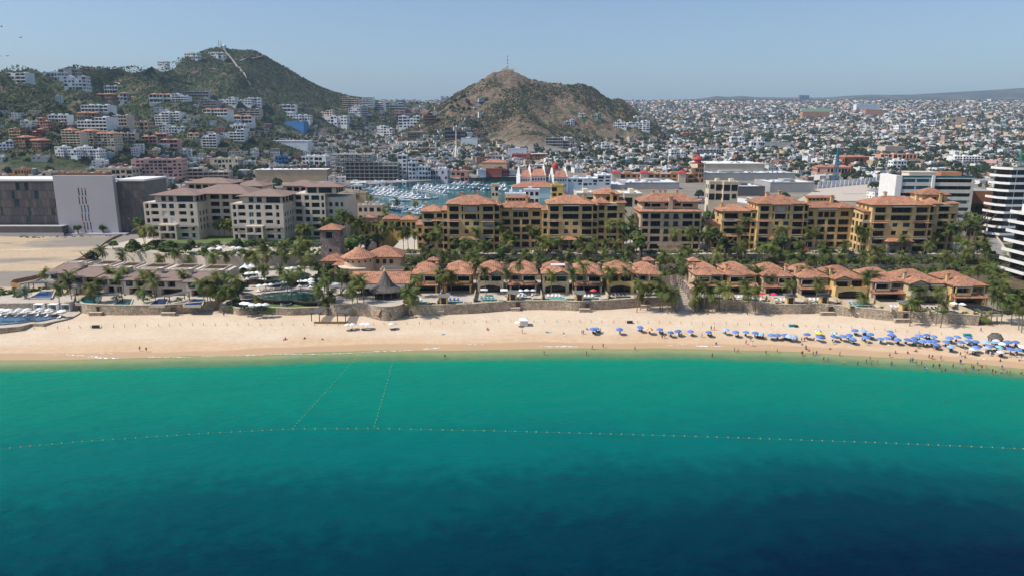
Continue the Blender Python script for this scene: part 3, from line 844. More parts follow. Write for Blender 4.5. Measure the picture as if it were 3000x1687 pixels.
RAIL=unit_rail()
def unit_awning():
 mb=MB()
 for k in range(10):mb.shed(0,1,-1+k*.1,-1+k*.1+.075,-.28+k*.028,-.28+k*.028+.02,.04)
 mb.box(0.02,.04,-1,0,-.34,-.3);mb.box(.96,.98,-1,0,-.34,-.3)
 return mb.mesh('awning',[M['pergola_slat'],M['pergola_slat']])
AWN=unit_awning()
def put_windows(t,O,U,ops,depth,styles):
 a=math.atan2(U[1],U[0]);nx,ny=-U[1],U[0]
 for k,o in enumerate(ops):
  e=o[4] if len(o)>4 else depth
  st=styles(k,o) if callable(styles) else styles
  if st is None:continue
  link('window',WIN[st],t,(O[0]+U[0]*o[0]+nx*(e-.02),O[1]+U[1]*o[0]+ny*(e-.02),O[2]+o[2]),a,(o[1]-o[0],1,o[3]-o[2]))
def put_rail(t,O,U,o,d=.12,h=1.0):
 a=math.atan2(U[1],U[0]);nx,ny=-U[1],U[0]
 link('railing',RAIL,t,(O[0]+U[0]*o[0]+nx*d,O[1]+U[1]*o[0]+ny*d,O[2]+o[2]),a,(o[1]-o[0],1,h))
def put_awning(t,x0,x1,y,z,out=2.2):
 link('awning',AWN,t,(x0,y,z),0,(x1-x0,out,1.8))
def chimney(t,x,y,z0,z1,w=1.3,m='stucco_yellow',cap='tile'):
 mb=MB();mb.box(x-w/2,x+w/2,y-w/2,y+w/2,z0,z1,0)
 for sx in(-1,1):
  for sy in(-1,1):mb.box(x+sx*w*.42-.12,x+sx*w*.42+.12,y+sy*w*.42-.12,y+sy*w*.42+.12,z1,z1+.5,0)
 mb.hip(x-w/2,x+w/2,y-w/2,y+w/2,z1+.65,.5,.3,.15,1,1)
 mb.build('chimney',[M[m],M[cap]],ROOF.get(t.name,t))
def block(t,x0,y0,z0,W,D,H,front=(),right=(),left=(),depth=1.3,m='stucco_yellow',fstyle='dark',sstyle='dark',sdepth=.5,roof=True,mr=None):
 mb=MB()
 mb.facade((x0,y0,z0),(1,0),W,H,front,depth,0,0)
 mb.facade((x0+W,y0,z0),(0,1),D,H,right,sdepth,0,0)
 mb.facade((x0,y0+D,z0),(0,-1),D,H,left,sdepth,0,0)
 mb.face([(x0+W,y0+D,z0),(x0,y0+D,z0),(x0,y0+D,z0+H),(x0+W,y0+D,z0+H)])
 mb.face([(x0,y0,z0+H),(x0+W,y0,z0+H),(x0+W,y0+D,z0+H),(x0,y0+D,z0+H)])
 mb.build('wall',M[m],t)
 put_windows(t,(x0,y0,z0),(1,0),front,depth,fstyle)
 put_windows(t,(x0+W,y0,z0),(0,1),right,sdepth,sstyle)
 put_windows(t,(x0,y0+D,z0),(0,-1),left,sdepth,sstyle)
def hip_roof(t,x0,x1,y0,y1,z,rise,oh=.9,m='tile',name='roof',me='eave_wood'):
 mb=MB();mb.hip(x0,x1,y0,y1,z,rise,oh,.3);o=mb.build(name,[M[m],M[me]],t);ROOF[t.name]=o;return o
# ================================================================ YELLOW TILED APARTMENT BUILDINGS
K=1/5.97
FH_=3.78
def main_block(t,x0,y0,z0,W,D=17,n=6,v=0):
 s=W/28.3
 H=FH_*n+.6
 rows=[(FH_*k+.55,FH_*k+3.15) for k in range(n)]
 X=lambda a,b:(x0*0+a*s,b*s)
 lo=[(*X(.5,2.3),*r) for r in rows[:-1]]
 bay1=[(*X(3.7,8.2),*r) for r in rows]
 bay2=[(*X(20.1,25.1),*r) for r in rows]
 ro=[(*X(25.8,28.0),*r) for r in rows]
 cen=[(*X(11.1,16.8),*r) for r in rows[-2:]]+[(*X(9.7,10.5),*r) for r in rows[-2:]]+[(*X(17.4,18.3),*r) for r in rows[-2:]]
 if v==1:cen=[(*X(10.2,18.4),*r) for r in rows[-2:]]
 cen+=[(*X(11.2,13.3),rows[3][0]+.7,rows[3][1],.35),(*X(15.4,18.2),rows[3][0]+.7,rows[3][1],.35),(*X(11.0,13.0),rows[2][0]+.6,rows[2][1],.35),(*X(15.5,17.8),rows[2][0]+.6,rows[2][1],.35)]
 low=[(*X(10.2,13.6),.3,3.0),(*X(14.4,17.6),.3,3.0)]
 body=[o for o in bay1+cen+bay2+low]
 def sty(k,o):return 'blue' if(o[1]-o[0]<3.4 and len(o)>4 and R.random()<.6) else('blind' if R.random()<.05 else 'dark')
 block(t,x0+2.6*s,y0,z0,23.0*s,D,H,[(o[0]-2.6*s,o[1]-2.6*s,*o[2:]) for o in body],depth=1.5,fstyle=sty,right=[(2+4.2*k,4.4+4.2*k,r[0],r[1]) for k in range(3) for r in rows[1:]],left=[(3+4.2*k,4.6+4.2*k,r[0]+.5,r[1]) for k in range(3) for r in rows[1:]],sdepth=.4)
 block(t,x0,y0+2.2,z0,2.6*s,D-4,H-FH_+.4,lo,depth=1.3,left=[(2+4*k,4.5+4*k,*r) for k in range(3) for r in rows[:-1]])
 block(t,x0+25.6*s,y0+1.6,z0,2.7*s,D-4,H-.8,[(.2*s,2.4*s,o[2],o[3]) for o in ro],depth=1.3,right=[(2+4*k,4.5+4*k,*r) for k in range(3) for r in rows])
 mb=MB()
 for k,r in enumerate(rows[1:],1):
  for a,b in((3.3,8.6),(19.7,25.4)):
   mb.box(x0+a*s,x0+b*s,y0-.35,y0-.003,z0+r[0]-.32,z0+r[0]-.02)
 mb.build('balcony_ledge',M['stucco_yellow'],t)['kind']='stuff'
 for r in rows[:-1]:
  for a,b in((3.7,8.2),(20.1,25.1)):
   put_rail(t,(x0,y0,z0),(1,0),(a*s,b*s,r[0],r[1]))
 hip_roof(t,x0+2.8*s,x0+25.4*s,y0+.4,y0+D,z0+H,3.6,1.2)
 if v==0:
  mb=MB();mb.shed(x0+8.6*s,x0+19.0*s,y0-1.6,y0+3.5,z0+H-.25,z0+H+1.45,.3);mb.build('roof',[M['tile'],M['eave_wood']],t)
 else :
  put_awning(t,x0+10*s,x0+18.6*s,y0-.05,z0+H-.4,2.3)
 mb=MB();mb.shed(x0-.6,x0+3.0*s,y0+1.2,y0+D-2,z0+H-FH_+.45,z0+H-FH_+1.5,.25);mb.build('roof',[M['tile'],M['eave_wood']],t)
 mb=MB();mb.hip(x0+25.2*s,x0+28.4*s,y0+1.6,y0+D-2,z0+H-.8,1.2,.6,.25);mb.build('roof',[M['tile'],M['eave_wood']],t)
 mb=MB()
 for a,b in((2.4,8.9),(19.2,25.7)):
  mb=MB();mb.shed(x0+a*s,x0+b*s,y0-1.0,y0-.003,z0+rows[4][0]-1.05,z0+rows[4][0]-.45,.14)
  mb.build('ledge_roof',[M['tile'],M['eave_wood']],t)
 mb=MB()
 for q in(9.0,13.6,18.2):mb.box(x0+q*s-.45,x0+q*s+.45,y0-3.2,y0-2.4,z0,z0+FH_*2-1.6,0)
 mb.box(x0+8.7*s,x0+18.6*s,y0-3.1,y0-.003,z0+FH_-.3,z0+FH_,0)
 mb.build('porch',M['stone_tower'],t)
 mb=MB();mb.hip(x0+8.5*s,x0+18.8*s,y0-3.2,y0+.3,z0+FH_*2-1.5,1.3,.6,.2);mb.build('porch_roof',[M['tile'],M['eave_wood']],t)
 for a,b,zz in((3.4,8.5,1),(19.8,25.3,1)):
  put_awning(t,x0+a*s,x0+b*s,y0-.05,z0+rows[zz][1]+.45,1.6)
 put_awning(t,x0-.8,x0+2.6*s,y0+2.1,z0+rows[3][1]+.5,1.9)
 put_awning(t,x0+25.7*s,x0+28.3*s,y0+1.5,z0+rows[3][1]+.45,1.7)
 chimney(t,x0+(9.5 if v==0 else 21.5)*s,y0+(9 if v==0 else 4),z0+H,z0+H+(4.2 if v==0 else 4.2),1.4)
 chimney(t,x0+(17 if v==0 else 12)*s,y0+12,z0+H+2,z0+H+4.4,1.2)
def mid_block(t,x0,y0,z0,W,D=13,n=5):
 s=W/21.4;H=FH_*n+1.6
 rows=[(FH_*k+.5,FH_*k+3.2) for k in range(n)]
 cols=[(1.1,5.3),(6.7,10.1),(11.2,14.6),(15.7,20.2)]
 ops=[(a*s,b*s,*r) for r in rows[:-1] for a,b in cols]
 r=rows[-1]
 ops+=[(1.1*s,4.6*s,r[0]+.4,r[1]+.2),(6.7*s,9.0*s,*r),(9.3*s,11.6*s,*r),(11.9*s,14.2*s,*r),(16.3*s,20*s,r[0]+.4,r[1]+.2)]
 def sty(k,o):return 'blind' if R.random()<.04 else 'dark'
 block(t,x0,y0,z0,W,D,H,ops,depth=1.2,fstyle=sty)
 for r in rows[:-1]:
  for a,b in cols:put_rail(t,(x0,y0,z0),(1,0),(a*s,b*s,*r))
 hip_roof(t,x0+.3,x0+W-.3,y0,y0+D,z0+H,3.3,.8)
 hip_roof(t,x0+15.0*s,x0+W+.4,y0-1.2,y0+7,z0+H+.05,2.4,.5)
 put_awning(t,x0+6.2*s,x0+14.4*s,y0-.05,z0+H-.3,2.0)
 mb=MB();cx0,cx1=x0+3.5*s,x0+15*s;zz=z0+H+2.0
 ops2=[(.8+k*1.9,2.1+k*1.9,1.1,1.9) for k in range(5)]
 mb.facade((cx0,y0+5.5,zz),(1,0),cx1-cx0,2.3,ops2,.25)
 mb.face([(cx1,y0+5.5,zz),(cx1,y0+9,zz),(cx1,y0+9,zz+2.3),(cx1,y0+5.5,zz+2.3)]);mb.face([(cx0,y0+9,zz),(cx0,y0+5.5,zz),(cx0,y0+5.5,zz+2.3),(cx0,y0+9,zz+2.3)])
 mb.build('clerestory',M['stucco_yellow'],t)
 put_windows(t,(cx0,y0+5.5,zz),(1,0),ops2,.25,'strip')
 mb=MB();mb.shed(cx0-.5,cx1+.5,y0+4.9,y0+9.4,zz+2.4,zz+3.2,.25);mb.build('roof',[M['tile'],M['eave_wood']],t)
 chimney(t,x0+13.4*s,y0+4.0,z0+H+.6,z0+H+5.0,1.3)
def low_wing(t,x0,y0,z0,W,D=12,dz=0):
 s=W/13.0
 rows=[(FH_*k+.5,FH_*k+3.1) for k in range(5)]
 ops=[]
 for k,r in enumerate(rows):
  ops.append((1.8*s,6.6*s,*r))
  ops.append((8.0*s,11.0*s,r[0]+.5,r[1]))
 block(t,x0+3*s,y0,z0,W-3*s,D,FH_*5+.4,[(a-1.0*s,b-1.0*s,c,d) for a,b,c,d in ops],depth=1.3,left=[(3,6,*r) for r in rows])
 block(t,x0,y0+2,z0,3*s,D-2,FH_*3+1.0,[(.6,2.2*s,*r) for r in rows[:3]],depth=1.0,left=[(2,5,*r) for r in rows[:3]])
 hip_roof(t,x0+2.7*s,x0+W,y0,y0+D,z0+FH_*5+.4,2.8,.8)
 mb=MB();mb.shed(x0-.7,x0+3.1*s,y0+1.2,y0+D,z0+FH_*3+1.1,z0+FH_*3+2.3,.25);mb.build('roof',[M['tile'],M['eave_wood']],t)
 mb=MB();mb.shed(x0+7.2*s,x0+W+.2,y0-1.0,y0-.003,z0+FH_*4-.5,z0+FH_*4+.5,.15);mb.build('ledge_roof',[M['tile'],M['eave_wood']],t);mb=MB();mb.shed(x0+1.6*s,x0+9.5*s,y0-1.6,y0-.003,z0+FH_*2-.75,z0+FH_*2+.1,.15)
 mb.build('ledge_roof',[M['tile'],M['eave_wood']],t)
 put_awning(t,x0+2.6*s,x0+8*s,y0-.05,z0+FH_*3+3.5,1.8)
 put_awning(t,x0+2.6*s,x0+8*s,y0-.05,z0+3.5,1.6)
 for r in rows[1:]:put_rail(t,(x0+3*s,y0,z0),(1,0),(.8*s,5.6*s,*r))
 chimney(t,x0+4*s,y0+7,z0+FH_*5+.6,z0+FH_*5+3.2,1.2)
def high_wing(t,x0,y0,z0,W,D=15):
 s=W/13.8;H=FH_*6+.5
 rows=[(FH_*k+.5,FH_*k+3.1) for k in range(6)]
 ops=[(1.2*s,3.9*s,r[0]+.2,r[1]) for r in rows]+[(5.3*s,10*s,*r) for r in rows]+[(11.2*s,12.8*s,*r) for r in rows[:-1]]
 block(t,x0,y0,z0,W,D,H,ops,depth=1.3,right=[(2+4.2*k,4.2+4.2*k,*r) for k in range(3) for r in rows],fstyle=lambda k,o:'blue' if R.random()<.1 else 'dark')
 for r in rows[1:]:put_rail(t,(x0,y0,z0),(1,0),(5.3*s,10*s,*r))
 hip_roof(t,x0-.5,x0+6*s,y0,y0+D,z0+H,2.6,.6)
 mb=MB();mb.shed(x0+9.6*s,x0+W+.9,y0-.6,y0+D,z0+H+.1,z0+H+1.6,.25);mb.build('roof',[M['tile'],M['eave_wood']],t)
 mb=MB();mb.shed(x0+10.5*s,x0+W+1.3,y0-.5,y0+6,z0+FH_*5-.6,z0+FH_*5+.4,.2);mb.build('ledge_roof',[M['tile'],M['eave_wood']],t)
 put_awning(t,x0+4.9*s,x0+10.5*s,y0-.05,z0+rows[-1][1]+.55,2.2)
 px,pw=x0+0.2*s,11.5*s
 block(t,px,y0+6,z0+H,pw,D-4,3.9,[(5.2,7.2,.8,2.6),(8.3,10.6,.6,2.9)],depth=.6)
 hip_roof(t,px,px+pw,y0+6,y0+D+2,z0+H+3.9,3.0,1.2)
 chimney(t,px+pw*.66,y0+5.0,z0+H-.5,z0+H+4.2,1.4)
ZB=15.0;YF=350.0
def ux(u,Y=YF,v=660):return atY(u,v,Y).x
t=thing('apartment_building','yellow stepped apartment building with terracotta roofs beside the marina water','building',(ux(1217),YF,ZB))
o=t.location
low_wing(t,0,3,0,ux(1297)-ux(1217))
main_block(t,ux(1295)-o.x,0,0,ux(1464)-ux(1295),v=0)
mid_block(t,ux(1463)-o.x,9,0,ux(1592)-ux(1463))
main_block(t,ux(1590)-o.x,0.5,0,ux(1752)-ux(1590),v=1)
high_wing(t,ux(1750)-o.x,5,0,ux(1834)-ux(1750))
t=thing('apartment_building','yellow stepped apartment building with terracotta roofs beside the white curved hotel','building',(ux(2095),YF,ZB))
o=t.location
low_wing(t,0,4,0,ux(2207)-ux(2095))
main_block(t,ux(2205)-o.x,1,0,ux(2372)-ux(2205),v=0)
mid_block(t,ux(2370)-o.x,9,0,ux(2520)-ux(2370))
main_block(t,ux(2518)-o.x,-5,0,ux(2722)-ux(2518),v=1)
high_wing(t,ux(2718)-o.x,2,0,ux(2808)-ux(2718))
t=thing('apartment_building','ochre apartment block with two tiers of tile roof between the two yellow buildings','building',(ux(1876,352),352,ZB))
W=ux(2054,352)-ux(1876,352);s=W/30.0
rows=[(FH_*k+.6,FH_*k+3.2) for k in range(5)]
ops=[(a*s,b*s,*r) for r in rows for a,b in((1.0,3.9),(5.0,9.9),(20.8,25.9),(26.6,29.4))]+[(a*s,b*s,r[0],r[1]-.1,.4) for r in rows[1:] for a,b in((11.6,14.0),(16.2,18.6))]
block(t,0,0,0,W,18,FH_*5+.5,ops,depth=1.4,m='stucco_tan',right=[(2+4*k,4.4+4*k,*r) for k in range(4) for r in rows],fstyle=lambda k,o:'blue' if len(o)>4 else 'dark')
for r in rows[1:]:
 for a,b in((1.0,3.9),(5.0,9.9),(20.8,25.9),(26.6,29.4)):put_rail(t,(0,0,0),(1,0),(a*s,b*s,*r))
 for a,b in((11.2,14.4),(15.8,19.0)):put_rail(t,(0,-.55,0),(1,0),(a*s,b*s,r[0]-.1,0))
hip_roof(t,0,W,0,18,FH_*5+.5,2.2,1.2)
block(t,1.2,3.2,FH_*5+1.2,W-2.4,14,3.8,[(1*s,4*s,1.2,3.2),(4.6*s,9*s,1.2,3.2),(11*s,14*s,1.6,2.9),(16*s,19*s,1.6,2.9),(20*s,25*s,1.2,3.2)],depth=1.0,m='stucco_tan')
hip_roof(t,.6,W-.6,3.0,18,FH_*5+5.0,3.6,1.1)
put_awning(t,3.6*s,9.8*s,3.1,FH_*5+4.8,1.8);put_awning(t,20*s,26*s,3.1,FH_*5+4.8,1.8)
chimney(t,15*s,2.6,FH_*5+.5,FH_*5+7.0,1.9,'stucco_tan')
for q in(8,11.5,14,20):chimney(t,q*s,12,FH_*5+6.5,FH_*5+9.2,1.1,'stucco_tan')
put_awning(t,8.5*s,13.5*s,-.6,FH_-.4,2.6);put_awning(t,16.5*s,21*s,-.6,FH_-.4,2.6)
# ================================================================ BEIGE HOTEL
HT=3.75
def hotel_block(t,x0,y0,z0,W,D,n=6,corner=True,mix=0):
 H=HT*n
 rows=[(HT*k+.75,HT*k+3.05) for k in range(n)]
 s=W/27.0
 ops=[]
 for k,r in enumerate(rows):
  ops+=[(.9*s,2.6*s,*r),(3.6*s,7.4*s,*r)]
  if k>1:ops+=[(9.2*s,11.6*s,r[0],r[1]+.05,.3),(13.0*s,15.4*s,r[0],r[1]+.05,.3)]
  else :ops+=[(9.2*s,11.6*s,r[0]-.4,r[1],1.2),(13.0*s,15.4*s,r[0]-.4,r[1],1.2)]
  ops+=[(17.6*s,21.4*s,*r),(23.2*s,24.9*s,*r)]
 sides=[(2.2+3.6*q,3.9+3.6*q,r[0]+.1,r[1]) for q in range(int((D-3)/3.6)) for r in rows[1:-1]]
 def sty(k,o):
  if len(o)>4:return['blue','teal','blind','blue','blue'][R.randrange(5)]
  return 'dark'
 block(t,x0,y0,z0,W,D,H,ops,depth=1.5,m='stucco_beige',fstyle=sty,right=sides,left=sides,sdepth=.35,sstyle='blue')
 mb=MB()
 for r in rows[:-1]:
  for a,b in((3.6,7.4),(17.6,21.4)):mb.box(x0+a*s,x0+b*s,y0+.02,y0+.2,z0+r[0],z0+r[0]+.55)
 mb.build('parapet',M['stucco_beige'],t)['kind']='stuff'
 mb=MB();mb.facade((x0+7.9*s,y0-3,z0),(1,0),9*s,HT*2+.3,[(.8*s,4.0*s,HT+.6,HT*2-.5),(5.0*s,8.2*s,HT+.6,HT*2-.5),(.8*s,8.2*s,.2,HT-.4)],2.5)
 a,b=x0+7.9*s,x0+16.9*s
 mb.face([(b,y0-3,z0),(b,y0-.003,z0),(b,y0-.003,z0+HT*2+.3),(b,y0-3,z0+HT*2+.3)]);mb.face([(a,y0-.003,z0),(a,y0-3,z0),(a,y0-3,z0+HT*2+.3),(a,y0-.003,z0+HT*2+.3)])
 mb.face([(a,y0-3,z0+HT*2+.3),(b,y0-3,z0+HT*2+.3),(b,y0-.003,z0+HT*2+.3),(a,y0-.003,z0+HT*2+.3)])
 mb.build('loggia',M['stucco_beige'],t)
 put_windows(t,(x0+7.9*s,y0-3,z0),(1,0),[(1.4*s,3.2*s,HT+.6,HT*2-.7),(5.6*s,7.4*s,HT+.6,HT*2-.7)],2.5,'blue')
 put_awning(t,x0+.2,x0+7.8*s,y0-.05,z0+HT*2-.3,2.8);put_awning(t,x0+17*s,x0+26*s,y0-.05,z0+HT*2-.3,2.8)
def hotel_top(t,x0,x1,y0,y1,z,rise=2.9,oh=2.0):
 return hip_roof(t,x0,x1,y0,y1,z,rise,oh,'brown_roof',me='eave_wood')
def hx(u,Y=368,v=640):return atY(u,v,Y).x
t=thing('hotel','large beige hotel with flat brown roofs and many square windows behind the terraced gardens','hotel',(hx(425),368,18.4),rad(-3))
o=t.location
x=lambda u:hx(u)-o.x
hotel_block(t,x(424),0,0,x(584)-x(424),24,5)
wA=x(584)-x(424)
def glass_floor(t,x0,y0,W,D,z,ops):
 block(t,x0,y0,z,W,D,3.6,ops,depth=.5,m='stucco_beige',right=[(1.5+4.5*k,5.0+4.5*k,.3,3.1) for k in range(int(D/4.8))],left=[(1.5+4.5*k,5.0+4.5*k,.3,3.1) for k in range(int(D/4.8))],fstyle='blue',sstyle='dark')
glass_floor(t,x(424)+wA*.2,1.8,wA*.74,20,HT*5,[(wA*.11,wA*.2,.5,3.0),(wA*.25,wA*.34,.5,3.0),(wA*.4,wA*.71,.3,3.1)])
hotel_top(t,x(424)+wA*.18,x(424)+wA*.96,1.8,22,HT*5+3.65)
block(t,x(580),12,0,x(700)-x(580),14,HT*6,[(a,b,HT*k+.7,HT*k+3.0) for k in range(1,6) for a,b in((2,7),(8.5,12.2),(14,18))],depth=1.2,m='stucco_beige',fstyle=lambda k,o:'dark')
hotel_top(t,x(540),x(720),9,30,HT*6+.1,4.0,1.4)
hotel_block(t,x(692),-3,0,x(845)-x(692),24,5)
wB=x(845)-x(692)
glass_floor(t,x(692)+wB*.2,-1.2,wB*.76,20,HT*5,[(wB*.13,wB*.22,.5,3.0),(wB*.28,wB*.38,.5,3.0),(wB*.46,wB*.73,.3,3.1)])
hotel_top(t,x(692)+wB*.17,x(692)+wB*.98,-1.2,20,HT*5+3.65)
block(t,x(878),10,0,x(945)-x(878),22,HT*6,[(a,b,HT*k+.6,HT*k+3.0) for k in range(6) for a,b in((1.0,3.4),(4.6,8.8),(9.8,11.2))],depth=1.1,m='stucco_beige',right=[(1.6+3.4*q,3.4+3.4*q,HT*k+.8,HT*k+3.0) for q in range(6) for k in range(1,6)],fstyle=lambda k,o:'blue' if R.random()<.4 else 'dark',sstyle='blue')
block(t,x(845),12,0,x(880)-x(845),18,HT*6,[(1,4.4,HT*k+.6,HT*k+3.0) for k in range(6)],depth=1.1,m='stucco_beige',fstyle='blue')
block(t,x(944.5),13,0,x(1000)-x(945),22,HT*5.5,[(a,b,HT*k+.8,HT*k+3.0) for k in range(1,5) for a,b in((1.2,3),(4.4,6.2),(7.4,8.6))],depth=.5,m='stucco_beige',fstyle='blue')
glass_floor(t,x(884),12,x(975)-x(884),18,HT*6,[(1,6,.4,3.1),(7,14,.4,3.1)])
hotel_top(t,x(886),x(990),12,31,HT*6+3.6,2.4,1.4)
for u0,u1,yy,zz in((455,600,34,6.9),(590,690,40,6.4),(770,875,34,6.6)):
 block(t,x(u0),yy,0,x(u1)-x(u0),16,HT*zz,[(2+4*k,5+4*k,HT*zz-3,HT*zz-.8) for k in range(4)],depth=.8,m='stucco_beige')
 hotel_top(t,x(u0),x(u1),yy,yy+16,HT*zz+.05,2.6,1.6)
chimney(t,x(960),20,HT*7,HT*7+4,1.6,'stucco_beige','brown_roof')
# ================================================================ GREY PANEL BUILDING
def panel_building():
 c0=at(430,655,8.5)
 Yp=455.0
 zb=7.0
 x0=atY(-160,600,Yp).x;xw0=atY(172,600,Yp).x;xw1=atY(345,600,Yp).x;x1=atY(428,600,Yp).x
 t=thing('hotel','dark grey hotel clad in staggered panels with a blank lilac wall beside the sand lot','hotel',(xw0,Yp,zb))
 H=34.5
 mb=MB();mb.box(x0-xw0,-.6,1.0,30,0,H,0,1);mb.box(-.6,xw1-xw0+.6,1.0,30,0,H-.5,0,1);mb.box(xw1-xw0+.6,x1-xw0,1.0,30,0,H,0,1)
 mb.build('wall',[M['concrete_dark'],M['stucco_white']],t)
 mb=MB();mb.box(0,xw1-xw0,-2.5,.98,0,H+3.6,0);mb.box(-3.5,0,3,4,H,H+3.0,0);mb.build('blank_wall',M['wall_lilac'],t)
 mb=MB();mb.box(x0-xw0-.4,0,.4,30.5,H,H+1.1,0);mb.box(xw1-xw0,x1-xw0+.4,.4,30.5,H,H+1.1,0);mb.build('parapet',M['stucco_white'],t)['kind']='stuff'
 mb=MB();mb.box(x0-xw0,5.5,-9,-2.52,0,7.2,0,1);mb.box(x0-xw0,6.5,-9.6,-9.01,0,3,1,1);mb.box(5.5,44,-7,-2.6,0,2.2,1,1);mb.build('podium',[M['panel_taupe'],M['wall_lilac']],t)
 pm=[MB() for _ in range(6)]
 sizes=[1.5,2.4,3.3]
 meshes={}
 for si,w in enumerate(sizes):
  for mi,mm in enumerate(('panel_grey','panel_taupe','glass_blue')):
   q=MB();q.box(.05,w-.05,-.35 if mi<2 else -.08,0,.05,5.05);meshes[si,mi]=q.mesh('panel',[M[mm]])
 for(a,b) in((x0-xw0+.2,-.4),(xw1-xw0+.5,x1-xw0-.2)):
  for r in range(6):
   xx=a
   zz=2.2+r*5.3
   while xx<b-.5:
    si=R.choice([0,1,1,2]);mi=R.choices([0,1,2],[4,5,2])[0]
    if si==2 and mi==2:si=0
    if xx+sizes[si]>b:si=0
    link('panel',meshes[si,mi],t,(xx,.99,zz));xx+=sizes[si]
 q=MB();q.box(0,.55,-.04,.02,0,1.5);sl=[q.mesh('slit_window',[M[k]]) for k in('glass_dark','pool_blue','red_paint')]
 W=xw1-xw0;
 for r in range(6):
  for c in range(3):
   if(r,c) in((5,1),):continue
   xx=W*(.40+.055*c+[.0,-.01,.012,.004,.02,.03][r]);zz=H-5.5-r*5.4
   for k in range(3):link('slit_window',sl[R.choice([0,0,0,0,1,1,2])],t,(xx,-2.52,zz-k*1.6))
panel_building()
# ================================================================ TILED BEACH VILLAS
def arch_ops(a,b,z0,z1,n=10):
 """wide opening with a segmental head made of narrow slices"""
 out=[]
 for k in range(n):
  x0=a+(b-a)*k/n;x1=a+(b-a)*(k+1)/n
  c=abs((k+.5)/n-.5)*2
  out.append((x0,x1+.001,z0,z1-(c**2)*(z1-z0)*.24,2.5,1))
 return out
def unit_box_shutter():
 mb=MB();
 for k in range(8):mb.box(0,1,-.06,.0,k/8+.01,(k+1)/8-.02)
 return mb.mesh('shutter',[M['shutter_paint']])
mat('shutter_paint',(.09,.17,.17),.7,.1,1)
SHUT=unit_box_shutter()
def villa(u0,u1,vb,kind,wall,label,flip=False,tower=False,pent=False):
 p0=at(u0,vb,ZT);p1=at(u1,vb,ZT)
 W=p1 .x-p0 .x;D=16.0;H=7.7
 t=thing('villa',label,'villa',(p0 .x,p0 .y,ZT-.05),0,'tiled beach villas')
 F=(lambda a,b:(W*a,W*b)) if not flip else(lambda a,b:(W*(1-b),W*(1-a)))
 wm=M[wall]
 if kind=='A':
  ops=[(*F(.08,.42),4.5,7.0),(*F(.54,.92),4.5,7.1)]
  block(t,0,0,0,W,D,H,ops,depth=.5,m=wall,fstyle=lambda k,o:'blue' if kind=='A' and R.random()<.3 else 'dark',left=[(3,4.4,4.8,6.6),(9,10.4,4.8,6.6)],right=[(3,4.4,4.8,6.6)])
  mb=MB()
  ar=arch_ops(W*.1,W*.9,.05,3.4)
  mb.facade((-.15,-2.6,0),(1,0),W+.3,4.9,ar,2.5,0,0)
  mb.face([(W+.15,-2.6,0),(W+.15,-.003,0),(W+.15,-.003,4.9),(W+.15,-2.6,4.9)]);mb.face([(-.15,-.003,0),(-.15,-2.6,0),(-.15,-2.6,4.9),(-.15,-.003,4.9)])
  mb.face([(-.15,-2.6,4.9),(W+.15,-2.6,4.9),(W+.15,-2.35,4.9),(-.15,-2.35,4.9)]);mb.face([(-.15,-2.35,4.0),(W+.15,-2.35,4.0),(W+.15,-.003,4.0),(-.15,-.003,4.0)])
  mb.face([(W+.15,-2.35,4.0),(-.15,-2.35,4.0),(-.15,-2.35,4.9),(W+.15,-2.35,4.9)])
  for q in(-.15,W*.47,W-.45):mb.box(q-.04,q+.64,-2.7,-2.3,4.9,5.5,0)
  mb.build('veranda',wm,t)
  link('window',WIN['dark'],t,(W*.12,-.15,.05),0,(W*.76,1,3.1))
  a,b=F(.5,.97)
  put_awning(t,a,b,-.05,7.55,1.7)
  if wall=='stucco_cream':
   a,b=F(.02,.46);put_awning(t,a,b,-.05,7.4,1.6)
  hip_roof(t,0,W,.4,D*.62,H,2.6,.8)
  a,b=F(.46,1.0)
  mb=MB();mb.gable(a,b,-1.0,5.0,H+.02,1.5,.5,.22);mb.build('gable_roof',[M['tile'],M['eave_wood']],t)
  mb=MB();mb.face([(a,-.9,H-.3),(b,-.9,H-.3),((a+b)/2,-.9,H+1.3)]);mb.build('gable_wall',wm,t)
 else :
  a,b=F(.5,.95);c,d=F(.1,.34)
  ops=[(a,b,4.5,7.1),(c,d,4.9,6.8,.3),(W*.08,W*.95,.05,3.3,3.0)]
  block(t,0,0,0,W,D,H,ops,depth=1.4,m=wall,fstyle='dark',left=[(3,4.4,4.8,6.6),(9,10.4,4.8,6.6)],right=[(3,4.4,4.8,6.6)])
  mb=MB();mb.shed(-.5,W+.5,-2.9,-.003,3.35,4.45,.25);mb.build('skirt_roof',[M['tile'],M['eave_wood']],t)
  mb=MB()
  for q in(0.05,W-.6):mb.box(q,q+.55,-2.5,-1.95,0,3.1)
  mb.box(-.1,W+.1,-2.5,-2.0,3.1,3.32);mb.build('veranda_posts',wm,t)
  mb=MB()
  for q in(a-.25,b-.1):mb.box(q,q+.35,-1.9,-1.5,4.0,7.0)
  mb.box(a-.25,b+.25,-1.9,-1.65,4.2,4.95);mb.build('balcony',wm,t)
  put_awning(t,a-.2,b+.2,-.05,7.6,2.1)
  for q in(c-.75,d+.05):link('shutter',SHUT,t,(q,-.02,4.9),0,(.7,1,1.9))
  hip_roof(t,0,W,0,D*.6,H,2.5,.8)
  hip_roof(t,*((W*.46,W) if not flip else(0,W*.54)),-1.3,5.0,H-.12,1.7,.35)
 off=(.08 if not flip else .02)*W
 block(t,off,D*.55,H,W*.86,D*.45,1.0,m=wall)
 hip_roof(t,off,off+W*.86,D*.5,D,H+1.0,2.3,.7)
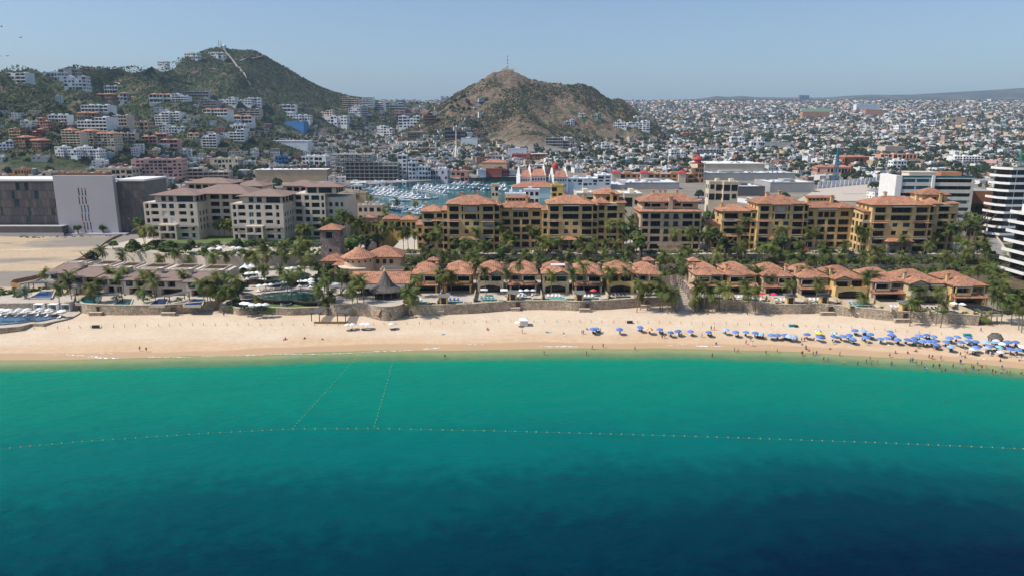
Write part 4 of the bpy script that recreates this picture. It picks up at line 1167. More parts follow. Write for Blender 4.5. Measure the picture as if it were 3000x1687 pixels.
 if tower:
  q=W*(.72 if not flip else .2)
  block(t,q-1.9,D*.72,H,3.8,4.2,3.4,[(1.2,2.6,1.6,2.8)],depth=.3,m=wall);hip_roof(t,q-1.9,q+1.9,D*.72,D*.72+4.2,H+3.4,1.3,.6)
 if pent:
  mb=MB();mb.box(W*.35,W*.95,D*.42,D*.62,H+1.9,H+2.3);mb.build('roof_terrace',M['stucco_white'],t)
 chimney(t,W*(.95 if not flip else .05),D*.3,3.0,H+2.9,1.0,wall)
 return t,p0,W
VILLAS=[(1210,1282,855,'B','stucco_tan','tan villa with tile skirt roof right beside the thatched hut',0,1,0),(1303,1381,855,'B','stucco_gold','gold villa with row of blue white loungers by its pool',0,0,0),(1401,1474,854,'A','stucco_cream','cream gabled villa with two square white parasols on its terrace',0,0,0),(1493,1571,854,'B','stucco_tan','tan villa with four white parasols in front',0,0,0),(1590,1664,855,'A','stucco_cream','cream gabled villa behind the bright turquoise pool',0,0,1),(1683,1761,856,'B','stucco_tan','tan villa with a single red parasol in front',0,0,0),(1777,1853,855,'A','stucco_gold','gold villa with arched veranda left of the palm grove',0,0,0),(1868,1932,855,'B','stucco_cream','cream villa mostly hidden by beach palms left of the stone stairs',0,1,0),(2034,2115,857,'B','stucco_tan','tan villa just right of the stone stairs behind tall palms',1,1,0),(2129,2212,858,'B','stucco_gold','gold villa half covered by palms left of two crimson parasols',1,0,0),(2233,2314,861,'B','stucco_tan','tan villa with crimson parasols in front',0,0,0),(2336,2421,866,'B','stucco_cream','cream villa with tile skirt left of the gold arched villa',1,0,0),(2438,2529,872,'A','stucco_gold','gold villa with arched veranda in the right row',1,0,0),(2550,2644,879,'B','stucco_tan','tan villa with teal shutters second from the last gatehouse',1,0,0),(2656,2758,886,'A','stucco_cream','cream gabled villa next to the right end of the row',1,0,0),(2783,2880,892,'B','stucco_gold','gold villa with two white parasols at the right end of the row',1,0,0)]
def make_pool(name,label,poly,z,water,edge=True,group=None,deckh=.25):
 c=Vector((sum(p[0] for p in poly)/len(poly),sum(p[1] for p in poly)/len(poly)))
 t=thing(name,label,'pool',(c.x,c.y,z),0,group)
 L=[(p[0]-c.x,p[1]-c.y) for p in poly]
 mb=MB();mb.face([(x,y,.18) for x,y in L]);mb.build('water',M[water],t)
 mb=MB();n=len(L)
 for i in range(n):
  a=Vector(L[i]);b=Vector(L[(i+1)%n])
  d=(b-a)
  if d.length<.01:continue
  d.normalize();q=Vector((d.y,-d.x))*.45
  A=[a,b,b+q,a+q]
  zt=.3
  mb.face([(A[0].x,A[0].y,zt),(A[3].x,A[3].y,zt),(A[2].x,A[2].y,zt),(A[1].x,A[1].y,zt)])
  mb.face([(A[3].x,A[3].y,-.6),(A[2].x,A[2].y,-.6),(A[2].x,A[2].y,zt),(A[3].x,A[3].y,zt)][::-1])
  mb.face([(A[0].x,A[0].y,0),(A[1].x,A[1].y,0),(A[1].x,A[1].y,zt),(A[0].x,A[0].y,zt)])
 mb.build('coping',M['pool_edge' if edge else 'trim'],t)
 return t
def rect(x0,x1,y0,y1):return[(x0,y0),(x1,y0),(x1,y1),(x0,y1)]
def wall_y(x):
 L=W4+W5
 xs_=[p[0] for p in L];ys_=[p[1] for p in L]
 return float(np.interp(x,xs_,ys_))
PCOL=['pool_teal','pool_teal','pool_teal','pool_dark','pool_aqua','pool_teal','pool_dark','pool_dark','pool_dark','pool_dark','pool_dark','pool_dark','pool_dark','pool_dark','pool_dark','pool_dark']
PLAB=['small teal pool of the villa nearest the thatched hut','small teal pool below the row of blue loungers','small teal pool with teal loungers before square parasols','small dark pool before the four white parasols','bright turquoise pool in front of a cream gabled villa','small teal pool beside the red parasol','dark pool of the gold villa left of the palm grove','dark pool behind beach palms left of the stone stairs','dark pool of the first villa right of the stone stairs','dark pool of the gold villa half covered by palms','dark pool in front of the crimson parasols','dark pool left of the gold arched villa in the right row','dark pool with teal loungers at the gold arched villa','dark pool beside the last gatehouse','dark pool with dark loungers next to the row end','dark pool with two white parasols at the row end']
hedge_spots=[]
DECKS=[]
for i,(u0,u1,vb,kind,wall,lab,fl,tw,pe) in enumerate(VILLAS):
 t,p0,W=villa(u0,u1,vb,kind,wall,lab,fl,tw,pe)
 xc=p0 .x+W*.5;wy=wall_y(xc)
 make_pool('pool',PLAB[i],rect(xc-W*.28,xc+W*.3,wy+2.0,wy+5.2),ZT-.05,PCOL[i],False,'villa pools')
 hedge_spots+=[(p0 .x-.6,wy+2.6,1.6),(p0 .x+W*.9,wy+2.2,1.4)]
 DECKS.append((xc,W,wy,p0 .y))
 mb=MB();mb.box(-.2,.2,0,p0 .y-wy-2,-.1,1.6);
 o=mb.build('garden_wall',M['stucco_cream'],None,False,(p0 .x-.9,wy+1.0,ZT-.05));tag(o,'low cream garden wall left of the '+lab.split(' with ')[0].split(' beside ')[0]+[' nearest the hut',' with loungers',' with square parasols',' with four parasols','',' with red parasol',' left of the grove','','','',' with crimson parasols','',' in right row',' with teal shutters','',' at row end'][i],'wall','garden walls between villas')
for i,(u,v,lab) in enumerate([(1303,884,'small gatehouse with slatted roof right of the hut palms'),(1503,880,'small gatehouse with slatted roof in front of the tan villa with parasols'),(1699,885,'small gatehouse with slatted roof left of the red parasol'),(2311,888,'small gatehouse with slatted roof right of the crimson parasols'),(2419,892,'small gatehouse with slatted roof left of the gold arched villa'),(2645,908,'small gatehouse with slatted roof near the right end of the wall')]):
 p=at(u,v,ZT);y=wall_y(p.x)
 t=thing('gatehouse',lab,'gatehouse',(p.x,y+.9,ZT-.05),0,'gatehouses on the beach wall')
 mb=MB();mb.box(-1.5,-.95,0,2.4,0,3.0);mb.box(.95,1.5,0,2.4,0,3.0);mb.box(-1.5,1.5,1.8,2.4,2.5,3.0);mb.build('pier',M['stucco_gold'],t)
 mb=MB();mb.box(-.93,.93,.35,.5,0,2.6);mb.build('door',M['dark_wood'],t)
 mb=MB()
 for k in range(9):mb.shed(-2.3,2.3,-.8+k*.45,-.8+k*.45+.42,3.1+k*.06,3.16+k*.06,.1)
 mb.build('slatted_roof',[M['pergola_slat'],M['pergola_slat']],t)
# ================================================================ MODERN VILLAS
def modern(u0,u1,vb,label,kind):
 p0=at(u0,vb,ZT);p1=at(u1,vb,ZT);W=p1 .x-p0 .x
 t=thing('villa',label,'villa',(p0 .x,p0 .y,ZT-.05),0,'modern villas with brown roofs')
 D=23
 if kind==0:
  ops=[(W*.08,W*.30,3.4,5.6,.5),(W*.40,W*.66,3.2,5.7,2.2),(W*.16,W*.88,.05,2.6,2.6)]
 else :
  ops=[(W*.07,W*.36,3.4,5.7,.6),(W*.44,W*.9,3.3,5.7,2.0),(W*.25,W*.6,.05,2.6,2.5),(W*.72,W*.92,.3,2.4,.5)]
 block(t,0,0,0,W,D,6.2,ops,depth=.6,m='stucco_beige',fstyle=lambda k,o:'blue' if k==0 else 'dark',left=[(3,6,3.4,5.6)],right=[(3,6,3.4,5.6)])
 mb=MB();mb.shed(-.6,W+.2,-1.8,D*.52,6.25,7.6,.3);mb.build('roof',[M['brown_roof'],M['eave_wood']],t)
 mb=MB();mb.box(0,W-.3,D*.52,D,6.2,7.9);mb.box(-.1,W-.2,D*.5,D*.52,7.2,8.3);mb.build('parapet',M['stucco_beige'],t)
 if kind==1:
  mb=MB();mb.box(W*.02,W*.4,-4,-.003,0,3.0,0,1);mb.box(W*.02,W*.4,-4,-3.8,3.0,3.6);mb.build('terrace',[M['stucco_beige'],M['paving']],t)
  put_awning(t,W*.02,W*.42,-.05,6.6,2.6)
 mb=MB();x0,x1,y0,y1=W*.12,W*.78,D*.62,D*.98
 mb.box(x0,x1,y0,y1,7.9,8.1,1)
 for a,b,c,d in((x0-.3,x1+.3,y0-.3,y0),(x0-.3,x1+.3,y1,y1+.3),(x0-.3,x0,y0,y1),(x1,x1+.3,y0,y1)):mb.box(a,b,c,d,7.9,8.6,0)
 mb.build('roof_garden',[M['stucco_beige'],M['gravel_roof']],t)
 q=MB();q.box(0,1,0,.3,0,.35);sl=q.mesh('lattice_slat',[M['eave_wood']])
 for k in range(7):link('lattice_slat',sl,t,(x0+.2,y0+.3+k*(y1-y0-.6)/7,8.12),0,(x1-x0-.4,1,1))
 mb=MB();mb.box(W*.86,W*.98,D*.3,D*.42,6.5,9.2,0);mb.box(W*.85,W*.99,D*.29,D*.43,9.2,9.45,0);mb.build('chimney',M['stucco_beige'],t)
MOD=[(148,218,840,'modern beige villa at the far left end above the beach club',1),(219,292,852,'modern beige villa with terrace second from the left above the curved wall',1),(293,364,858,'modern beige villa behind the double pergola',1),(365,458,862,'modern beige villa behind the teal pool right of the pergola',0),(459,546,864,'modern beige villa between the two dark blue pools',0),(547,640,868,'modern beige villa at the right end beside the palms',0)]
for a in MOD:modern(*a)
for u0,u1,v0,v1,c,lab in[(222,295,866,889,'pool_teal','teal wedge-shaped pool at the rounded end of the curved wall'),(330,388,877,894,'pool_teal','teal rectangular pool right of the double pergola'),(435,492,876,895,'pool_blue','dark blue pool left of the slatted walkway roof'),(537,598,877,895,'pool_blue','dark blue pool right of the slatted walkway roof'),(90,158,853,873,'pool_blue','blue pool on the upper terrace by the silver palm')]:
 zz=ZT if u0>200 else ZT+.3
 a,b,c1,d=at(u0,v1,zz),at(u1-8,v1,zz),at(u1,v0,zz),at(u0+30,v0,zz)
 make_pool('pool',lab,[(p.x,p.y) for p in(a,b,c1,d)],ZT-.05 if u0>200 else ZT+.1,c,False,'modern villa pools')
def pergola(u,v,w,d,h,z,label,rot=0):
 p=at(u,v,z)
 t=thing('pergola',label,'pergola',p,rot)
 mb=MB()
 for x in(-w/2+.15,w/2-.15):
  for y in(-d/2+.15,d/2-.15):
   mb2=MB();mb2 .box(x-.12,x+.12,y-.12,y+.12,0,h);mb2 .build('post',M['dark_wood'],t)
 mb.box(-w/2,w/2,-d/2,-d/2+.2,h,h+.22);mb.box(-w/2,w/2,d/2-.2,d/2,h,h+.22);mb.build('beam',M['dark_wood'],t)
 q=MB();q.box(-.11,.11,-d/2-.3,d/2+.3,0,.1);sl=q.mesh('slat',[M['pergola_slat']])
 n=int(w/.34)
 for k in range(n+1):link('slat',sl,t,(-w/2+k*w/n,0,h+.23))
 return t
pergola(318,885,9,4.5,3.0,ZT,'wide dark slatted pergola between two teal pools',rad(4))
pergola(212,862,5.5,4,2.8,ZT,'dark slatted pergola on the upper terrace left of the curved wall',rad(8))
pergola(520,884,3.2,9,2.9,ZT,'long slatted walkway roof between the dark blue pools',rad(-28))
pergola(442,868,4.0,3,2.8,ZT,'small slatted pergola left of the first dark blue pool',rad(10))
pergola(118,846,7,4,2.7,ZT,'weathered slatted roof beside the sand lot fence',rad(8))
# ================================================================ LEFT BEACH CLUB
zc=5.7
cl=[(-60,962),(0,958),(60,953),(90,945),(125,945),(160,938),(195,931),(214,925),(236,912),(225,890),(100,876),(-60,880)]
poly=px_line(cl,zc)
cut_slab('beach_club_deck',poly,2.5,zc-.3,M['stone'],M['paving'])
pp=[(-60,952),(0,949),(60,944),(92,939),(122,938),(155,931),(188,926),(172,921),(105,918),(-60,922)]
make_pool('pool','large curved infinity pool at the far left edge of the beach',px_line(pp,zc),zc-.35,'pool_slate',True)
cut_slab('upper_club_terrace',px_line([(-60,895),(92,893),(150,893),(214,893),(222,866),(60,850),(-60,850)],7.6),3,ZT-.2,M['stone'],M['paving'])
# ================================================================ POOL DECKS AND RESTAURANT
def sx(u,Y,z):
 dep=Y*CT-(z-CAMZ)*ST
 return(u-1500)/FPX*dep
cut_slab('lower_pool_deck',[(sx(700,272,9),273.5),(sx(760,271,9),274.5),(sx(830,271,9),274),(sx(880,271,9),271.5),(sx(935,271,9),271.5),(sx(985,274,9),276),(sx(1010,300,9),301),(sx(715,300,9),301)],3,9.0,M['pool_edge'],M['paving'])
cut_slab('upper_pool_deck',[(sx(722,300,12),300),(sx(860,300,12),298.5),(sx(925,303,12),305),(sx(930,325,12),327),(sx(700,325,12),327)],3,11.9,M['pool_edge'],M['paving'])
lp=[(735,878),(752,864),(795,857),(855,853),(920,849),(950,851),(940,866),(932,884),(893,885),(856,879),(815,880),(783,878)]
make_pool('pool','large emerald infinity pool with wavy dark edge below rows of white umbrellas',px_line(lp,9.2),9.0,'pool_dark',True)
up=[(733,817),(745,813),(800,812),(830,806),(905,801),(912,806),(880,818),(830,821),(790,823)]
make_pool('pool','narrow emerald upper pool with tall dark edge among the umbrellas',px_line(up,12.1),11.9,'pool_dark',True)
make_pool('pool','long teal pool on the hotel terrace below the beige hotel',px_line([(645,746),(790,742),(770,734),(660,737)],16.8),16.6,'pool_teal',False)
for u,v,r,lab in((722,866,2.2,'round stone hot tub at the left end of the emerald pool'),(838,893,1.8,'round hot tub on the small lawn')):
 p=at(u,v,9.6 if u<800 else ZT-1.1);n=18
 t=thing('hot_tub',lab,'hot tub',p)
 mb=MB();mb.lathe([(r+.35,-.8),(r+.35,.7),(r,.7),(r,.45)],n);mb.build('rim',M['stone_tower'],t)
 mb=MB();mb.face([(r*math.cos(2*math.pi*k/n),r*math.sin(2*math.pi*k/n),.5) for k in range(n)]);mb.build('water',M['pool_dark'],t)
cut_slab('lawn',[(sx(674,268,7.5),266.2),(sx(745,268,7.5),266.4),(sx(800,268,7.5),265.6),(sx(880,268,7.5),265.5),(sx(930,268,7.5),268),(sx(930,270,7.5),270.8),(sx(680,272,7.5),272.5)],6,ZT-1.15,M['lawn'],M['lawn'])
t=thing('stone_tower','square stone tower with tile roof behind the round tiled building','tower',(sx(940,322,20),322,11))
W=sx(997,322,20)-sx(940,322,20)
block(t,0,0,0,W,W,18.6,[(W*.3,W*.62,14.6,17.4,.8),(W*.42,W*.56,8.2,9.8,.5),(W*.42,W*.56,3.2,4.8,.5)],depth=.6,m='stone_tower',right=[(W*.3,W*.62,14.6,17.4)],left=[(W*.3,W*.62,14.6,17.4)])
hip_roof(t,0,W,0,W,18.6,2.4,1.1)
mb=MB();mb.shed(W*.3,W*.7,-.9,-.003,6.2,6.9,.15);mb.build('window_hood',[M['tile'],M['eave_wood']],t)
cxr,cyr=sx(1053,312,15),312.0
t=thing('round_pavilion','round stucco pavilion with conical tile roof above the restaurant','pavilion',(cxr,cyr,11.3))
mb=MB();mb.lathe([(6.4,0),(6.4,8.1)],28);mb.build('wall',M['stucco_tan'],t,True)
mb=MB();mb.lathe([(7.6,7.7),(7.7,8.0),(0.05,12.2)],28);mb.build('roof',[M['tile']],t)
q=MB();q.box(-.35,.35,-.15,.1,0,.8,0);q.box(-.45,.45,-.1,.12,-.1,0,1);pm=q.mesh('window',[M['glass_dark'],M['trim']])
for k in range(6):
 an=rad(-150+k*24);link('window',pm,t,(6.38*math.cos(an),6.38*math.sin(an),6.1),an+math.pi/2)
mb=MB();mb.lathe([(6.3,4.3),(9.2,4.1),(9.2,3.85),(6.3,4.0)],20,0,0,0,rad(-165),rad(-60));mb.build('canopy',M['stucco_beige'],t)
for an in(-150,-128,-106,-84):
 q=MB();q.tube([(8.4*math.cos(rad(an)),8.4*math.sin(rad(an)),0),(8.4*math.cos(rad(an)),8.4*math.sin(rad(an)),3.9)],[.3,.28],8);q.build('column',M['stucco_tan'],t)
block(t,4,2,0,14,13,7.4,[(3+3*k,4.6+3*k,4.2,6.2) for k in range(3)],depth=.5,m='stucco_tan')
hip_roof(t,3.2,18,1.5,15,7.5,3.9,1.2)
block(t,-17,3,0,10,9,5.4,[(1+3*k,3+3*k,1.4,4.2) for k in range(3)],depth=1.0,m='stucco_tan')
hip_roof(t,-17,-7,3,12,5.4,2.6,1.0)
block(t,-11,-1,0,5.5,7,4.2,[(1,4,.8,3.4)],depth=1.2,m='stucco_tan');hip_roof(t,-11,-5.5,-1,6,4.2,2.0,.9)
x0,x1=sx(1034,284,12),sx(1192,284,12)
t=thing('restaurant','long open restaurant with wide terracotta tile roof behind the thatched hut','restaurant',(x0,284,ZT+.45))
W=x1-x0
block(t,0,3,0,W,12,4.0,[(.8+3.4*k,3.4+3.4*k,.1,3.0) for k in range(int(W/3.5))],depth=2.0,m='stucco_tan')
mb=MB();mb.gable(-.8,W+.8,-.6,13,4.2,3.6,.3,.3,axis='x');mb.build('roof',[M['tile'],M['eave_wood']],t)
for k in range(8):
 q=MB();q.box(-.2,.2,-.2,.2,0,4.0);q.build('post',M['dark_wood'],t,False,(.4+k*(W-.8)/7,-.4,0))
mb=MB();mb.box(W*.45,W*.86,9.5,17,6.2,7.6,0);mb.box(W*.43,W*.88,9.2,17.2,7.6,7.9,0)
mb.build('skylight_frame',M['stucco_tan'],t)
q=MB();q.box(0,.35,0,7.4,0,.25);sl=q.mesh('skylight_slat',[M['pergola_slat']])
for k in range(14):link('skylight_slat',sl,t,(W*.455+k*W*.39/13,9.5,8.0))
mb=MB();mb.shed(-9,W*.98,-5.5,-.7,3.2,3.9,.12);mb.build('shade_roof',[M['pergola_slat'],M['dark_wood']],t)
for k in range(7):
 q=MB();q.box(-.14,.14,-.14,.14,0,3.1);q.build('post',M['dark_wood'],t,False,(-8.5+k*(W+6)/6,-5.2,0))
def palapa(loc,r,hp,ht,label,n=10,cap=True):
 t=thing('thatched_hut',label,'hut',loc)
 prof=[(r,hp-.55),(r+.15,hp-.2),(r*.82,hp+.5),(r*.6,hp+1.25),(r*.4,hp+ht*.42),(r*.25,hp+ht*.66),(r*.12,hp+ht*.88),(.25,hp+ht)]
 mb=MB();mb.lathe(prof,36);
 mb.v=[(x*(1+R.uniform(-.03,.03)),y*(1+R.uniform(-.03,.03)),z+R.uniform(-.1,.1)) for x,y,z in mb.v]
 mb.build('thatch',M['thatch'],t)
 if cap:
  mb=MB();mb.lathe([(.5,hp+ht-.1),(.6,hp+ht+.3),(.25,hp+ht+.7),(.35,hp+ht+1.0),(.02,hp+ht+1.5)],12);mb.build('finial',M['stucco_tan'],t)
 for k in range(n):
  an=2*math.pi*(k+.5)/n
  q=MB();q.tube([(r*.8*math.cos(an),r*.8*math.sin(an),0),(r*.78*math.cos(an),r*.78*math.sin(an),hp+.3)],[.22,.18],7);q.build('post',M['palm_trunk'],t,True)
 return t
pc=atY(1130,860,277)
t=palapa((pc.x,277,ZT+.45),6.3,3.4,7.0,'large conical thatched hut with pointed roof on the stone bastion')
mb=MB();mb.lathe([(4.4,0),(4.4,1.1),(4.0,1.1),(4.0,0)],24);mb.build('counter',M['dark_wood'],t)
p=at(1131,928,ZS);t=thing('thatched_porch','small thatched archway in the stone wall beneath the big hut','porch',(p.x,p.y-.2,ZS-.3))
mb=MB()
for k in range(9):
 a0,a1=rad(180-k*20),rad(160-k*20)
 f=lambda a,r:(r*1.15*math.cos(a),r*math.sin(a)*1.25+1.3*(1-abs(math.cos(a)))+.6)
 for y in(-1.6,):
  A,B,C1,D1=f(a0,2.2),f(a1,2.2),f(a1,1.6),f(a0,1.6)
  mb.face([(A[0],-1.6,A[1]),(B[0],-1.6,B[1]),(C1[0],-1.6,C1[1]),(D1[0],-1.6,D1[1])][::-1])
  mb.face([(A[0],-1.6,A[1]),(B[0],-1.6,B[1]),(B[0],1.2,B[1]),(A[0],1.2,A[1])])
  mb.face([(D1[0],-1.6,D1[1]),(C1[0],-1.6,C1[1]),(C1[0],1.2,C1[1]),(D1[0],1.2,D1[1])])
mb.build('arch',M['thatch'],t)
mb=MB();mb.box(-1.5,1.5,-.3,-.1,0,2.6);mb.build('door',M['dark_wood'],t)
p0_,p1_=at(955,858,10.5),at(990,828,13.5)
mb=MB();n=6
for k in range(n):
 a=p0_.lerp(p1_,k/n);b=p0_.lerp(p1_,(k+1)/n)
 w0=2.0;s=.5
 mb.face([(a.x-w0,a.y-s,a.z),(a.x+w0,a.y+s,a.z-.5),(b.x+w0,b.y+s,b.z-.5+.25),(b.x-w0,b.y-s,b.z+.25)])
o=mb.build('shade_sail',M['canvas_white']);tag(o,'overlapping white shade sails beside the restaurant steps','shade sail')
t=thing('stone_stairs','curving stone stairs and ramp between the two villa rows','stairs',(at(2000,890,6).x,268,4.0))
q0=t.location
mb=MB()
for k in range(14):
 y=270+k*1.6;z=5.2+k*.42
 mb.box(-4.2+k*.25,3.0+k*.12,y-q0 .y,y+1.6-q0 .y,0,z-q0 .z)
mb.build('steps',M['paving'],t)
for sgn,nm in((-4.6,'side_wall'),(3.2,'side_wall')):
 mb=MB()
 for k in range(12):
  y0=270+k*2;b=.22*k
  xx=sgn+(b if sgn<0 else -.05*k*k*.4)
  mb.box(xx,xx+.8,y0-q0 .y,y0+2.01-q0 .y,0,5.2+k*.45)
 mb.build(nm,M['stone_tower'],t)
mb=MB();L=[at(u,v,z) for u,v,z in((1185,790,11.7),(1172,770,11.8),(1160,752,11.9),(1166,735,11.9),(1178,715,12.0),(1186,700,12.0),(1190,690,12.0))]
for a,b in zip(L,L[1:]):
 w=3.2;mb.face([(a.x-w,a.y,a.z),(a.x+w,a.y,a.z),(b.x+w,b.y,b.z),(b.x-w,b.y,b.z)])
struct(mb.build('path',M['paving']))
# ================================================================ RIGHT SIDE: ROAD, WHITE HOTELS, CREAM BLOCK
L=[(2965,862,7.2),(2935,800,8.6),(2915,760,9.6),(2900,720,10.6),(2888,690,11.4),(2880,665,12)]
R_=[(3060,862,7.2),(2990,800,8.6),(2960,760,9.6),(2935,720,10.6),(2912,690,11.4),(2898,665,12)]
mb=MB();A=[at(*q) for q in L];B=[at(*q) for q in R_]
for k in range(len(A)-1):mb.face([tuple(A[k]),tuple(B[k]),tuple(B[k+1]),tuple(A[k+1])])
struct(mb.build('road',M['asphalt_pale']))
wl=[(p.x+.3,p.y) for p in B]
wall_run('road_wall','low pale wall along the right side of the sloping road',wl,3,lambda i:B[i].z+1.1,.35,'stucco_beige')
wl=[(p.x-.5,p.y) for p in A]
cut_slab('garden_bank',[(GXR-2,296),(GXR+10,296)]+[(p.x-.6,p.y) for p in A]+[(GXR+2,400)],3,9.4,M['soil'],M['soil'])
def white_hotel(label,u0,u1,Y,vt,zb,n,fh,rot,D,slope=0.0,left_bands=True):
 x0=atY(u0,600,Y).x;x1=atY(u1,600,Y).x
 t=thing('hotel',label,'hotel',(x0,Y,zb),rot)
 W=x1-x0;H=n*fh
 mb=MB();mb.box(2.0,W,2.0,D,0,H+1.0,0,1);mb.build('wall',[M['glass_blue'],M['paving']],t)
 for k in range(n+1):
  z=k*fh
  e=slope*(n-k)
  mb=MB()
  P=[(0-e*.0,0),(W,0),(W,D),(-6+0,D),(-6,7)]
  P=[(-1.5-e,4.5),(1.5-e,0),(W,0),(W,D),(-1.5-e,D)]
  mb.prism(P,z,z+.45,0,1,True)
  for i in(0,1,4):
   a=Vector(P[i]);b=Vector(P[(i+1)%5]);d=(b-a).normalized();q=Vector((-d.y,d.x))*.2
   c=[a,b,b+q,a+q]
   mb.prism([tuple(v) for v in c],z+.45,z+1.35,0)
  mb.build('balcony_band',[M['stucco_white'],M['paving']],t)
 q=MB();q.box(0,.3,0,.3,0,fh-.5);pm=q.mesh('column',[M['stucco_white']])
 for k in range(n):
  for j in range(int(W/6)):
   link('column',pm,t,(5+j*6,1.55,k*fh+.45))
  link('window',WIN['blue'],t,(4.5,1.96,k*fh+.5),0,(max(2,min(W-6,7)),1,fh-.7))
  link('window',WIN['dark'],t,(1.96,D-1,k*fh+.5),-math.pi/2,(D-4,1,fh-.7))
 return t,W,H
t,W,H=white_hotel('white curved hotel with stacked balcony bands on the right edge above the truck',2945,3130,415,490,13,9,4.2,0,15,.25)
mb=MB();mb.box(3,W,4,14,H+3.6,H+4.0);
for k in range(5):mb.box(4+k*9,4.4+k*9,6.5,6.9,H+.5,H+3.6)
mb.build('roof_deck',M['pergola_slat'],t)
t,W,H=white_hotel('white terraced hotel wing cut by the right frame edge beside the road',3075,3300,300,625,8.0,7,4.2,0,21,.35)
mb=MB();mb.box(1.5,20,3,18,H,H+4.2);mb.build('roof_block',M['stucco_white'],t)
xx0,xx1=atY(2622,560,440).x,atY(2842,560,440).x
t=thing('office_block','cream slab building with long glass bands behind the right yellow building','building',(xx0,440,6),rad(-4))
W=xx1-xx0;fh=4.3;n=9;H=fh*n
ops=[]
for k in range(2,n):
 ops+=[(3.5,W*.45,k*fh+1.5,k*fh+3.7),(W*.50,W*.97,k*fh+1.5,k*fh+3.7)]
block(t,0,0,0,W,22,H,ops,depth=.9,m='stucco_pale',fstyle=lambda k,o:R.choice(['teal','blue','teal','dark']),left=[(4,5,4*k+2,4*k+3.4) for k in range(4,9)])
mb=MB();mb.box(-.3,3.2,-.6,22.4,0,H+1.2);mb.box(W*.455,W*.49,-.8,1,fh*5,H+1.3);mb.build('fin',M['stucco_white'],t)
mb=MB();mb.box(0,W,.1,.25,H,H+1.3);mb.build('glass_parapet',M['glass_teal'],t)
mb=MB();mb.box(10,26,6,16,H,H+2.8);mb.box(9.5,26.5,5.5,16.5,H+2.8,H+3.2);mb.build('roof_block',M['stucco_beige'],t)
mb=MB();mb.box(30,42,8,16,H,H+3.0);mb.build('roof_block',M['stucco_terracotta'],t)
mb=MB();mb.box(W+2,W+20,12,40,0,30,0,1);mb.box(W+20.5,W+30,16,40,0,22,0,1);
o=mb.build('annex',[M['stucco_terracotta'],M['concrete']],t)
p=at(2905,690,11.3)
t=thing('truck','white delivery truck parked at the top of the sloping road','truck',p,rad(-14))
mb=MB();mb.box(-1.2,1.2,.3,6.2,.95,3.6);mb.build('box_body',M['stucco_white'],t)
mb=MB();mb.prism([(-1.1,-1.9),(1.1,-1.9),(1.1,.2),(-1.1,.2)],.7,1.6);mb.prism([(-1.05,-1.5),(1.05,-1.5),(1.1,.2),(-1.1,.2)],1.6,2.7);mb.build('cab',M['stucco_white'],t)
mb=MB();mb.box(-.95,.95,-1.53,-1.5,1.7,2.5);mb.build('windscreen',M['glass_dark'],t)
q=MB();q.tube([(-.15,0,0),(.15,0,0)],[.48,.48],12);wm=q.mesh('wheel',[M['frame_dark']])
for xx in(-1.0,1.0):
 for yy in(-1.0,4.9):link('wheel',wm,t,(xx,yy,.5))
# ================================================================ PLANTS
def palm_crown(seed,n=24,L=3.0,fan=False):
 r=random.Random(seed);mb=MB()
 for k in range(n):
  az=2*math.pi*(k*.381966+r.uniform(-.03,.03))
  el=rad(r.uniform(-25,82)) if k>5 else rad(r.uniform(-62,-25))
  ln=L*r.uniform(.8,1.12)
  d=Vector((math.cos(az),math.sin(az),0));side=Vector((-d.y,d.x,0))
  m=7;pts=[];p=Vector((0,0,0));e=el
  for q in range(m+1):
   pts.append(p.copy())
   p=p+(d*math.cos(e)+Vector((0,0,1))*math.sin(e))*ln/m
   e-=rad(r.uniform(11,17))
  for q in range(m):
   a,b=pts[q],pts[q+1]
   f=(q+.5)/m
   w=ln*.27*math.sin(math.pi*min(1,f*.82+.16))**.8
   for sgn in(-1,1):
    for h in range(2):
     c0=a.lerp(b,h*.5);c1=a.lerp(b,h*.5+.42)
     tip=(c0+c1)/2+side*sgn*w+d*w*.42-Vector((0,0,w*r.uniform(.35,.75)))
     mb.face([tuple(c0),tuple(c1),tuple(tip)] if sgn>0 else[tuple(c1),tuple(c0),tuple(tip)])
 return mb.mesh('palm_crown',[M['palm_leaf']])
def palm_trunk(seed):
 r=random.Random(seed);mb=MB();n=7;pts=[];lean=r.uniform(-.03,.03);lean2=r.uniform(-.03,.03)
 for k in range(n+1):
  f=k/n;pts.append((lean*math.sin(f*3),lean2*math.sin(f*3),f))
 mb.tube(pts,[.20,.165,.15,.145,.14,.135,.13,.15],7)
 return mb.mesh('palm_trunk',[M['palm_trunk']],True)
CROWNS=[palm_crown(100+k,22+k%3*3,2.9+.12*(k%4)) for k in range(7)]
TRUNKS=[palm_trunk(200+k) for k in range(5)]
PALMS=[]
def floor_z(x,Y):
 u=project(x,Y,9)[0]
 if u>1186:
  if Y<wall_y(x) or(1957<u<2045 and Y<300):return gz(x,Y)
  return ZT if Y<312 else 10.2 if Y<328 else 12.4 if Y<341 else 15.0 if Y<400 else gz(x,Y)
 if u>968:return(gz(x,Y) if Y<268 else 9.1 if Y<318 else 11.5 if Y<372 else gz(x,Y))
 if u>674:return(gz(x,Y) if Y<266 else 7.45 if Y<272 else 9.0 if Y<300 else 11.9 if Y<327 else 16.6 if Y<420 else gz(x,Y))
 if u>225:return ZT if Y<330 else(16.6 if(u>330 and Y<420) else gz(x,Y))
 return gz(x,Y) if Y<262 else(ZT-.2 if Y<296 else gz(x,Y))
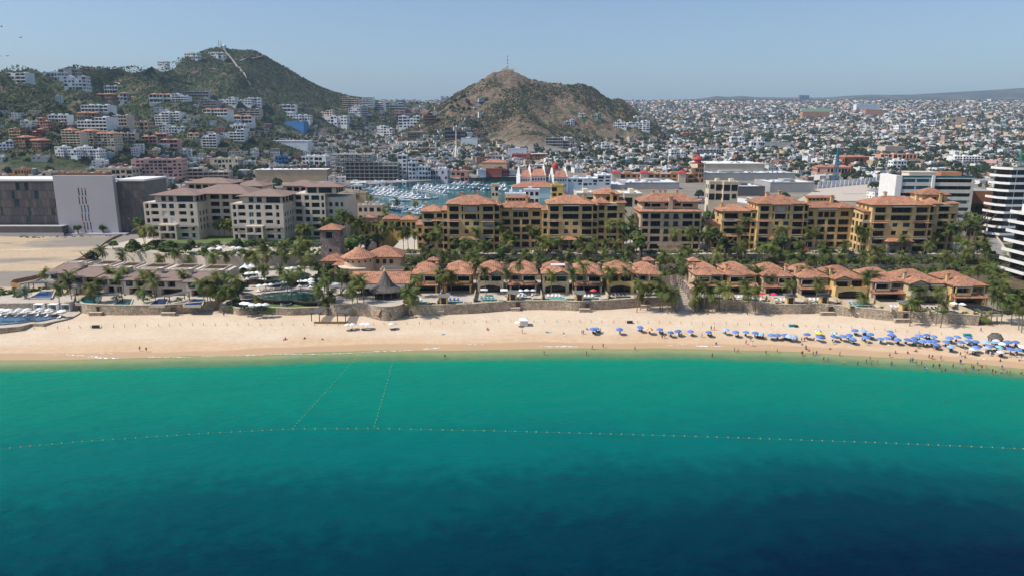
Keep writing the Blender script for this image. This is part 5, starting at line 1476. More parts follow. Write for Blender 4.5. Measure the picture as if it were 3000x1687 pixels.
def palm(uc,vc,Ys,h=8.0,base=None,scale=1.0):
 d=ray(uc,vc)
 if base is not None:
  b=onground(*base) if base[2:]==() else at(*base)
  Y=b.y;zb=b.z;bx=b.x
 else :
  best=None
  for Y in np.arange(Ys[0],Ys[1]+.1,1.5):
   tt=Y/d[1];zz=CAMZ+d[2]*tt;x=d[0]*tt;fz=floor_z(x,Y)
   e=abs(zz-fz-h)
   if zz-fz<2.5:e+=5
   if best is None or e<best[0]:best=(e,Y,x,fz)
  Y=best[1];bx=best[2]+R.uniform(-.8,.8);zb=best[3]
 tt=Y/d[1];cx,cz=d[0]*tt,CAMZ+d[2]*tt
 if cz-zb<2.0:cz=zb+2.0
 PALMS.append((bx,Y,zb,cx,cz,scale*R.uniform(1.2,1.65),uc,vc))
cv={'A':(0,720,3.917),'B':(600,700,3.917),'C':(1150,720,3.917),'D':(1700,720,3.623),'E':(2300,720,3.623),'4':(1200,520,3.623),'5':(1800,520,3.623),'6':(2400,440,4.262),'2':(400,480,3.917),'3':(1000,430,4.14)}
def cc(k,x,y):
 a,b,s=cv[k];return a+x/s,b+y/s
for k,lst in{'D':[(598,705,640,400),(635,680,655,480),(713,675,735,430),(850,690,840,360),(875,700,860,470),(930,720,940,480),(965,710,985,500),(1210,710,1215,560),(1235,670,1240,430),(1300,665,1275,385),(1310,700,1330,430),(1400,700,1400,500),(1477,690,1480,420),(1555,710,1560,470),(1725,700,1745,390),(1775,730,1785,490),(1855,720,1865,470)],'E':[(1323,850,1345,590),(1350,805,1400,600),(1600,840,1640,480),(1650,865,1690,620),(2115,825,2115,735),(2180,830,2230,500),(2250,800,2260,430),(2510,920,2530,620),(2480,890,2490,650),(2290,835,2330,560),(2400,840,2420,600)],'C':[(140,780,130,510),(165,790,185,520),(200,815,205,545),(180,800,240,560)],'B':[(1450,870,1440,620),(1700,878,1690,580),(615,858,610,690)]}.items():
 for xb,yb,xc,yc in lst:
  palm(*cc(k,xc,yc),None,base=cc(k,xb,yb))
def lot(k,pts,Ys,h):
 for x,y in pts:palm(*cc(k,x,y),Ys,h)
lot('C',[(560,330),(535,310),(585,340),(670,330),(1050,275),(1320,310),(1450,205),(1820,310),(2070,300),(2190,230),(2500,280),(280,365)],(272,284),8)
lot('C',[(945,130),(1690,110),(130,240),(200,280),(980,190),(1700,200),(2440,60),(900,90)],(300,330),9)
lot('D',[(480,260),(310,180),(320,280),(1540,200),(1890,250),(1820,250),(2270,130),(2250,220),(2390,260),(2000,330),(2200,380),(1100,210),(1220,190)],(285,322),9)
lot('E',[(40,400),(360,390),(480,280),(880,320),(930,310),(220,270),(2050,500),(1420,470),(830,540),(2150,420),(2210,380),(2280,330),(2190,230),(2130,180),(2310,400),(2450,500),(2410,560),(2510,520),(2050,240),(2260,270)],(268,330),9)
lot('A',[(1250,290),(1415,290),(1350,330),(790,320),(780,390),(670,480),(1045,470),(1130,400),(1650,330),(1750,340),(1760,410),(2100,330),(2310,430),(2390,440),(2470,520),(2476,340),(1625,510)],(270,296),8)
lot('A',[(505,290),(1400,110),(1160,50),(1830,150),(2000,60)],(296,330),7)
lot('B',[(30,510),(120,600),(140,460),(280,580),(350,460),(190,590),(250,420),(1305,560),(990,410),(575,210),(670,340),(1130,250),(1800,470),(1770,440),(1560,400),(1400,420),(1370,480),(870,350),(950,440),(1080,360),(1390,690),(1620,430),(1720,480)],(268,320),9)
lot('B',[(690,100),(90,200),(240,190),(880,90),(700,190),(1180,50),(1040,120),(920,180),(550,170),(480,170),(1200,200),(1280,290),(1100,100),(1580,60),(1640,40)],(318,345),9)
lot('2',[(90,760),(180,760),(60,740),(930,680),(1010,670),(1060,690),(1110,670),(1900,740),(1960,740),(1860,730),(2140,660),(2230,650),(2380,590),(2420,600),(2340,570),(1465,920),(1900,900),(1650,940),(890,1080),(1700,930),(2500,700),(2480,640),(270,1080),(590,1080)],(328,372),9)
lot('3',[(350,610),(570,710),(675,660),(900,670),(500,710),(530,790),(825,820),(180,590)],(430,560),10)
lot('3',[(320,950),(470,940),(625,950),(545,1000),(750,1020),(800,1010),(890,1050),(1115,1060),(1170,980),(1200,1090),(1625,1020),(230,900),(150,900),(100,850),(200,1120),(110,1130)],(318,350),10)
lot('3',[(1400,1130),(1380,1280),(1510,1180),(1600,1300),(1650,1190),(1770,1170),(1930,950),(2030,1020),(2080,1120),(2000,1200),(2240,1280),(2310,1000),(2360,1010),(2450,1150),(2410,1270),(1230,1290),(1080,1290),(1000,1240)],(314,347),8)
lot('4',[(690,800),(590,680),(1240,800),(1290,540),(1350,560),(1380,660),(1360,840),(1440,660),(1530,680),(1610,670),(1690,800),(1800,660),(1870,760),(1940,680),(2070,680),(2130,500),(2190,700),(2310,600),(2390,560),(2340,750),(2450,660),(2280,500),(1000,620)],(314,347),8)
lot('5',[(155,760),(240,560),(110,600),(270,640),(540,820),(645,580),(760,760),(700,830),(800,580),(850,560),(940,620),(1010,560),(1070,600),(1120,620),(1100,780),(1310,720),(1330,550),(1405,460),(1390,690),(1540,720),(1600,740),(1700,700),(1760,550),(1820,560),(1760,800),(1960,690),(2000,800),(2070,580),(2150,570),(2190,700),(2260,770),(2110,860),(1880,850),(2400,840),(2460,700),(60,500),(180,480)],(314,347),8)
lot('6',[(490,980),(570,1010),(690,1240),(790,1260),(1050,1100),(1050,1310),(1390,1180),(1490,1070),(1600,960),(1640,970),(1720,980),(1750,1100),(1850,1260),(1600,1310),(2060,1130),(2090,1200),(2130,1330),(320,1210),(80,1280),(530,1310),(640,1350),(1990,1200),(1820,1180)],(314,347),8)
lot('6',[(1790,930),(1860,900),(1900,900),(1940,860),(1830,800),(2420,1230),(1980,980)],(330,400),9)
LAND=[(-9999,'beach club at the far left'),(60,'beach club planting'),(150,'modern villas at the left'),(430,'dark blue pools'),(640,'left end of the emerald pool'),(740,'emerald pools with white umbrellas'),(930,'stone tower'),(1040,'round tiled pavilion'),(1180,'thatched hut'),(1290,'villa with blue loungers'),(1440,'villa with square white parasols'),(1560,'bright turquoise pool'),(1700,'red parasol'),(1810,'gold villa left of the stairs'),(1930,'stone stairs'),(2060,'villas right of the stairs'),(2230,'crimson parasols'),(2400,'right gold arched villa'),(2560,'villas near the right end'),(2740,'last villa of the right row'),(2860,'sloping road at the right')]
def near(u):
 k=[l for a,l in LAND if a<=u][-1];return k
def hgt(h):return 'short' if h<5 else 'tall' if h>9.5 else 'slender'
for i,(bx,by,bz,cx,cz,s,u,v) in enumerate(PALMS):
 u0,v0,dep=project(bx,by,bz)
 zone='on sand by the' if(by<272 and v0>890) else 'on terrace by the' if by<300 else 'in garden behind the' if by<326 else 'high behind the' if by<400 else 'at marina edge beyond the'
 t=thing('palm_tree','%s palm tree %s %s'%(hgt(cz-bz),zone,near(u)),'palm tree',(bx,by,bz-.3),0,'palm trees of the resort')
 tr=link('trunk',TRUNKS[i%5],t)
 h=cz-bz+.3
 tr.scale=(1.0,1.0,math.sqrt(h*h+(cx-bx)**2))
 tr.rotation_euler=(0,math.atan2(cx-bx,h),0)
 c=link('crown',CROWNS[i%7],t,(cx-bx,0,h-.1),R.uniform(0,6.3),(s,s,s))
def tree_crown(seed,n=420,lobes=7,qs=.55):
 r=random.Random(seed);mb=MB()
 C_=[(Vector((r.uniform(-.55,.55),r.uniform(-.55,.55),r.uniform(-.25,.45))),r.uniform(.38,.62)) for _ in range(lobes)]
 for k in range(n):
  c,rr=C_[k%lobes]
  d=Vector((r.gauss(0,1),r.gauss(0,1),r.gauss(0,1)));d.normalize()
  if d.z<-.5:d.z*=-.4
  p=c+d*rr*r.uniform(.75,1.05)
  n_=(d+Vector((r.uniform(-.7,.7),r.uniform(-.7,.7),r.uniform(-.2,.9)))).normalized()
  a=n_.cross(Vector((r.gauss(0,1),r.gauss(0,1),r.gauss(0,1)))).normalized();b=n_.cross(a)
  q=qs*r.uniform(.18,.42)
  mb.face([tuple(p+a*q),tuple(p+b*q*.8),tuple(p-a*q),tuple(p-b*q*.8)])
 return mb.mesh('tree_crown',[M['tree_leaf']])
TCROWN=[tree_crown(300+k) for k in range(6)]
def tree_trunk(seed):
 r=random.Random(seed);mb=MB()
 mb.tube([(0,0,0),(.03,.02,.35),(.0,.05,.62)],[.07,.055,.04],7)
 for k in range(5):
  a=k*1.26+r.uniform(-.3,.3);mb.tube([(.01,.03,.45+.03*k),(.22*math.cos(a),.22*math.sin(a),.72),(.36*math.cos(a),.36*math.sin(a),.9)],[.035,.025,.012],5)
 return mb.mesh('tree_trunk',[M['tree_trunk']],True)
TTRUNK=[tree_trunk(400+k) for k in range(3)]
def tree(loc,r,h,label,i,group='trees of the resort'):
 t=thing('tree',label,'tree',loc,R.uniform(0,6),group)
 link('trunk',TTRUNK[i%3],t,None,0,(h,h,h))
 link('crown',TCROWN[i%6],t,(0,0,h*.72),0,(r,r,r*.85))
TREES=[(484,728,340,4.6,'dark round tree on the terrace corner below the beige hotel'),(394,722,345,4.2,'dark broad tree left of the beige hotel'),(330,716,348,2.6,'small tree by the sand lot fence below the panel building'),(268,748,318,3.2,'round clipped bush tree behind the modern villas'),(406,650,420,4.2,'rounded tree at the foot of the grey panel building'),(543,738,336,3.4,'grey green tree on the hotel terrace edge'),(632,716,352,2.6,'bright round tree on the hotel terrace'),(688,716,350,3.8,'dark tree beside the hotel terrace parasols'),(740,718,350,3.6,'dark tree right of the hotel terrace parasols'),(1104,698,352,3.6,'bright green tree left of the winding path'),(1070,706,346,3.6,'round green tree behind the round pavilion'),(1030,715,342,3.2,'green tree beside the stone tower'),(1255,690,345,3.8,'leafy tree in front of the left yellow building'),(1855,690,343,4.6,'large leafy tree between the left yellow and the ochre building'),(1880,715,338,3.8,'dark leafy tree left of the ochre block terrace'),(2090,690,345,4.4,'large leafy tree right of the ochre block'),(2125,705,338,3.6,'leafy tree in the garden right of the ochre block'),(2290,700,336,3.2,'leafy tree below the second yellow building'),(1470,735,330,3.2,'dark tree in the garden below the clerestory wing'),(2870,640,420,6.0,'wide tree behind the right yellow building'),(2850,610,450,6.0,'wide tree left of the white curved hotel'),(2835,655,400,4.5,'tree above the road beside the yellow building'),(2805,775,318,3.0,'round green bush behind the last villas'),(250,828,296,2.0,'yellowish bush beside the left modern villa'),(2072,628,402,4.6,'dark tree in the gap right of the ochre block'),(2058,650,380,3.8,'tree beside the right corner of the ochre block'),(2086,655,372,3.6,'tree left of the second yellow building wing'),(1862,640,380,4.0,'tree in the gap left of the ochre block'),(560,716,350,2.6,'small tree on the lawn before the beige hotel'),(455,715,350,2.8,'small tree at the left end of the hotel terrace'),(600,742,334,2.4,'small tree hanging over the hotel terrace wall'),(800,722,348,3.0,'tree right of the long hotel terrace pool'),(840,715,350,3.0,'tree below the right block of the beige hotel'),(880,735,340,3.0,'tree left of the stone tower above the pools'),(1130,645,470,5.0,'dark tree at the near edge of the marina'),(1165,650,455,4.6,'tree below the near marina dock'),(1200,652,445,4.6,'tree between marina dock and tiled lodge'),(1235,640,470,4.6,'tree left behind the left yellow building'),(1095,655,440,4.2,'tree beside the adobe marina building'),(1262,622,500,5.0,'tree right of the near marina dock'),(300,668,452,2.6,'dark bush against the blank lilac wall'),(228,668,450,2.6,'dark bush at the foot of the blank lilac wall'),(935,640,400,4.0,'dark tree right of the beige hotel'),(720,805,306,2.6,'leafy tree left of the upper emerald pool'),(705,830,290,3.0,'leafy tree between the modern villas and the emerald pool'),(690,850,284,2.8,'dense tree beside the emerald pool loungers'),(960,785,312,2.6,'leafy tree below the stone tower')]
for i,(u,v,Y,r,lab) in enumerate(TREES):
 p=atY(u,v,Y);fz=floor_z(p.x,Y);h=max(2.2,p.z-fz)
 tree((p.x,Y,fz-.1),r,h/.72*.95,lab,i)
def shrub_mass():
 r=random.Random(77);mb=MB();cols=[]
 def clump(x,y,z,s,n):
  for k in range(n):
   d=Vector((r.gauss(0,1),r.gauss(0,1),abs(r.gauss(0,.9)))).normalized()
   p=Vector((x,y,z))+Vector((d.x*s,d.y*s,d.z*s*1.1))*r.uniform(.6,1)
   a=d.cross(Vector((r.gauss(0,1),r.gauss(0,1),r.gauss(0,1)))).normalized();b=(d+a*.3).cross(a).normalized();q=s*r.uniform(.22,.45)
   mb.face([tuple(p+a*q),tuple(p+b*q),tuple(p-a*q),tuple(p-b*q)])
 N=0
 def scatter(n,xa,xb,ya,yb,s0,s1,z=None,ok=None,q=16):
  for _ in range(n):
   x=r.uniform(xa,xb);y=r.uniform(ya,yb)
   if ok and not ok(x,y):continue
   zz=floor_z(x,y) if z is None else z
   clump(x,y,zz,r.uniform(s0,s1),q)
 scatter(620,GXL,GXR,313,328,.9,2.1);scatter(620,GXL,GXR,328.5,341,.9,2.3);scatter(420,GXL,GXR,341.5,348.5,.7,1.7)
 path=lambda x,y: not(1150<project(x,y,11.7)[0]<1195)
 scatter(150,at(1005,745,12).x,GXL-6,326,370,1.0,2.2,11.5,path)
 scatter(60,sx(700,300,10),sx(735,300,10),276,326,.8,1.6);scatter(50,sx(935,310,10),sx(1000,310,10),296,326,.8,1.6)
 scatter(130,hx0+8,hx1,328,336,.8,1.6,16.5);scatter(90,hx0-20,hx0+14,338,360,.9,1.9,16.5);scatter(130,hx0,hx1,352,357.5,.7,1.7,16.6);scatter(70,hx0+20,hx1,337,342,.6,1.4,16.6)
 for(xx,yy,s) in hedge_spots:
  for k in range(5):clump(xx+k*.55,yy+r.uniform(-.3,.3),ZT,.6,22)
 for(xc,W,wy,py) in DECKS:
  for k in range(7):clump(xc-W/2-.5+r.uniform(-.5,.5),py-r.uniform(-14,3),ZT,r.uniform(.5,1.1),18)
  for k in range(4):clump(xc+r.uniform(-.5,.5)*W,wy+1.3,ZT,r.uniform(.3,.5),12)
 for a in MOD:
  p=at(a[0],a[2],ZT)
  for k in range(8):clump(p.x+r.uniform(-1.5,1.5),p.y-r.uniform(0,9),ZT,r.uniform(.5,1.0),16)
 scatter(120,GXR-2,GXR+12,285,350,.9,2.2,9.0);scatter(150,GXR-14,GXR+14,256,290,.9,2.2)
 scatter(160,GXR-2,GXR+40,352,440,1.2,2.8,8)
 scatter(50,at(0,880,7).x-10,at(60,880,7).x,280,292,.8,1.5,ZT-.2);scatter(40,at(65,870,7).x,at(225,870,7).x,294,299,.6,1.2)
 scatter(40,sx(660,268,7),sx(700,270,7),270,284,.7,1.4,8)
 scatter(60,at(100,690,7).x,at(420,680,7).x,440,446,.6,1.5,7.2)
 for k in range(70):x0_=at(2000,890,6).x+R.choice([-6.5,5.2])+R.uniform(-1,1);clump(x0_,R.uniform(274,298),ZT-.6,R.uniform(.6,1.3),18)
 o=mb.build('garden_shrubs',M['shrub_leaf']);stuff(o,'dense green shrubs filling the resort gardens','shrubs')
shrub_mass()
print('palms',len(PALMS))
p=at(74,872,ZT)
t=thing('palm_tree','silvery blue fan palm beside the beach club wall','palm tree',p)
link('trunk',TRUNKS[0],t,None,0,(1.4,1.4,3.2))
sm=CROWNS[2].copy();sm.materials.clear();sm.materials.append(M['agave_leaf'])
link('crown',sm,t,(0,0,3.2),0,(1.1,1.1,1.1))
mb=MB();L=[(420,665,7),(400,672,7),(370,690,7),(330,706,7),(310,718,7),(290,735,6.5),(262,752,6.5),(225,770,6.3),(190,782,6.2),(165,795,6),(150,805,6),(100,820,6),(40,832,6),(32,840,6),(60,845,6)]
pts=[at(*q) for q in L]
for a,b in zip(pts,pts[1:]):
 mb.face([tuple(a),tuple(b),(b.x,b.y,b.z+2.0),(a.x,a.y,a.z+2.0)]);mb.face([(a.x,a.y+.3,a.z+2.0),(b.x,b.y+.3,b.z+2.0),(b.x,b.y+.3,b.z),(a.x,a.y+.3,a.z)]);mb.face([(a.x,a.y,a.z+2),(b.x,b.y,b.z+2),(b.x,b.y+.3,b.z+2),(a.x,a.y+.3,a.z+2)])
mat('rust_sheet',(.33,.19,.085),.8,.25,.8)
o=mb.build('site_fence',M['rust_sheet']);tag(o,'brown sheet fence along the edge of the empty sand lot','fence')
def spoil(name,label,L,hgt_,w,m):
 mb=MB();rr=random.Random(3)
 pts=[at(*q) for q in L];n=len(pts)
 fine=[]
 for a,b in zip(pts,pts[1:]):
  for k in range(5):fine.append(a.lerp(b,k/5))
 rows=[]
 for k,p in enumerate(fine):
  e=math.sin(math.pi*k/(len(fine)-1))**.5
  rows.append([(p.x+rr.uniform(-.4,.4),p.y+q*w*e,p.z-.3+hgt_*e*(1-q*q)*rr.uniform(.75,1.2)) for q in(-1,-.6,-.25,.1,.45,.8,1)])
 for k in range(len(rows)-1):
  for j in range(6):mb.face([rows[k][j],rows[k+1][j],rows[k+1][j+1],rows[k][j+1]])
 o=mb.build(name,m,None,True);struct(o)
mat('sand_heap',(.58,.45,.30),.95,.18,.5,.1,2)
spoil('sand_bank','',[(415,672,7),(330,712,7),(300,728,7),(258,754,6.5),(215,772,6.3),(172,790,6)],1.6,3.5,M['sand_heap'])
spoil('sand_bank','',[(-40,738,6.5),(60,735,6.5),(180,730,6.5),(290,722,6.8)],1.2,3.0,M['sand_heap'])
spoil('sand_bank','',[(-40,718,7),(90,714,7),(200,710,7),(310,704,7)],1.0,3.0,M['sand_heap'])
# ================================================================ MARINA
mb=MB();mb.face([(x,y,.25) for x,y in MARINA]);struct(mb.build('marina_water',M['marina_water']))
def quay(u0,v0,u1,v1,w,z=2.6):
 a,b=at(u0,v0,.3),at(u1,v1,.3);d=(b-a).normalized();q=Vector((-d.y,d.x,0))*w
 mb=MB();P=[a,b,b+q,a+q];mb.prism([(p.x,p.y) for p in P],-3,z,0,1);return struct(mb.build('quay',[M['concrete'],M['paving']]))
ql=[(985,566),(1000,562),(1080,553),(1217,543),(1362,534),(1500,527),(1720,527)]
mb=MB();A=[at(u,v,.3) for u,v in ql]
poly=[(p.x,p.y-1) for p in A]+[(A[-1].x,1040),(A[0].x-30,1000),(A[0].x-30,A[0].y)]
mb.prism(poly,-4,5.4,0,1);struct(mb.build('quay',[M['concrete'],M['asphalt_pale']]))
def boat_parts(L,fly,tower,hullm):
 B=L*.15
 hull=MB();st=[(0,.82),(.25,1.0),(.55,.95),(.8,.62),(.95,.22),(1.0,.02)]
 lo=[];hi=[]
 for f,w in st:
  x=-L/2+f*L;zt=1.2+.55*f*f
  lo.append([(x*.97,-B*w*.7,0),(x*.97,B*w*.7,0)]);hi.append([(x,-B*w,zt),(x,B*w,zt)])
 for k in range(len(st)-1):
  hull.face([lo[k][0],lo[k+1][0],hi[k+1][0],hi[k][0]]);hull.face([lo[k+1][1],lo[k][1],hi[k][1],hi[k+1][1]]);hull.face([hi[k][0],hi[k+1][0],hi[k+1][1],hi[k][1]])
 hull.face([lo[0][1],lo[0][0],hi[0][0],hi[0][1]])
 cab=MB()
 a,b=-L*.18,L*.22;w=B*.72;z0=1.25
 P0=[(a,-w),(b,-w*.8),(b,w*.8),(a,w)];P1=[(a,-w*.9),(b-L*.12,-w*.7),(b-L*.12,w*.7),(a,w*.9)]
 h=1.5
 for k in range(4):
  j=(k+1)%4;cab.face([(*P0[k],z0),(*P0[j],z0),(*P1[j],z0+h),(*P1[k],z0+h)])
 cab.face([(*p,z0+h) for p in P1])
 if fly:
  cab.box(a+.3,a+L*.2,-w*.75,w*.75,z0+h,z0+h+.8);cab.box(a-L*.02,a+L*.18,-w*.8,w*.8,z0+h+2.0,z0+h+2.15)
  for sy in(-1,1):cab.box(a+.4,a+.5,sy*w*.7-.05,sy*w*.7+.05,z0+h+.8,z0+h+2.0)
 win=MB()
 for sy in(-1,1):
  win.face([(a+.4,sy*w*.955,z0+.7),(b-L*.05,sy*w*.80,z0+.7),(b-L*.085,sy*w*.76,z0+1.2),(a+.4,sy*w*.93,z0+1.2)])
 win.face([(b-L*.05,-w*.6,z0+.62),(b-L*.05,w*.6,z0+.62),(b-L*.095,w*.55,z0+1.22),(b-L*.095,-w*.55,z0+1.22)])
 out=[('hull',hull.mesh('hull',[M[hullm]])),('cabin',cab.mesh('cabin',[M['boat_white']])),('windows',win.mesh('windows',[M['boat_window']]))]
 if tower:
  tw=MB()
  for sx_ in(-1,1):
   for sy in(-1,1):tw.tube([(a+L*.1+sx_*L*.07,sy*w*.6,z0+h),(a+L*.1+sx_*.3,sy*.4,z0+h+4.2)],[.05,.05],4)
  tw.box(a+L*.1-.6,a+L*.1+.6,-.6,.6,z0+h+4.2,z0+h+4.35)
  for sy in(-1,1):tw.tube([(a+L*.15,sy*w,z0+.8),(a+L*.05,sy*(w+1.6),z0+7.5)],[.045,.03],4)
  out.append(('outrigger_tower',tw.mesh('outrigger_tower',[M['metal_grey']])))
 return out
BOATS=[boat_parts(15,True,True,'boat_white'),boat_parts(18,True,False,'boat_white'),boat_parts(12,False,False,'boat_white'),boat_parts(10,False,True,'boat_blue'),boat_parts(22,True,False,'boat_white')]
def boats(u0,v0,u1,v1,n,heading,where,sizes=(0,1,2,0,1,3)):
 n=max(1,round(n*.75))
 for k in range(n):
  f=k/max(1,n-1)
  p=at(u0+(u1-u0)*f+R.uniform(-2,2),v0+(v1-v0)*f,.2)
  i=sizes[R.randrange(len(sizes))]
  nm=['white outrigger yacht','white flybridge yacht','white cabin cruiser','blue sport boat','large white yacht'][i]
  t=thing('boat',nm+' moored '+where,'boat',(p.x,p.y,.2),heading+R.uniform(-.12,.12)+(math.pi if R.random()<.15 else 0),'boats in the marina')
  par={}
  for nme,me in BOATS[i]:par[nme]=link(nme,me,par['cabin'] if nme in('windows','outrigger_tower') else t)
boats(1085,557,1140,552,6,rad(200),'along the far quay by the white kiosks')
boats(1098,572,1232,586,15,rad(215),'in the front row of the main dock',(0,1,1,4,0))
boats(1112,564,1228,575,14,rad(215),'in the second row of the main dock')
boats(1100,559,1160,560,7,rad(215),'in the back row of the main dock')
boats(1218,554,1302,568,12,rad(215),'in the dock right of the main dock')
boats(1232,548,1342,558,14,rad(215),'in the middle dock behind the left yellow roof',(0,1,1,4,0))
boats(1332,543,1485,549,16,rad(215),'in the far right dock near the gabled complex')
boats(1345,552,1482,561,13,rad(215),'in the right dock before the gabled complex')
boats(1142,607,1236,618,9,rad(195),'in the near dock below the main dock')
boats(1152,616,1236,630,8,rad(195),'in the nearest dock behind the resort palms')
boats(1172,590,1206,584,3,rad(190),'alone in open water before the main dock',(4,3,4))
boats(1255,583,1262,583,1,rad(190),'alone near the left yellow building roof',(4,))
for(u0,v0,u1,v1) in[(1092,577,1236,592),(1212,558,1310,573),(1325,549,1490,556),(1135,612,1240,624)]:
 a,b=at(u0,v0,.3),at(u1,v1,.3);d=(b-a).normalized();q=Vector((-d.y,d.x,0))*2.2
 mb=MB();mb.prism([(p.x,p.y) for p in(a,b,b+q,a+q)],-.5,.75);struct(mb.build('dock',M['concrete']))
# ================================================================ LARGER TOWN BUILDINGS (placed one by one)
PAINT={'white':(.76,.75,.73),'cream':(.62,.52,.38),'beige':(.55,.46,.36),'tan':(.46,.34,.22),'brown':(.26,.15,.09),'pink':(.56,.33,.28),'salmon':(.6,.31,.22),'red':(.36,.10,.07),'orange':(.43,.225,.115),'grey':(.35,.34,.33),'dark':(.14,.13,.13),'blue':(.06,.22,.48),'pale':(.66,.68,.70),'yellow':(.62,.45,.14),'lilac':(.52,.48,.52),'green':(.30,.42,.30)}
PM={k:mat('paint_'+k,v,.9,.09,.1) for k,v in PAINT.items()}
BUILT=[]
def midrise(u0,u1,vt,vb,paint,label,fl=4,bays=6,roof='flat',style='win',cat='building',name=None,depth=None,Y=None,rot=None):
 uc=(u0+u1)/2
 if Y is None:
  p=onground(uc,vb,430)
  if p is None:p=atY(uc,vb,2200)
 else :p=atY(uc,vb,Y)
 dep=project(p.x,p.y,p.z)[2]
 W=(u1-u0)*dep/FPX;H=(vb-vt)*dep/FPX/CT
 D=depth or max(8,min(W*.6,26))
 if rot is None:rot=R.uniform(-.18,.18)
 t=thing(name or('apartment_block' if fl>=3 else 'house'),label,cat,(p.x,p.y,p.z),rot)
 BUILT.append((p.x,p.y,max(W,D)*.6))
 fh=H/fl;W0=W
 segs=[(-W/2,W/2,0.0,H,fl)]
 if W>13 and style in('win','band') and roof!='white':
  k=2 if W<26 else 3;cut=[-W/2+W*q/k+(R.uniform(-.09,.09)*W if 0<q<k else 0) for q in range(k+1)]
  segs=[]
  hi=R.randrange(k)
  for q in range(k):
   dn=0 if(q==hi or fl<3) else R.choice([0,1,1])
   segs.append((cut[q],cut[q+1],0.0 if q==hi else R.choice([0.0,1.6,3.0,4.0]),H-dn*fh,fl-dn))
 for(a,b,y0,h,nf) in segs:
  mb=MB();mb.box(a,b,y0,D,-12,h,0,1)
  mb.build('wall',[PM[paint],PM['pale' if roof=='flat' else paint]],t)
 wn=MB();sl=MB()
 for(a,b,y0,h,nf) in segs:
  w=b-a;nb=max(2,round(bays*w/W0));bw=w/nb
  if style=='win':
   for f in range(nf):
    for q in range(nb):
     x=a+bw*q;k=R.random()
     if k<.12:continue
     e=.2 if k<.75 else .08
     wn.box(x+bw*e,x+bw*(1-e),y0-.06,y0+.04,f*fh+fh*(.28 if k<.75 else .1),f*fh+fh*.78)
   nd=max(2,int(D/max(bw,3)))
   for f in range(nf):
    for q in range(nd):
     dd=(D-y0)/nd;y=y0+q*dd
     for xx in(a-.06,b-.04):wn.box(xx,xx+.1,y+dd*.25,y+dd*.75,f*fh+fh*.3,f*fh+fh*.75)
  elif style=='band':
   for f in range(nf):
    wn.box(a+.4,b-.4,y0-.05,y0+.1,f*fh+fh*.30,f*fh+fh*.9)
    sl.box(a-.1,b+.1,y0-1.6,y0-.06,f*fh,f*fh+fh*.32)
   for q in range(nb+1):
    x=a+w*q/nb;sl.box(x-.2,x+.2,y0-1.5,y0-.06,0,h)
 if wn.v:wn.build('window_rows',M['glass_dark'],t)['kind']='stuff'
 if sl.v:sl.build('balconies',PM[paint],t)['kind']='stuff'
 rf=MB()
 if roof=='flat':
  e=.35
  for(a,b,y0,h,nf) in segs:
   rf.box(a-.1,b+.1,y0-.15,y0+e,h,h+.9);rf.box(a-.1,b+.1,D-e,D+.1,h,h+.9);rf.box(a-.1,a+e,y0+e,D-e,h,h+.9);rf.box(b-e,b+.1,y0+e,D-e,h,h+.9)
   if b-a>7:x=R.uniform(.2,.6);rf.box(a+(b-a)*x,a+(b-a)*(x+.25),D*.4,D*.75,h,h+2.6)
  rf.build('parapet',PM[paint],t)['kind']='stuff'
 elif roof in('tile','tiles'):
  for(a,b,y0,h,nf) in segs:
   rf=MB();rf.hip(a+.2,b-.2,y0,D,h,min(b-a,D)*.16+.5,.7,.3);rf.build('roof',[M['tile_far'],M['eave_wood']],t)
 elif roof=='white':
  rf.box(-W/2-.6,W/2+.6,-.6,D+.6,H,H+.6);rf.build('roof',PM['white'],t)
 if style=='none' and W>25:
  ac=MB()
  for q in range(int(W/5)):
   x,y=R.uniform(-.45,.45)*W,R.uniform(.1,.9)*D;e=R.uniform(.5,1.6);ac.box(x-e,x+e,y-e*.7,y+e*.7,H,H+R.uniform(.7,2.0))
  ac.build('roof_units',M['metal_grey'],t)['kind']='stuff'
  pl=MB()
  for q in range(int(W/9)):
   x,y=R.uniform(-.45,.45)*W,R.uniform(.05,.8)*D;pl.box(x-3,x+3,y-1,y+1,H,H+.35)
  pl.build('planter_beds',M['shrub_leaf'] if paint in('grey','dark') else M['concrete'],t)['kind']='stuff'
 return t,W,D,H
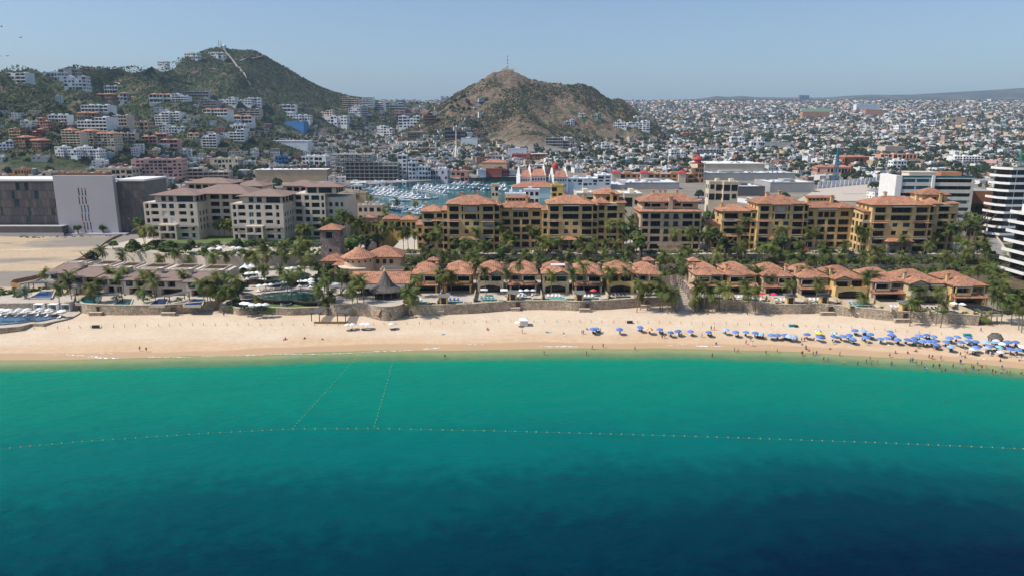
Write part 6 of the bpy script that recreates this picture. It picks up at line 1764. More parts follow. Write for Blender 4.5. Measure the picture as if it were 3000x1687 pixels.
MR=[(0,78,217,246,'white','white terraced house with bright retaining wall at the left frame edge high on the hill',3,6,'flat','band'),(128,189,215,236,'pale','long pale house left of the white leaning terraced block on the ridge',2,7,'flat','win'),(172,224,205,222,'grey','grey house topmost below the rocky knob on the left ridge',2,5,'flat','win'),(189,252,227,264,'white','white block with stacked terraces right on the left ridge shoulder',4,6,'flat','win'),(307,361,255,277,'white','white villa cluster with small balconies mid slope below the knoll',2,6,'flat','band'),(332,394,276,306,'white','large white villa with slanted supports in the middle of the left slope',3,7,'tile','win'),(440,498,279,304,'white','white villa with terracotta roof standing alone on the green spur',2,6,'tile','band'),(282,329,278,297,'brown','brown villa left of the large white villa on the slope',2,4,'tile','win'),(239,317,311,330,'white','long white villa with big windows below the brown villa',2,7,'flat','band'),(223,277,333,351,'tan','tan terrace house below the long white villa',2,5,'tile','win'),(141,198,340,361,'white','white house with curved end at the edge of the red cut slope',2,5,'flat','band'),(63,111,357,374,'white','white flat house above the brown stepped complex at left',2,5,'flat','win'),(111,143,349,383,'salmon','salmon tower house right of the white flat house at left',4,3,'tile','win'),(172,201,360,383,'beige','small beige house under the curved white house',3,3,'tile','win'),(224,320,348,386,'white','wide white and glass apartment terrace above the cream tiled apartments',4,9,'flat','band'),(311,375,342,371,'beige','beige apartment house right of the wide white and glass terrace',3,6,'flat','band'),(370,434,360,383,'tan','ochre walled house on a rocky base left of the tall white hotel',2,5,'flat','win'),(450,527,333,368,'white','tall white hillside hotel with gridded balconies, upper block',5,8,'flat','band'),(469,541,368,396,'white','lower block of the white hillside hotel with square openings',4,8,'flat','win'),(29,64,380,406,'tan','tan house at left beside the dark red terraced house',3,4,'flat','band'),(64,93,378,402,'brown','dark brown house between tan and red houses at left',3,3,'flat','band'),(95,125,381,403,'red','dark red terraced house at the left edge of the green gully',3,3,'tile','band'),(45,122,405,438,'brown','brown stepped apartment complex at the left frame below the tan house',4,8,'tiles','win'),(185,240,384,427,'cream','left half of the cream arcaded apartments with red tile ridge',6,5,'tiles','band'),(240,333,387,430,'cream','right half of the cream arcaded apartments with many balconies',6,9,'tiles','win'),(162,225,434,465,'white','white stepped apartment house with arched windows, left part',4,7,'flat','win'),(228,291,434,466,'white','white apartment house with arched windows, right part',4,7,'flat','win'),(335,393,394,414,'beige','beige low block right of the cream arcaded apartments',2,6,'flat','band'),(419,456,402,422,'pink','pink house left in the pink group below the white hotel',2,4,'tile','band'),(448,488,395,416,'pink','topmost pink house of the group below the white hotel',2,4,'tile','band'),(470,521,412,436,'pink','pink villa lowest in the group below the white hotel',2,5,'tile','band'),(549,582,393,409,'cream','cream tiled house right of the white hillside hotel',2,4,'tile','win'),(592,636,397,435,'white','slim white tower house standing in trees below the orange slope',5,4,'flat','band'),(672,718,383,415,'pale','pale tower with vertical stair slot left of the valley',4,4,'flat','band'),(672,720,368,382,'white','white flat villa behind the pale tower',1,5,'flat','win'),(0,39,416,441,'pale','white and blue building cut by the left frame edge',3,4,'flat','win'),(504,550,278,298,'pale','grey white terrace block left in the row under the antenna hill',3,5,'flat','band'),(544,611,271,287,'grey','long grey terrace block topmost in the row under the antenna hill',2,8,'flat','band'),(571,636,292,311,'grey','grey apartment block second in the row under the antenna hill',3,7,'flat','band'),(639,689,288,308,'white','white apartment block third in the row under the antenna hill',3,6,'flat','win'),(693,734,290,308,'white','white apartment block fourth in the row under the antenna hill',3,5,'flat','win'),(733,764,290,313,'white','white apartment cube last in the row under the antenna hill',3,4,'flat','win'),(594,668,323,342,'white','white terrace house with salmon roofs on the valley slope',2,7,'tile','band'),(640,737,343,364,'white','long white terrace with pink roof lowest on the valley slope',2,9,'tile','band'),(693,760,322,342,'beige','beige balcony block right on the valley slope',3,6,'flat','band'),(818,864,310,330,'pale','pale villa with terrace at the end of the hill row',2,5,'flat','band'),(841,907,332,354,'white','white five bay apartment block above the blue roofed hall',3,8,'flat','win'),(927,974,325,343,'cream','cream apartment block at the foot of the antenna hill',3,6,'flat','win'),(832,892,359,378,'blue','bright blue hall with curved roof in the valley',2,4,'flat','plain'),(1004,1052,286,320,'beige','tan and grey apartment block at the left end of the saddle',6,5,'flat','band'),(1054,1092,288,314,'pale','pale apartment block second on the saddle',5,4,'flat','band'),(1089,1126,299,324,'white','white apartment block third on the saddle',5,4,'flat','band'),(1058,1078,313,345,'white','narrow white stepped tower in front of the saddle blocks',5,2,'flat','band'),(1129,1183,303,325,'pale','pale long block right on the saddle',3,6,'flat','band'),(1020,1056,313,338,'pale','pale glass block below the saddle blocks',4,4,'flat','win'),(939,1017,343,368,'white','white stepped cluster house on the low knoll of the valley',3,8,'flat','win'),(1103,1150,372,399,'white','white four storey block with square windows in the valley',4,5,'flat','win'),(1166,1230,343,376,'pale','white and glass apartment group left of the central hill',4,6,'flat','win'),(1150,1186,326,340,'salmon','salmon house below the saddle',2,3,'flat','win'),(1244,1279,334,366,'brown','dark red unfinished house on the left flank of the central hill',4,3,'flat','band'),(1291,1313,284,299,'grey','grey tower block on the skyline left of the central hill',4,3,'flat','win'),(1195,1256,389,405,'brown','brown three storey building with white roof in the valley',3,7,'white','band'),(1303,1362,377,409,'dark','dark concrete shell building at the foot of the central hill',3,4,'flat','band'),(1351,1399,407,425,'pale','pale blue windowless hall right of the dark concrete shell',2,3,'flat','plain'),(885,956,461,484,'white','white block with dark windows left of the concrete skeleton',2,6,'flat','win'),(808,843,461,483,'blue','small cobalt blue building left of the white block',2,3,'flat','win'),(395,533,472,530,'pink','pink brown apartment block with many balconies behind the panel hotel',6,11,'flat','win'),(555,668,497,528,'beige','beige arcaded building behind the beige hotel roofs',3,8,'flat','band'),(616,699,468,494,'cream','cream building with arched windows left of the museum hall',2,8,'flat','win'),(290,390,497,528,'beige','pale building with rounded gables left of the pink brown block',2,6,'flat','win'),(20,75,500,540,'orange','orange stepped building behind the panel hotel at far left',3,5,'flat','win'),(70,150,508,545,'cream','cream and orange stepped building behind the panel hotel',3,7,'flat','win'),(148,300,512,545,'orange','long terracotta stepped building behind the blank lilac wall',2,10,'flat','win'),(1693,1714,335,349,'white','white cube house on the right flank of the central hill',2,3,'flat','win'),(1734,1762,335,351,'green','green glass office at the right foot of the central hill',3,4,'flat','win'),(1655,1684,353,369,'pale','pale apartment house under the retaining wall right of the central hill',3,5,'flat','win'),(1798,1835,355,376,'white','white apartment block left of the big white hotel in town',3,4,'flat','win'),(1841,1903,357,383,'white','big white hotel in town right of the central hill',5,6,'flat','win'),(1858,1888,343,356,'white','white arcaded upper block behind the big white hotel in town',1,7,'flat','win'),(1748,1804,385,404,'tan','tan windowless hall in the town right of the central hill',2,3,'flat','plain'),(1599,1667,407,432,'grey','grey concrete shell building with open floors below the central hill',3,8,'flat','band'),(1763,1798,420,441,'white','white narrow house with blank wall in mid town',3,2,'flat','win'),(1490,1543,438,457,'pale','pale windowless cube building below the central hill',2,3,'flat','plain'),(1499,1560,455,470,'red','long dark red terraced building above the marina trees',2,8,'flat','win'),(1560,1605,453,470,'orange','orange arcaded building end above the marina trees',2,6,'white','win'),(1965,2009,441,462,'white','white three storey house left of the red capped tower',3,5,'flat','win'),(1999,2030,391,404,'salmon','salmon pink building in the middle of the right town',2,4,'flat','win'),(2040,2124,441,455,'grey','grey open frame building behind the red capped tower',2,9,'flat','band'),(2061,2110,456,470,'pale','pale low hall right of the red capped tower',1,5,'flat','win'),(2590,2652,432,449,'beige','beige hall with dark red end wall in the right town',2,3,'flat','plain'),(2797,2880,461,480,'white','white school like building with strip windows in the right town',3,10,'flat','band'),(2580,2690,455,470,'salmon','long building with salmon band behind palms in the right town',1,9,'flat','band'),(2350,2430,330,345,'orange','orange supermarket far in the right town',1,6,'flat','plain'),(2350,2435,320,331,'green','pale green store above the orange supermarket',1,5,'flat','plain'),(2535,2592,324,338,'orange','orange and blue cinema hall far in the right town',1,4,'flat','plain'),(2505,2580,308,324,'pale','pale mall far behind the orange and blue hall',1,6,'flat','plain'),(2341,2371,281,293,'dark','dark skeleton tower on the far skyline of the right town',3,5,'flat','band'),(2320,2344,355,365,'yellow','bright yellow building in the right town',1,3,'flat','win'),(2710,2756,354,367,'white','white church like building in the far right town',2,6,'flat','win'),(2780,2830,347,360,'tan','long tan hall in the far right town',1,5,'flat','plain'),(2630,2668,370,386,'white','white stepped house in the middle of the far right town',2,4,'flat','win'),(2244,2268,368,381,'white','white flat roofed house right of the far hotel',2,4,'flat','win'),(2200,2240,418,440,'white','long white building at the centre of the right town',2,6,'flat','win'),(2240,2324,420,432,'grey','long grey wall building at the centre of the right town',1,6,'flat','plain'),(2142,2180,404,424,'white','white arcaded building in the right town above the warehouse',2,6,'flat','win'),(2470,2545,462,482,'red','red walled building behind palms left of the cream slab block',1,6,'tile','win'),(2395,2490,492,512,'salmon','low building with pink roofs behind the cement yard',1,10,'tile','win'),(2615,2660,474,494,'white','white tower house just above the cream slab block',2,3,'flat','win'),(1167,1217,459,524,'pale','grey white apartment block right of the concrete skeleton by the marina',6,4,'flat','win'),(1198,1262,480,528,'pale','stepped white apartment house by the marina quay',4,6,'flat','win'),(1260,1312,500,530,'lilac','lilac low house with many windows by the marina quay',2,6,'flat','win'),(1320,1372,505,533,'salmon','salmon pink building at the marina corner',2,4,'flat','win'),(1422,1470,498,524,'red','crimson walled shop behind the marina docks',2,4,'flat','plain'),(1470,1492,500,522,'red','dark red shop annex left of the gabled complex',2,3,'flat','win'),(1400,1424,500,520,'pale','white shop with teal sign wall behind the marina',2,3,'flat','plain'),(1410,1485,478,496,'tan','tan hall with pale roof above the crimson shop',1,5,'tile','plain'),(1030,1060,545,560,'white','white quay kiosk at the left end of the marina',1,3,'flat','win'),(1090,1128,536,550,'white','white arched quay kiosk in the middle of the marina',1,4,'flat','win'),(1154,1190,534,547,'white','white arched quay kiosk right of the middle one',1,4,'flat','win')]
for r in MR:
 u0,u1,vt,vb,pt,lab,fl,ba,rf,st=r
 st='none' if st=='plain' else st
 midrise(u0,u1,vt,vb,pt,lab,fl,ba,rf,st)
NEAR_B=[(1008,1075,570,640,'tan','tan adobe style building left of the marina water',3,4,560),(1050,1122,605,650,'beige','adobe building with turquoise awning by the palms',2,3,520),(1440,1460,545,580,'cream','small cream tower behind the left yellow building',2,2,520),(1480,1540,572,610,'white','white house with arched window behind the left yellow building',2,3,500),(1535,1580,560,600,'white','white domed house behind the clerestory wing',2,3,540),(1615,1650,547,580,'yellow','small yellow tower behind the left yellow building',2,2,480),(1690,1880,572,610,'cream','long cream hall behind the high wing of the left yellow building',1,3,470),(2078,2160,538,590,'cream','cream cube building with blank walls behind the ochre block',2,3,520)]
for u0,u1,vt,vb,pt,lab,fl,ba,Y in NEAR_B:
 midrise(u0,u1,vt,vb,pt,lab,fl,ba,'flat','win' if ba<4 else 'none',Y=Y,rot=0)
for u0,u1,vt,vb,lab in[(1048,1110,652,690,'yellow tiled lodge among palms behind the round pavilion'),(1118,1220,645,682,'tiled lodge with brown roof left of the left yellow building'),(1065,1100,640,668,'small tiled lodge behind palms left of the marina')]:
 midrise(u0,u1,vt,vb,'yellow',lab,1,6,'tile','win',Y=400 if u0>1060 else 385,rot=0)
p=atY(1068,533,960);dep=project(p.x,p.y,p.z)[2];W=195*dep/FPX;H=88*dep/FPX
t=thing('building_skeleton','grey concrete building skeleton of open floors on the marina quay','building',(p.x,p.y,p.z));BUILT.append((p.x,p.y,60))
for f in range(8):
 z=f*H/8;wd=W*(1 if f<5 else .62)
 mb=MB();mb.box(-W/2,-W/2+wd,0,26,z,z+.7);mb.build('floor_slab',M['concrete'],t)
 if f<7:
  mb=MB();nn=int(wd/6)
  for b in range(nn+1):
   for y in(0.3,9,18,25):mb.box(-W/2+b*wd/nn-.35+.3,-W/2+b*wd/nn+.65,y,y+.7,z+.7,z+H/8)
  mb.build('columns',M['concrete'],t)['kind']='stuff'
mb=MB();mb.box(-W*.3,W*.5,10,20,0,H*.6);mb.build('core_wall',M['concrete_dark'],t)
midrise(751,957,500,528,'tan','wide tan museum hall with flat white roof behind the beige hotel',2,8,'white','none',Y=930,rot=.06)
midrise(777,902,415,429,'pale','long low warehouse with white roof in the valley',1,8,'white','none')
midrise(2061,2240,482,508,'cream','large warehouse with white roof right of the red capped tower',1,9,'white','none',rot=.05,depth=70)
t,W,D,H=midrise(1798,2030,512,536,'orange','terracotta mall wing left of the red capped tower',2,14,'flat','win',rot=-.04)
for k,(fx,w) in enumerate([(-.47,11),(-.12,10),(.35,9)]):
 mb=MB();mb.box(W*fx-w/2,W*fx+w/2,-5,6,0,H+2);mb.build('pavilion',PM['beige'],t)
 mb=MB();mb.hip(W*fx-w/2,W*fx+w/2,-5,6,H+2.0,3.5,1,.3);mb.build('pavilion_roof',[M['red_paint'],M['red_paint']],t)
t,W,D,H=midrise(2027,2060,482,536,'orange','square terracotta tower with two red tiered roofs in the mall',4,2,'none','win',cat='tower',name='tower',rot=0)
mb=MB();mb.hip(-W/2,W/2,0,D,H,2.2,1.2,.5);mb.build('roof',[M['red_paint'],M['red_paint']],t)
mb=MB();mb.lathe([(W*.3,H+1.5),(W*.3,H+5),(W*.42,H+5),(W*.3,H+7.5),(.1,H+10.5)],10,0,D/2);mb.build('lantern',[M['red_paint']],t)
for u0,u1,vt,vb,pt,lab,dd in[(1680,1830,545,560,'grey','flat grey mall roof behind the left yellow building',60),(1830,1990,538,556,'grey','grey mall wall with planted roof right of it',60),(2160,2240,550,575,'dark','dark concrete mall loading walls behind the second yellow building',50),(2255,2385,538,565,'grey','rough concrete mall wall beside the empty paved lot',50),(2055,2330,510,530,'grey','long grey mall roof below the warehouse',50)]:
 midrise(u0,u1,vt,vb,pt,lab,1,6,'flat','none',rot=.02,depth=dd)
mb=MB();L=[at(u,v,5.4) for u,v in((2330,590),(2620,590),(2640,545),(2560,540),(2400,552))]
mb.face([(q.x,q.y,5.45) for q in L]);struct(mb.build('paved_lot',M['paving']))
mb=MB();a,b=at(2400,553,5.4),at(2560,538,5.4)
for k in range(14):
 p=a.lerp(b,k/13);mb.obox(p.x,p.y,5.4,13,6.6,.5,math.atan2(b.y-a.y,b.x-a.x))
o=mb.build('lot_wall',PM['pale']);tag(o,'stained pale wall along the back of the empty paved lot','wall')
def gabled(u0,u1,vt,vb,lab,Y=800):
 p=atY((u0+u1)/2,vb,Y);dep=project(p.x,p.y,p.z)[2];W=(u1-u0)*dep/FPX;H=(vb-vt)*dep/FPX
 t=thing('gabled_building',lab,'building',(p.x,p.y,3),rad(8));BUILT.append((p.x,p.y,40))
 H2=H+p.z-3
 block(t,-W/2,0,0,W,26,H2*.72,[(1+k*W/5,1+k*W/5+W/8,H2*.72*f+1.0,H2*.72*f+3.2) for k in range(5) for f in(0,.33,.66)],depth=.6,m='stucco_white',right=[(3+6*k,5+6*k,H2*.3,H2*.45) for k in range(3)])
 mb=MB();mb.shed(-W/2-.4,W/2+.4,-1,12,H2*.7,H2*.95,.3);mb.build('roof',[M['tile_far'],M['stucco_white']],t)
 for sx_ in(-W/2-.5,W/2-.3):
  mb=MB();pr=[(-1.5,0),(-1.5,H2*.74),(3,H2*.78),(7,H2*.98),(12,H2*1.1),(17,H2*.98),(21,H2*.78),(26,H2*.74),(26,0)]
  n=len(pr);i0=len(mb.v)
  A=[(sx_,y,z) for y,z in pr];B=[(sx_+.8,y,z) for y,z in pr]
  mb.face(A[::-1]);mb.face(B)
  for k in range(n):
   j=(k+1)%n;mb.face([A[k],A[j],B[j],B[k]])
  mb.build('gable_wall',M['stucco_white'],t)
 return t,W,H2
gabled(1524,1556,498,532,'white marina building with scrolled gables, left of the three')
gabled(1556,1598,494,536,'white marina building with scrolled gables and terracotta roof, the middle one')
t,W,H2=gabled(1622,1662,500,538,'white marina building with scrolled gables below the red dome')
mb=MB();mb.lathe([(3.4,H2),(3.5,H2+3),(3.2,H2+5),(2.0,H2+6.6),(.1,H2+7.4)],16,-2,20);mb.build('dome',M['red_paint'],t,True)
midrise(1660,1790,517,545,'pale','white long wing of the gabled marina complex',3,8,'flat','win',Y=800,rot=.05)
midrise(1500,1640,550,563,'white','row of salmon tiled restaurant roofs on the quay before the gabled complex',1,8,'tiles','none',Y=770,rot=.04)
def mast(u,vt,vb,label,m1,m2,w=1.2,Y=None,name='mast',n=9):
 p=onground(u,vb) if Y is None else atY(u,vb,Y)
 dep=project(p.x,p.y,p.z)[2];H=(vb-vt)*dep/FPX
 t=thing(name,label,'mast',(p.x,p.y,p.z-2));H+=2
 for k in range(n):
  z0,z1=H*k/n,H*(k+1)/n;a=w*(1-.8*k/n)/2;b=w*(1-.8*(k+1)/n)/2
  mb=MB()
  C4=((-1,-1),(1,-1),(1,1),(-1,1))
  for q in range(4):
   r_=(q+1)%4
   mb.tube([(C4[q][0]*a,C4[q][1]*a,z0),(C4[q][0]*b,C4[q][1]*b,z1)],[w*.11]*2,4)
   mb.tube([(C4[q][0]*a,C4[q][1]*a,z0),(C4[r_][0]*b,C4[r_][1]*b,z1)],[w*.07]*2,4)
  mb.build('mast_section',M[m1 if k%2==0 else m2],t)
 return t
mast(1487,166,206,'red and white lattice mast on the central hill summit','red_paint','stucco_white',3.4,Y=1800)
mast(2448,436,522,'blue lattice tower behind the empty paved lot','boat_blue','glass_teal',4.0,Y=760)
mast(641,118,138,'thin antenna left of the white radar dome','metal_grey','metal_grey',1.6,Y=2030,n=4)
mast(648,121,138,'second thin antenna left of the white radar dome','metal_grey','metal_grey',1.6,Y=2035,n=4)
mat('spire_green',(.03,.25,.16),.6,.1,1)
mast(2987,440,480,'green lattice spire at the right frame edge','spire_green','spire_green',3.0,Y=900)
p=atY(658,142,2030);t=thing('radar_dome','white radar dome on the summit of the left hill','dome',p)
mb=MB();mb.lathe([(2.2,-6),(2.2,2.0),(4.2,3.5),(4.8,5.5),(4.2,7.6),(2.6,9.2),(.1,9.8)],16);mb.build('dome',M['stucco_white'],t,True)
p=atY(1487,207,1798);t=thing('hilltop_station','small pale station building under the mast on the central summit','building',(p.x,p.y,p.z))
mb=MB();mb.box(-14,16,0,12,-12,3.2);mb.box(-8,2,1,10,3.2,6.5);mb.build('wall',PM['cream'],t)
p=onground(1337,461);dep=project(*p)[2];H=77*dep/FPX
t=thing('flagpole','giant white flagpole on a tripod base above the marina trees','flagpole',(p.x,p.y,p.z))
mb=MB();mb.tube([(0,0,H*.2),(0,0,H)],[1.2,.5],8);mb.build('pole',M['stucco_white'],t)
for k in range(3):
 a=k*2.1+.4;mb=MB();mb.tube([(12*math.cos(a),12*math.sin(a),-2),(0,0,H*.42)],[1.6,.9],6);mb.build('leg',M['stucco_white'],t)
for u,vt,vb,lab in((537,157,174,'white villa with tower left of the antenna summit'),(611,156,171,'long white villa right below the antenna summit'),(459,182,193,'low house on the skyline ridge left of the summit')):
 midrise(u,u+(42 if u!=459 else 30),vt,vb,'white',lab,2,5,'flat','win')
def ribbon_on_hill(name,pts,w,m):
 P=[onground(u,v) for u,v in pts];mb=MB()
 F_=[]
 for a,b in zip(P,P[1:]):
  for k in range(8):F_.append(a.lerp(b,k/8))
 F_.append(P[-1])
 for q in F_:q.z=gz(q.x,q.y)+1.5
 for a,b in zip(F_,F_[1:]):
  d=(b-a);n=Vector((-d.y,d.x,0)).normalized()*w
  mb.face([tuple(a-n),tuple(b-n),tuple(b+n),tuple(a+n)])
 return struct(mb.build(name,m))
ribbon_on_hill('stair_path',[(652,140),(680,176),(708,212),(722,235),(734,252)],2.2,M['paving'])
ribbon_on_hill('hill_road',[(700,181),(738,174),(770,166)],2.5,M['paving'])
ribbon_on_hill('hill_road',[(445,226),(500,232),(560,246)],2.5,M['sand_heap'])
ribbon_on_hill('hill_road',[(300,240),(335,245),(352,249)],2.5,M['paving'])
ribbon_on_hill('hill_road',[(66,222),(90,217),(110,216)],2.5,M['paving'])
# ================================================================ TOWN FABRIC
def town():
 r=random.Random(41)
 ang=rad(14);ca,sa=math.cos(ang),math.sin(ang)
 WALLC=[(.70,.69,.66)]*5+[(.62,.58,.52)]*5+[(.62,.52,.40)]*3+[(.52,.40,.28)]*2+[(.55,.33,.26),(.48,.24,.15),(.58,.42,.22),(.36,.36,.36),(.42,.40,.38),(.36,.44,.50),(.55,.36,.34),(.30,.16,.12)]
 ROOFC=[(.68,.67,.64)]*4+[(.50,.46,.41)]*4+[(.36,.33,.30)]*4+[(.48,.26,.17)]*2+[(.62,.58,.52)]*3
 NAMEC=lambda c:'white' if min(c)>.65 else 'off white' if min(c)>.5 else 'cream' if c==(.62,.52,.40) else 'tan' if c==(.52,.40,.28) else 'grey' if max(c)<.43 and abs(c[0]-c[2])<.05 else 'blue grey' if c[2]>c[0] else 'pink' if c in((.55,.33,.26),(.55,.36,.34)) else 'brown' if max(c)<.35 else 'orange' if c==(.48,.24,.15) else 'ochre'
 houses=[];trees=[]
 def rows_range(y0,y1,step):
  for gy in np.arange(y0,y1,step):
   wmax=.80*gy+60
   for gx in np.arange(-wmax,wmax,step):
    yield gx,gy,step
 cand=[]
 for y0,y1,st in((470,960,22),(960,1500,15.5),(1500,2200,18),(2200,3200,25),(3200,4300,33),(4300,5250,42)):
  gx,gy=np.meshgrid(np.arange(-1.35*y1,1.35*y1,st),np.arange(y0*.4,y1*1.6,st))
  X=gx*ca-gy*sa;Y=gx*sa+gy*ca
  jx=_rs.rand(*X.shape)*st*.3;jy=_rs.rand(*X.shape)*st*.3
  bi=np.round(gx/st).astype(int);bj=np.round(gy/st).astype(int)
  street=(bi%7==0)|(bj%5==0)
  X=X+jx;Y=Y+jy
  ok=(Y>=y0)&(Y<y1)&(np.abs(X)<.77*Y+20)
  X,Y,street=X[ok],Y[ok],street[ok]
  Z=ground(X,Y);B=np.interp(Y,TY,TZ)
  hm=Z-B
  for x,y,z,h,s in zip(X,Y,Z,hm,street):cand.append((x,y,z,h,s,st))
 mar=in_poly(np.array([c[0] for c in cand]),np.array([c[1] for c in cand]),MARINA)
 den=fbm(np.array([c[0] for c in cand])/130.,np.array([c[1] for c in cand])/130.,4)
 bx=np.array([b[0] for b in BUILT]);by=np.array([b[1] for b in BUILT]);br=np.array([b[2] for b in BUILT])
 for(x,y,z,h,s,st),m,dn in zip(cand,mar,den):
  if m:continue
  u,v,dep=project(x,y,z)
  if not(-120<u<3120) or v<120:continue
  if y<960:
   if -220<x<700 and y<620:continue
   if x<-130 and y<520:continue
   if 100<x<560 and y<960:
    if r.random()<.85:continue
   if -190<x<160:continue
  if np.any((bx-x)**2+(by-y)**2<(br+4)**2):continue
  left=x<-60 and y<2450
  if h>12:
   if left:
    lim=100+90*(dn-.5)
    pr=1.6*max(0,1-h/lim)
    if x<-900:pr*=.5
    if r.random()>pr:
     if r.random()<.35:trees.append((x,y,z,r.uniform(2,3.6)))
     continue
   else :
    continue
  if s and r.random()<(.7 if y<2200 else .88):
   if r.random()<.12:trees.append((x,y,z,r.uniform(2,3.2)))
   continue
  far=y>4300
  pt=.38+5.0*max(0,dn-.44)
  if r.random()<min(.82,pt):
   for k in range(2 if y<2600 else 1):trees.append((x+r.uniform(-7,7),y+r.uniform(-7,7),z,r.uniform(2.6,5.6)*(1 if y<2600 else 1.6)))
   if r.random()<.78:continue
  if r.random()<.06:continue
  big=r.random()<.07
  w=r.uniform(.55,1.05)*st*(1.6 if big else 1);d=r.uniform(.5,.95)*st*(1.3 if big else 1)
  w=min(w,34);d=min(d,28)
  hh=r.choice([3.2,3.3,3.4,3.6,4.0,6.2,6.6,9.5 if r.random()<.25 else 3.3])*(1.15 if y>3000 else 1)
  houses.append((x,y,z,w,d,hh,ang+r.uniform(-.06,.06)+(math.pi/2 if r.random()<.3 else 0),WALLC[r.randrange(len(WALLC)) if r.random()<(.75 if y<1700 else 1) else 0],ROOFC[r.randrange(len(ROOFC))],u,v,dep))
 def emit(mb,x,y,z,w,d,hh,rot,wc,rc,det):
  mb.col=wc;mb.obox(x,y,z-3,z+hh,w,d,rot,0,0)
  mb.c[-1]=rc
  c,s=math.cos(rot),math.sin(rot)
  if det:
   T=lambda a,b,zz:(x+c*a-s*b,y+s*a+c*b,zz)
   mb.col=wc
   e=.3
   for(a0,a1,b0,b1) in((-w/2,w/2,-d/2,-d/2+e),(-w/2,w/2,d/2-e,d/2),(-w/2,-w/2+e,-d/2,d/2),(w/2-e,w/2,-d/2,d/2)):
    mb.face([T(a0,b0,z+hh+.7),T(a1,b0,z+hh+.7),T(a1,b1,z+hh+.7),T(a0,b1,z+hh+.7)])
    mb.face([T(a0,b0,z+hh),T(a1,b0,z+hh),T(a1,b0,z+hh+.7),T(a0,b0,z+hh+.7)]);mb.face([T(a1,b1,z+hh),T(a0,b1,z+hh),T(a0,b1,z+hh+.7),T(a1,b1,z+hh+.7)])
   if r.random()<.6:
    a,b=r.uniform(-.25,.25)*w,r.uniform(-.1,.3)*d
    mb.obox(x+c*a-s*b,y+s*a+c*b,z+hh,z+hh+2.2,w*.28,d*.3,rot)
   if r.random()<.5:
    mb.col=(.12,.12,.13);a,b=r.uniform(-.35,.35)*w,r.uniform(-.3,.3)*d
    mb.obox(x+c*a-s*b,y+s*a+c*b,z+hh,z+hh+1.2,1.3,1.3,rot)
   mb.col=(.05,.05,.055)
   for f in range(max(1,int(hh/3))):
    for q in range(3):
     a=-w/2+w*(q+.5)/3
     if r.random()<.8:
      z0=z+f*3.1+.9
      mb.face([T(a-w*.08,-d/2-.05,z0),T(a+w*.08,-d/2-.05,z0),T(a+w*.08,-d/2-.05,z0+1.4),T(a-w*.08,-d/2-.05,z0+1.4)])
      mb.face([T(-w/2-.05,a*d/w+d*.06,z0),T(-w/2-.05,a*d/w-d*.06,z0),T(-w/2-.05,a*d/w-d*.06,z0+1.4),T(-w/2-.05,a*d/w+d*.06,z0+1.4)])
 vis=[h for h in houses if 0<h[9]<3000]
 vis.sort(key=lambda h:-(h[3]*h[5])/h[11]**2)
 ind=set(id(h) for h in vis[:300])
 zones=[(-999,'below the left hillside hotels'),(430,'below the antenna hill'),(800,'between the two hills'),(1250,'below the central hill'),(1900,'right of the central hill'),(2400,'behind the cream slab block')]
 big=MB()
 for h in houses:
  x,y,z,w,d,hh,rot,wc,rc,u,v,dep=h
  if id(h) in ind:
   k=[q for a,q in zones if a<=u][-1]
   st='low' if hh<4.5 else 'two-storey' if hh<8 else 'tall'
   rn='pale' if min(rc)>.5 else 'red' if rc[0]>rc[2]*2 else 'grey'
   di='close' if y<1050 else 'midway' if y<1400 else 'far'
   sz='wide ' if w>15 else 'small ' if w<9 else ''
   t=thing('house','%s%s %s house, %s roof, %s %s'%(sz,NAMEC(wc),st,rn,di,k),'house',(x,y,z),rot,'town houses')
   mb=MB();emit(mb,0,0,0,w,d,hh,0,wc,rc,True)
   mb.build('house_body',M['house_paint'],t)
  else :
   emit(big,x,y,z,w,d,hh,rot,wc,rc,y<2300)
 o=big.build('distant_houses',M['house_paint']);stuff(o,'countless small pale houses of the far town','houses')
 trees2=[(x,y,z,q,project(x,y,z)) for x,y,z,q in trees]
 tv=sorted([t_ for t_ in trees2 if 0<t_[4][0]<3000],key=lambda t_:-t_[3]/t_[4][2])
 ti=set(id(t_) for t_ in tv[:260])
 mb=MB();i=0
 tcs=[]
 for c0 in TCROWN[:4]:
  q=c0 .copy();q.materials.clear();q.materials.append(M['town_leaf']);tcs.append(q)
 for t_ in trees2:
  x,y,z,q,pr=t_
  if id(t_) in ti:
   k=[a_ for a,a_ in zones if a<=pr[0]][-1];i+=1
   t=thing('tree','%s round tree %s %s'%('large' if q>4 else 'small','near the marina' if y<1050 else 'between houses',k),'tree',(x,y,z),r.uniform(0,6),'town trees')
   link('crown',tcs[i%4],t,(0,0,q*.95),0,(q*1.1,q*1.1,q*1.0));link('trunk',TTRUNK[i%3],t,None,0,(q*1.2,q*1.2,q*1.2))
  else :
   n=16 if y<2000 else 9 if y<3200 else 6
   for _ in range(n):
    d=Vector((r.gauss(0,1),r.gauss(0,1),r.gauss(0,.8))).normalized();p=Vector((x,y,z+q*.8))+d*q*r.uniform(.5,1)
    if p.z<z:p.z=z+.3
    a=d.cross(Vector((r.gauss(0,1),r.gauss(0,1),r.gauss(0,1)))).normalized();b=d.cross(a);s_=q*r.uniform(.35,.6)
    mb.face([tuple(p+a*s_),tuple(p+b*s_),tuple(p-a*s_),tuple(p-b*s_)])
 o=mb.build('distant_trees',M['town_leaf']);stuff(o,'countless small trees scattered through the far town','trees')
 print('houses',len(houses),'trees',len(trees))
town()
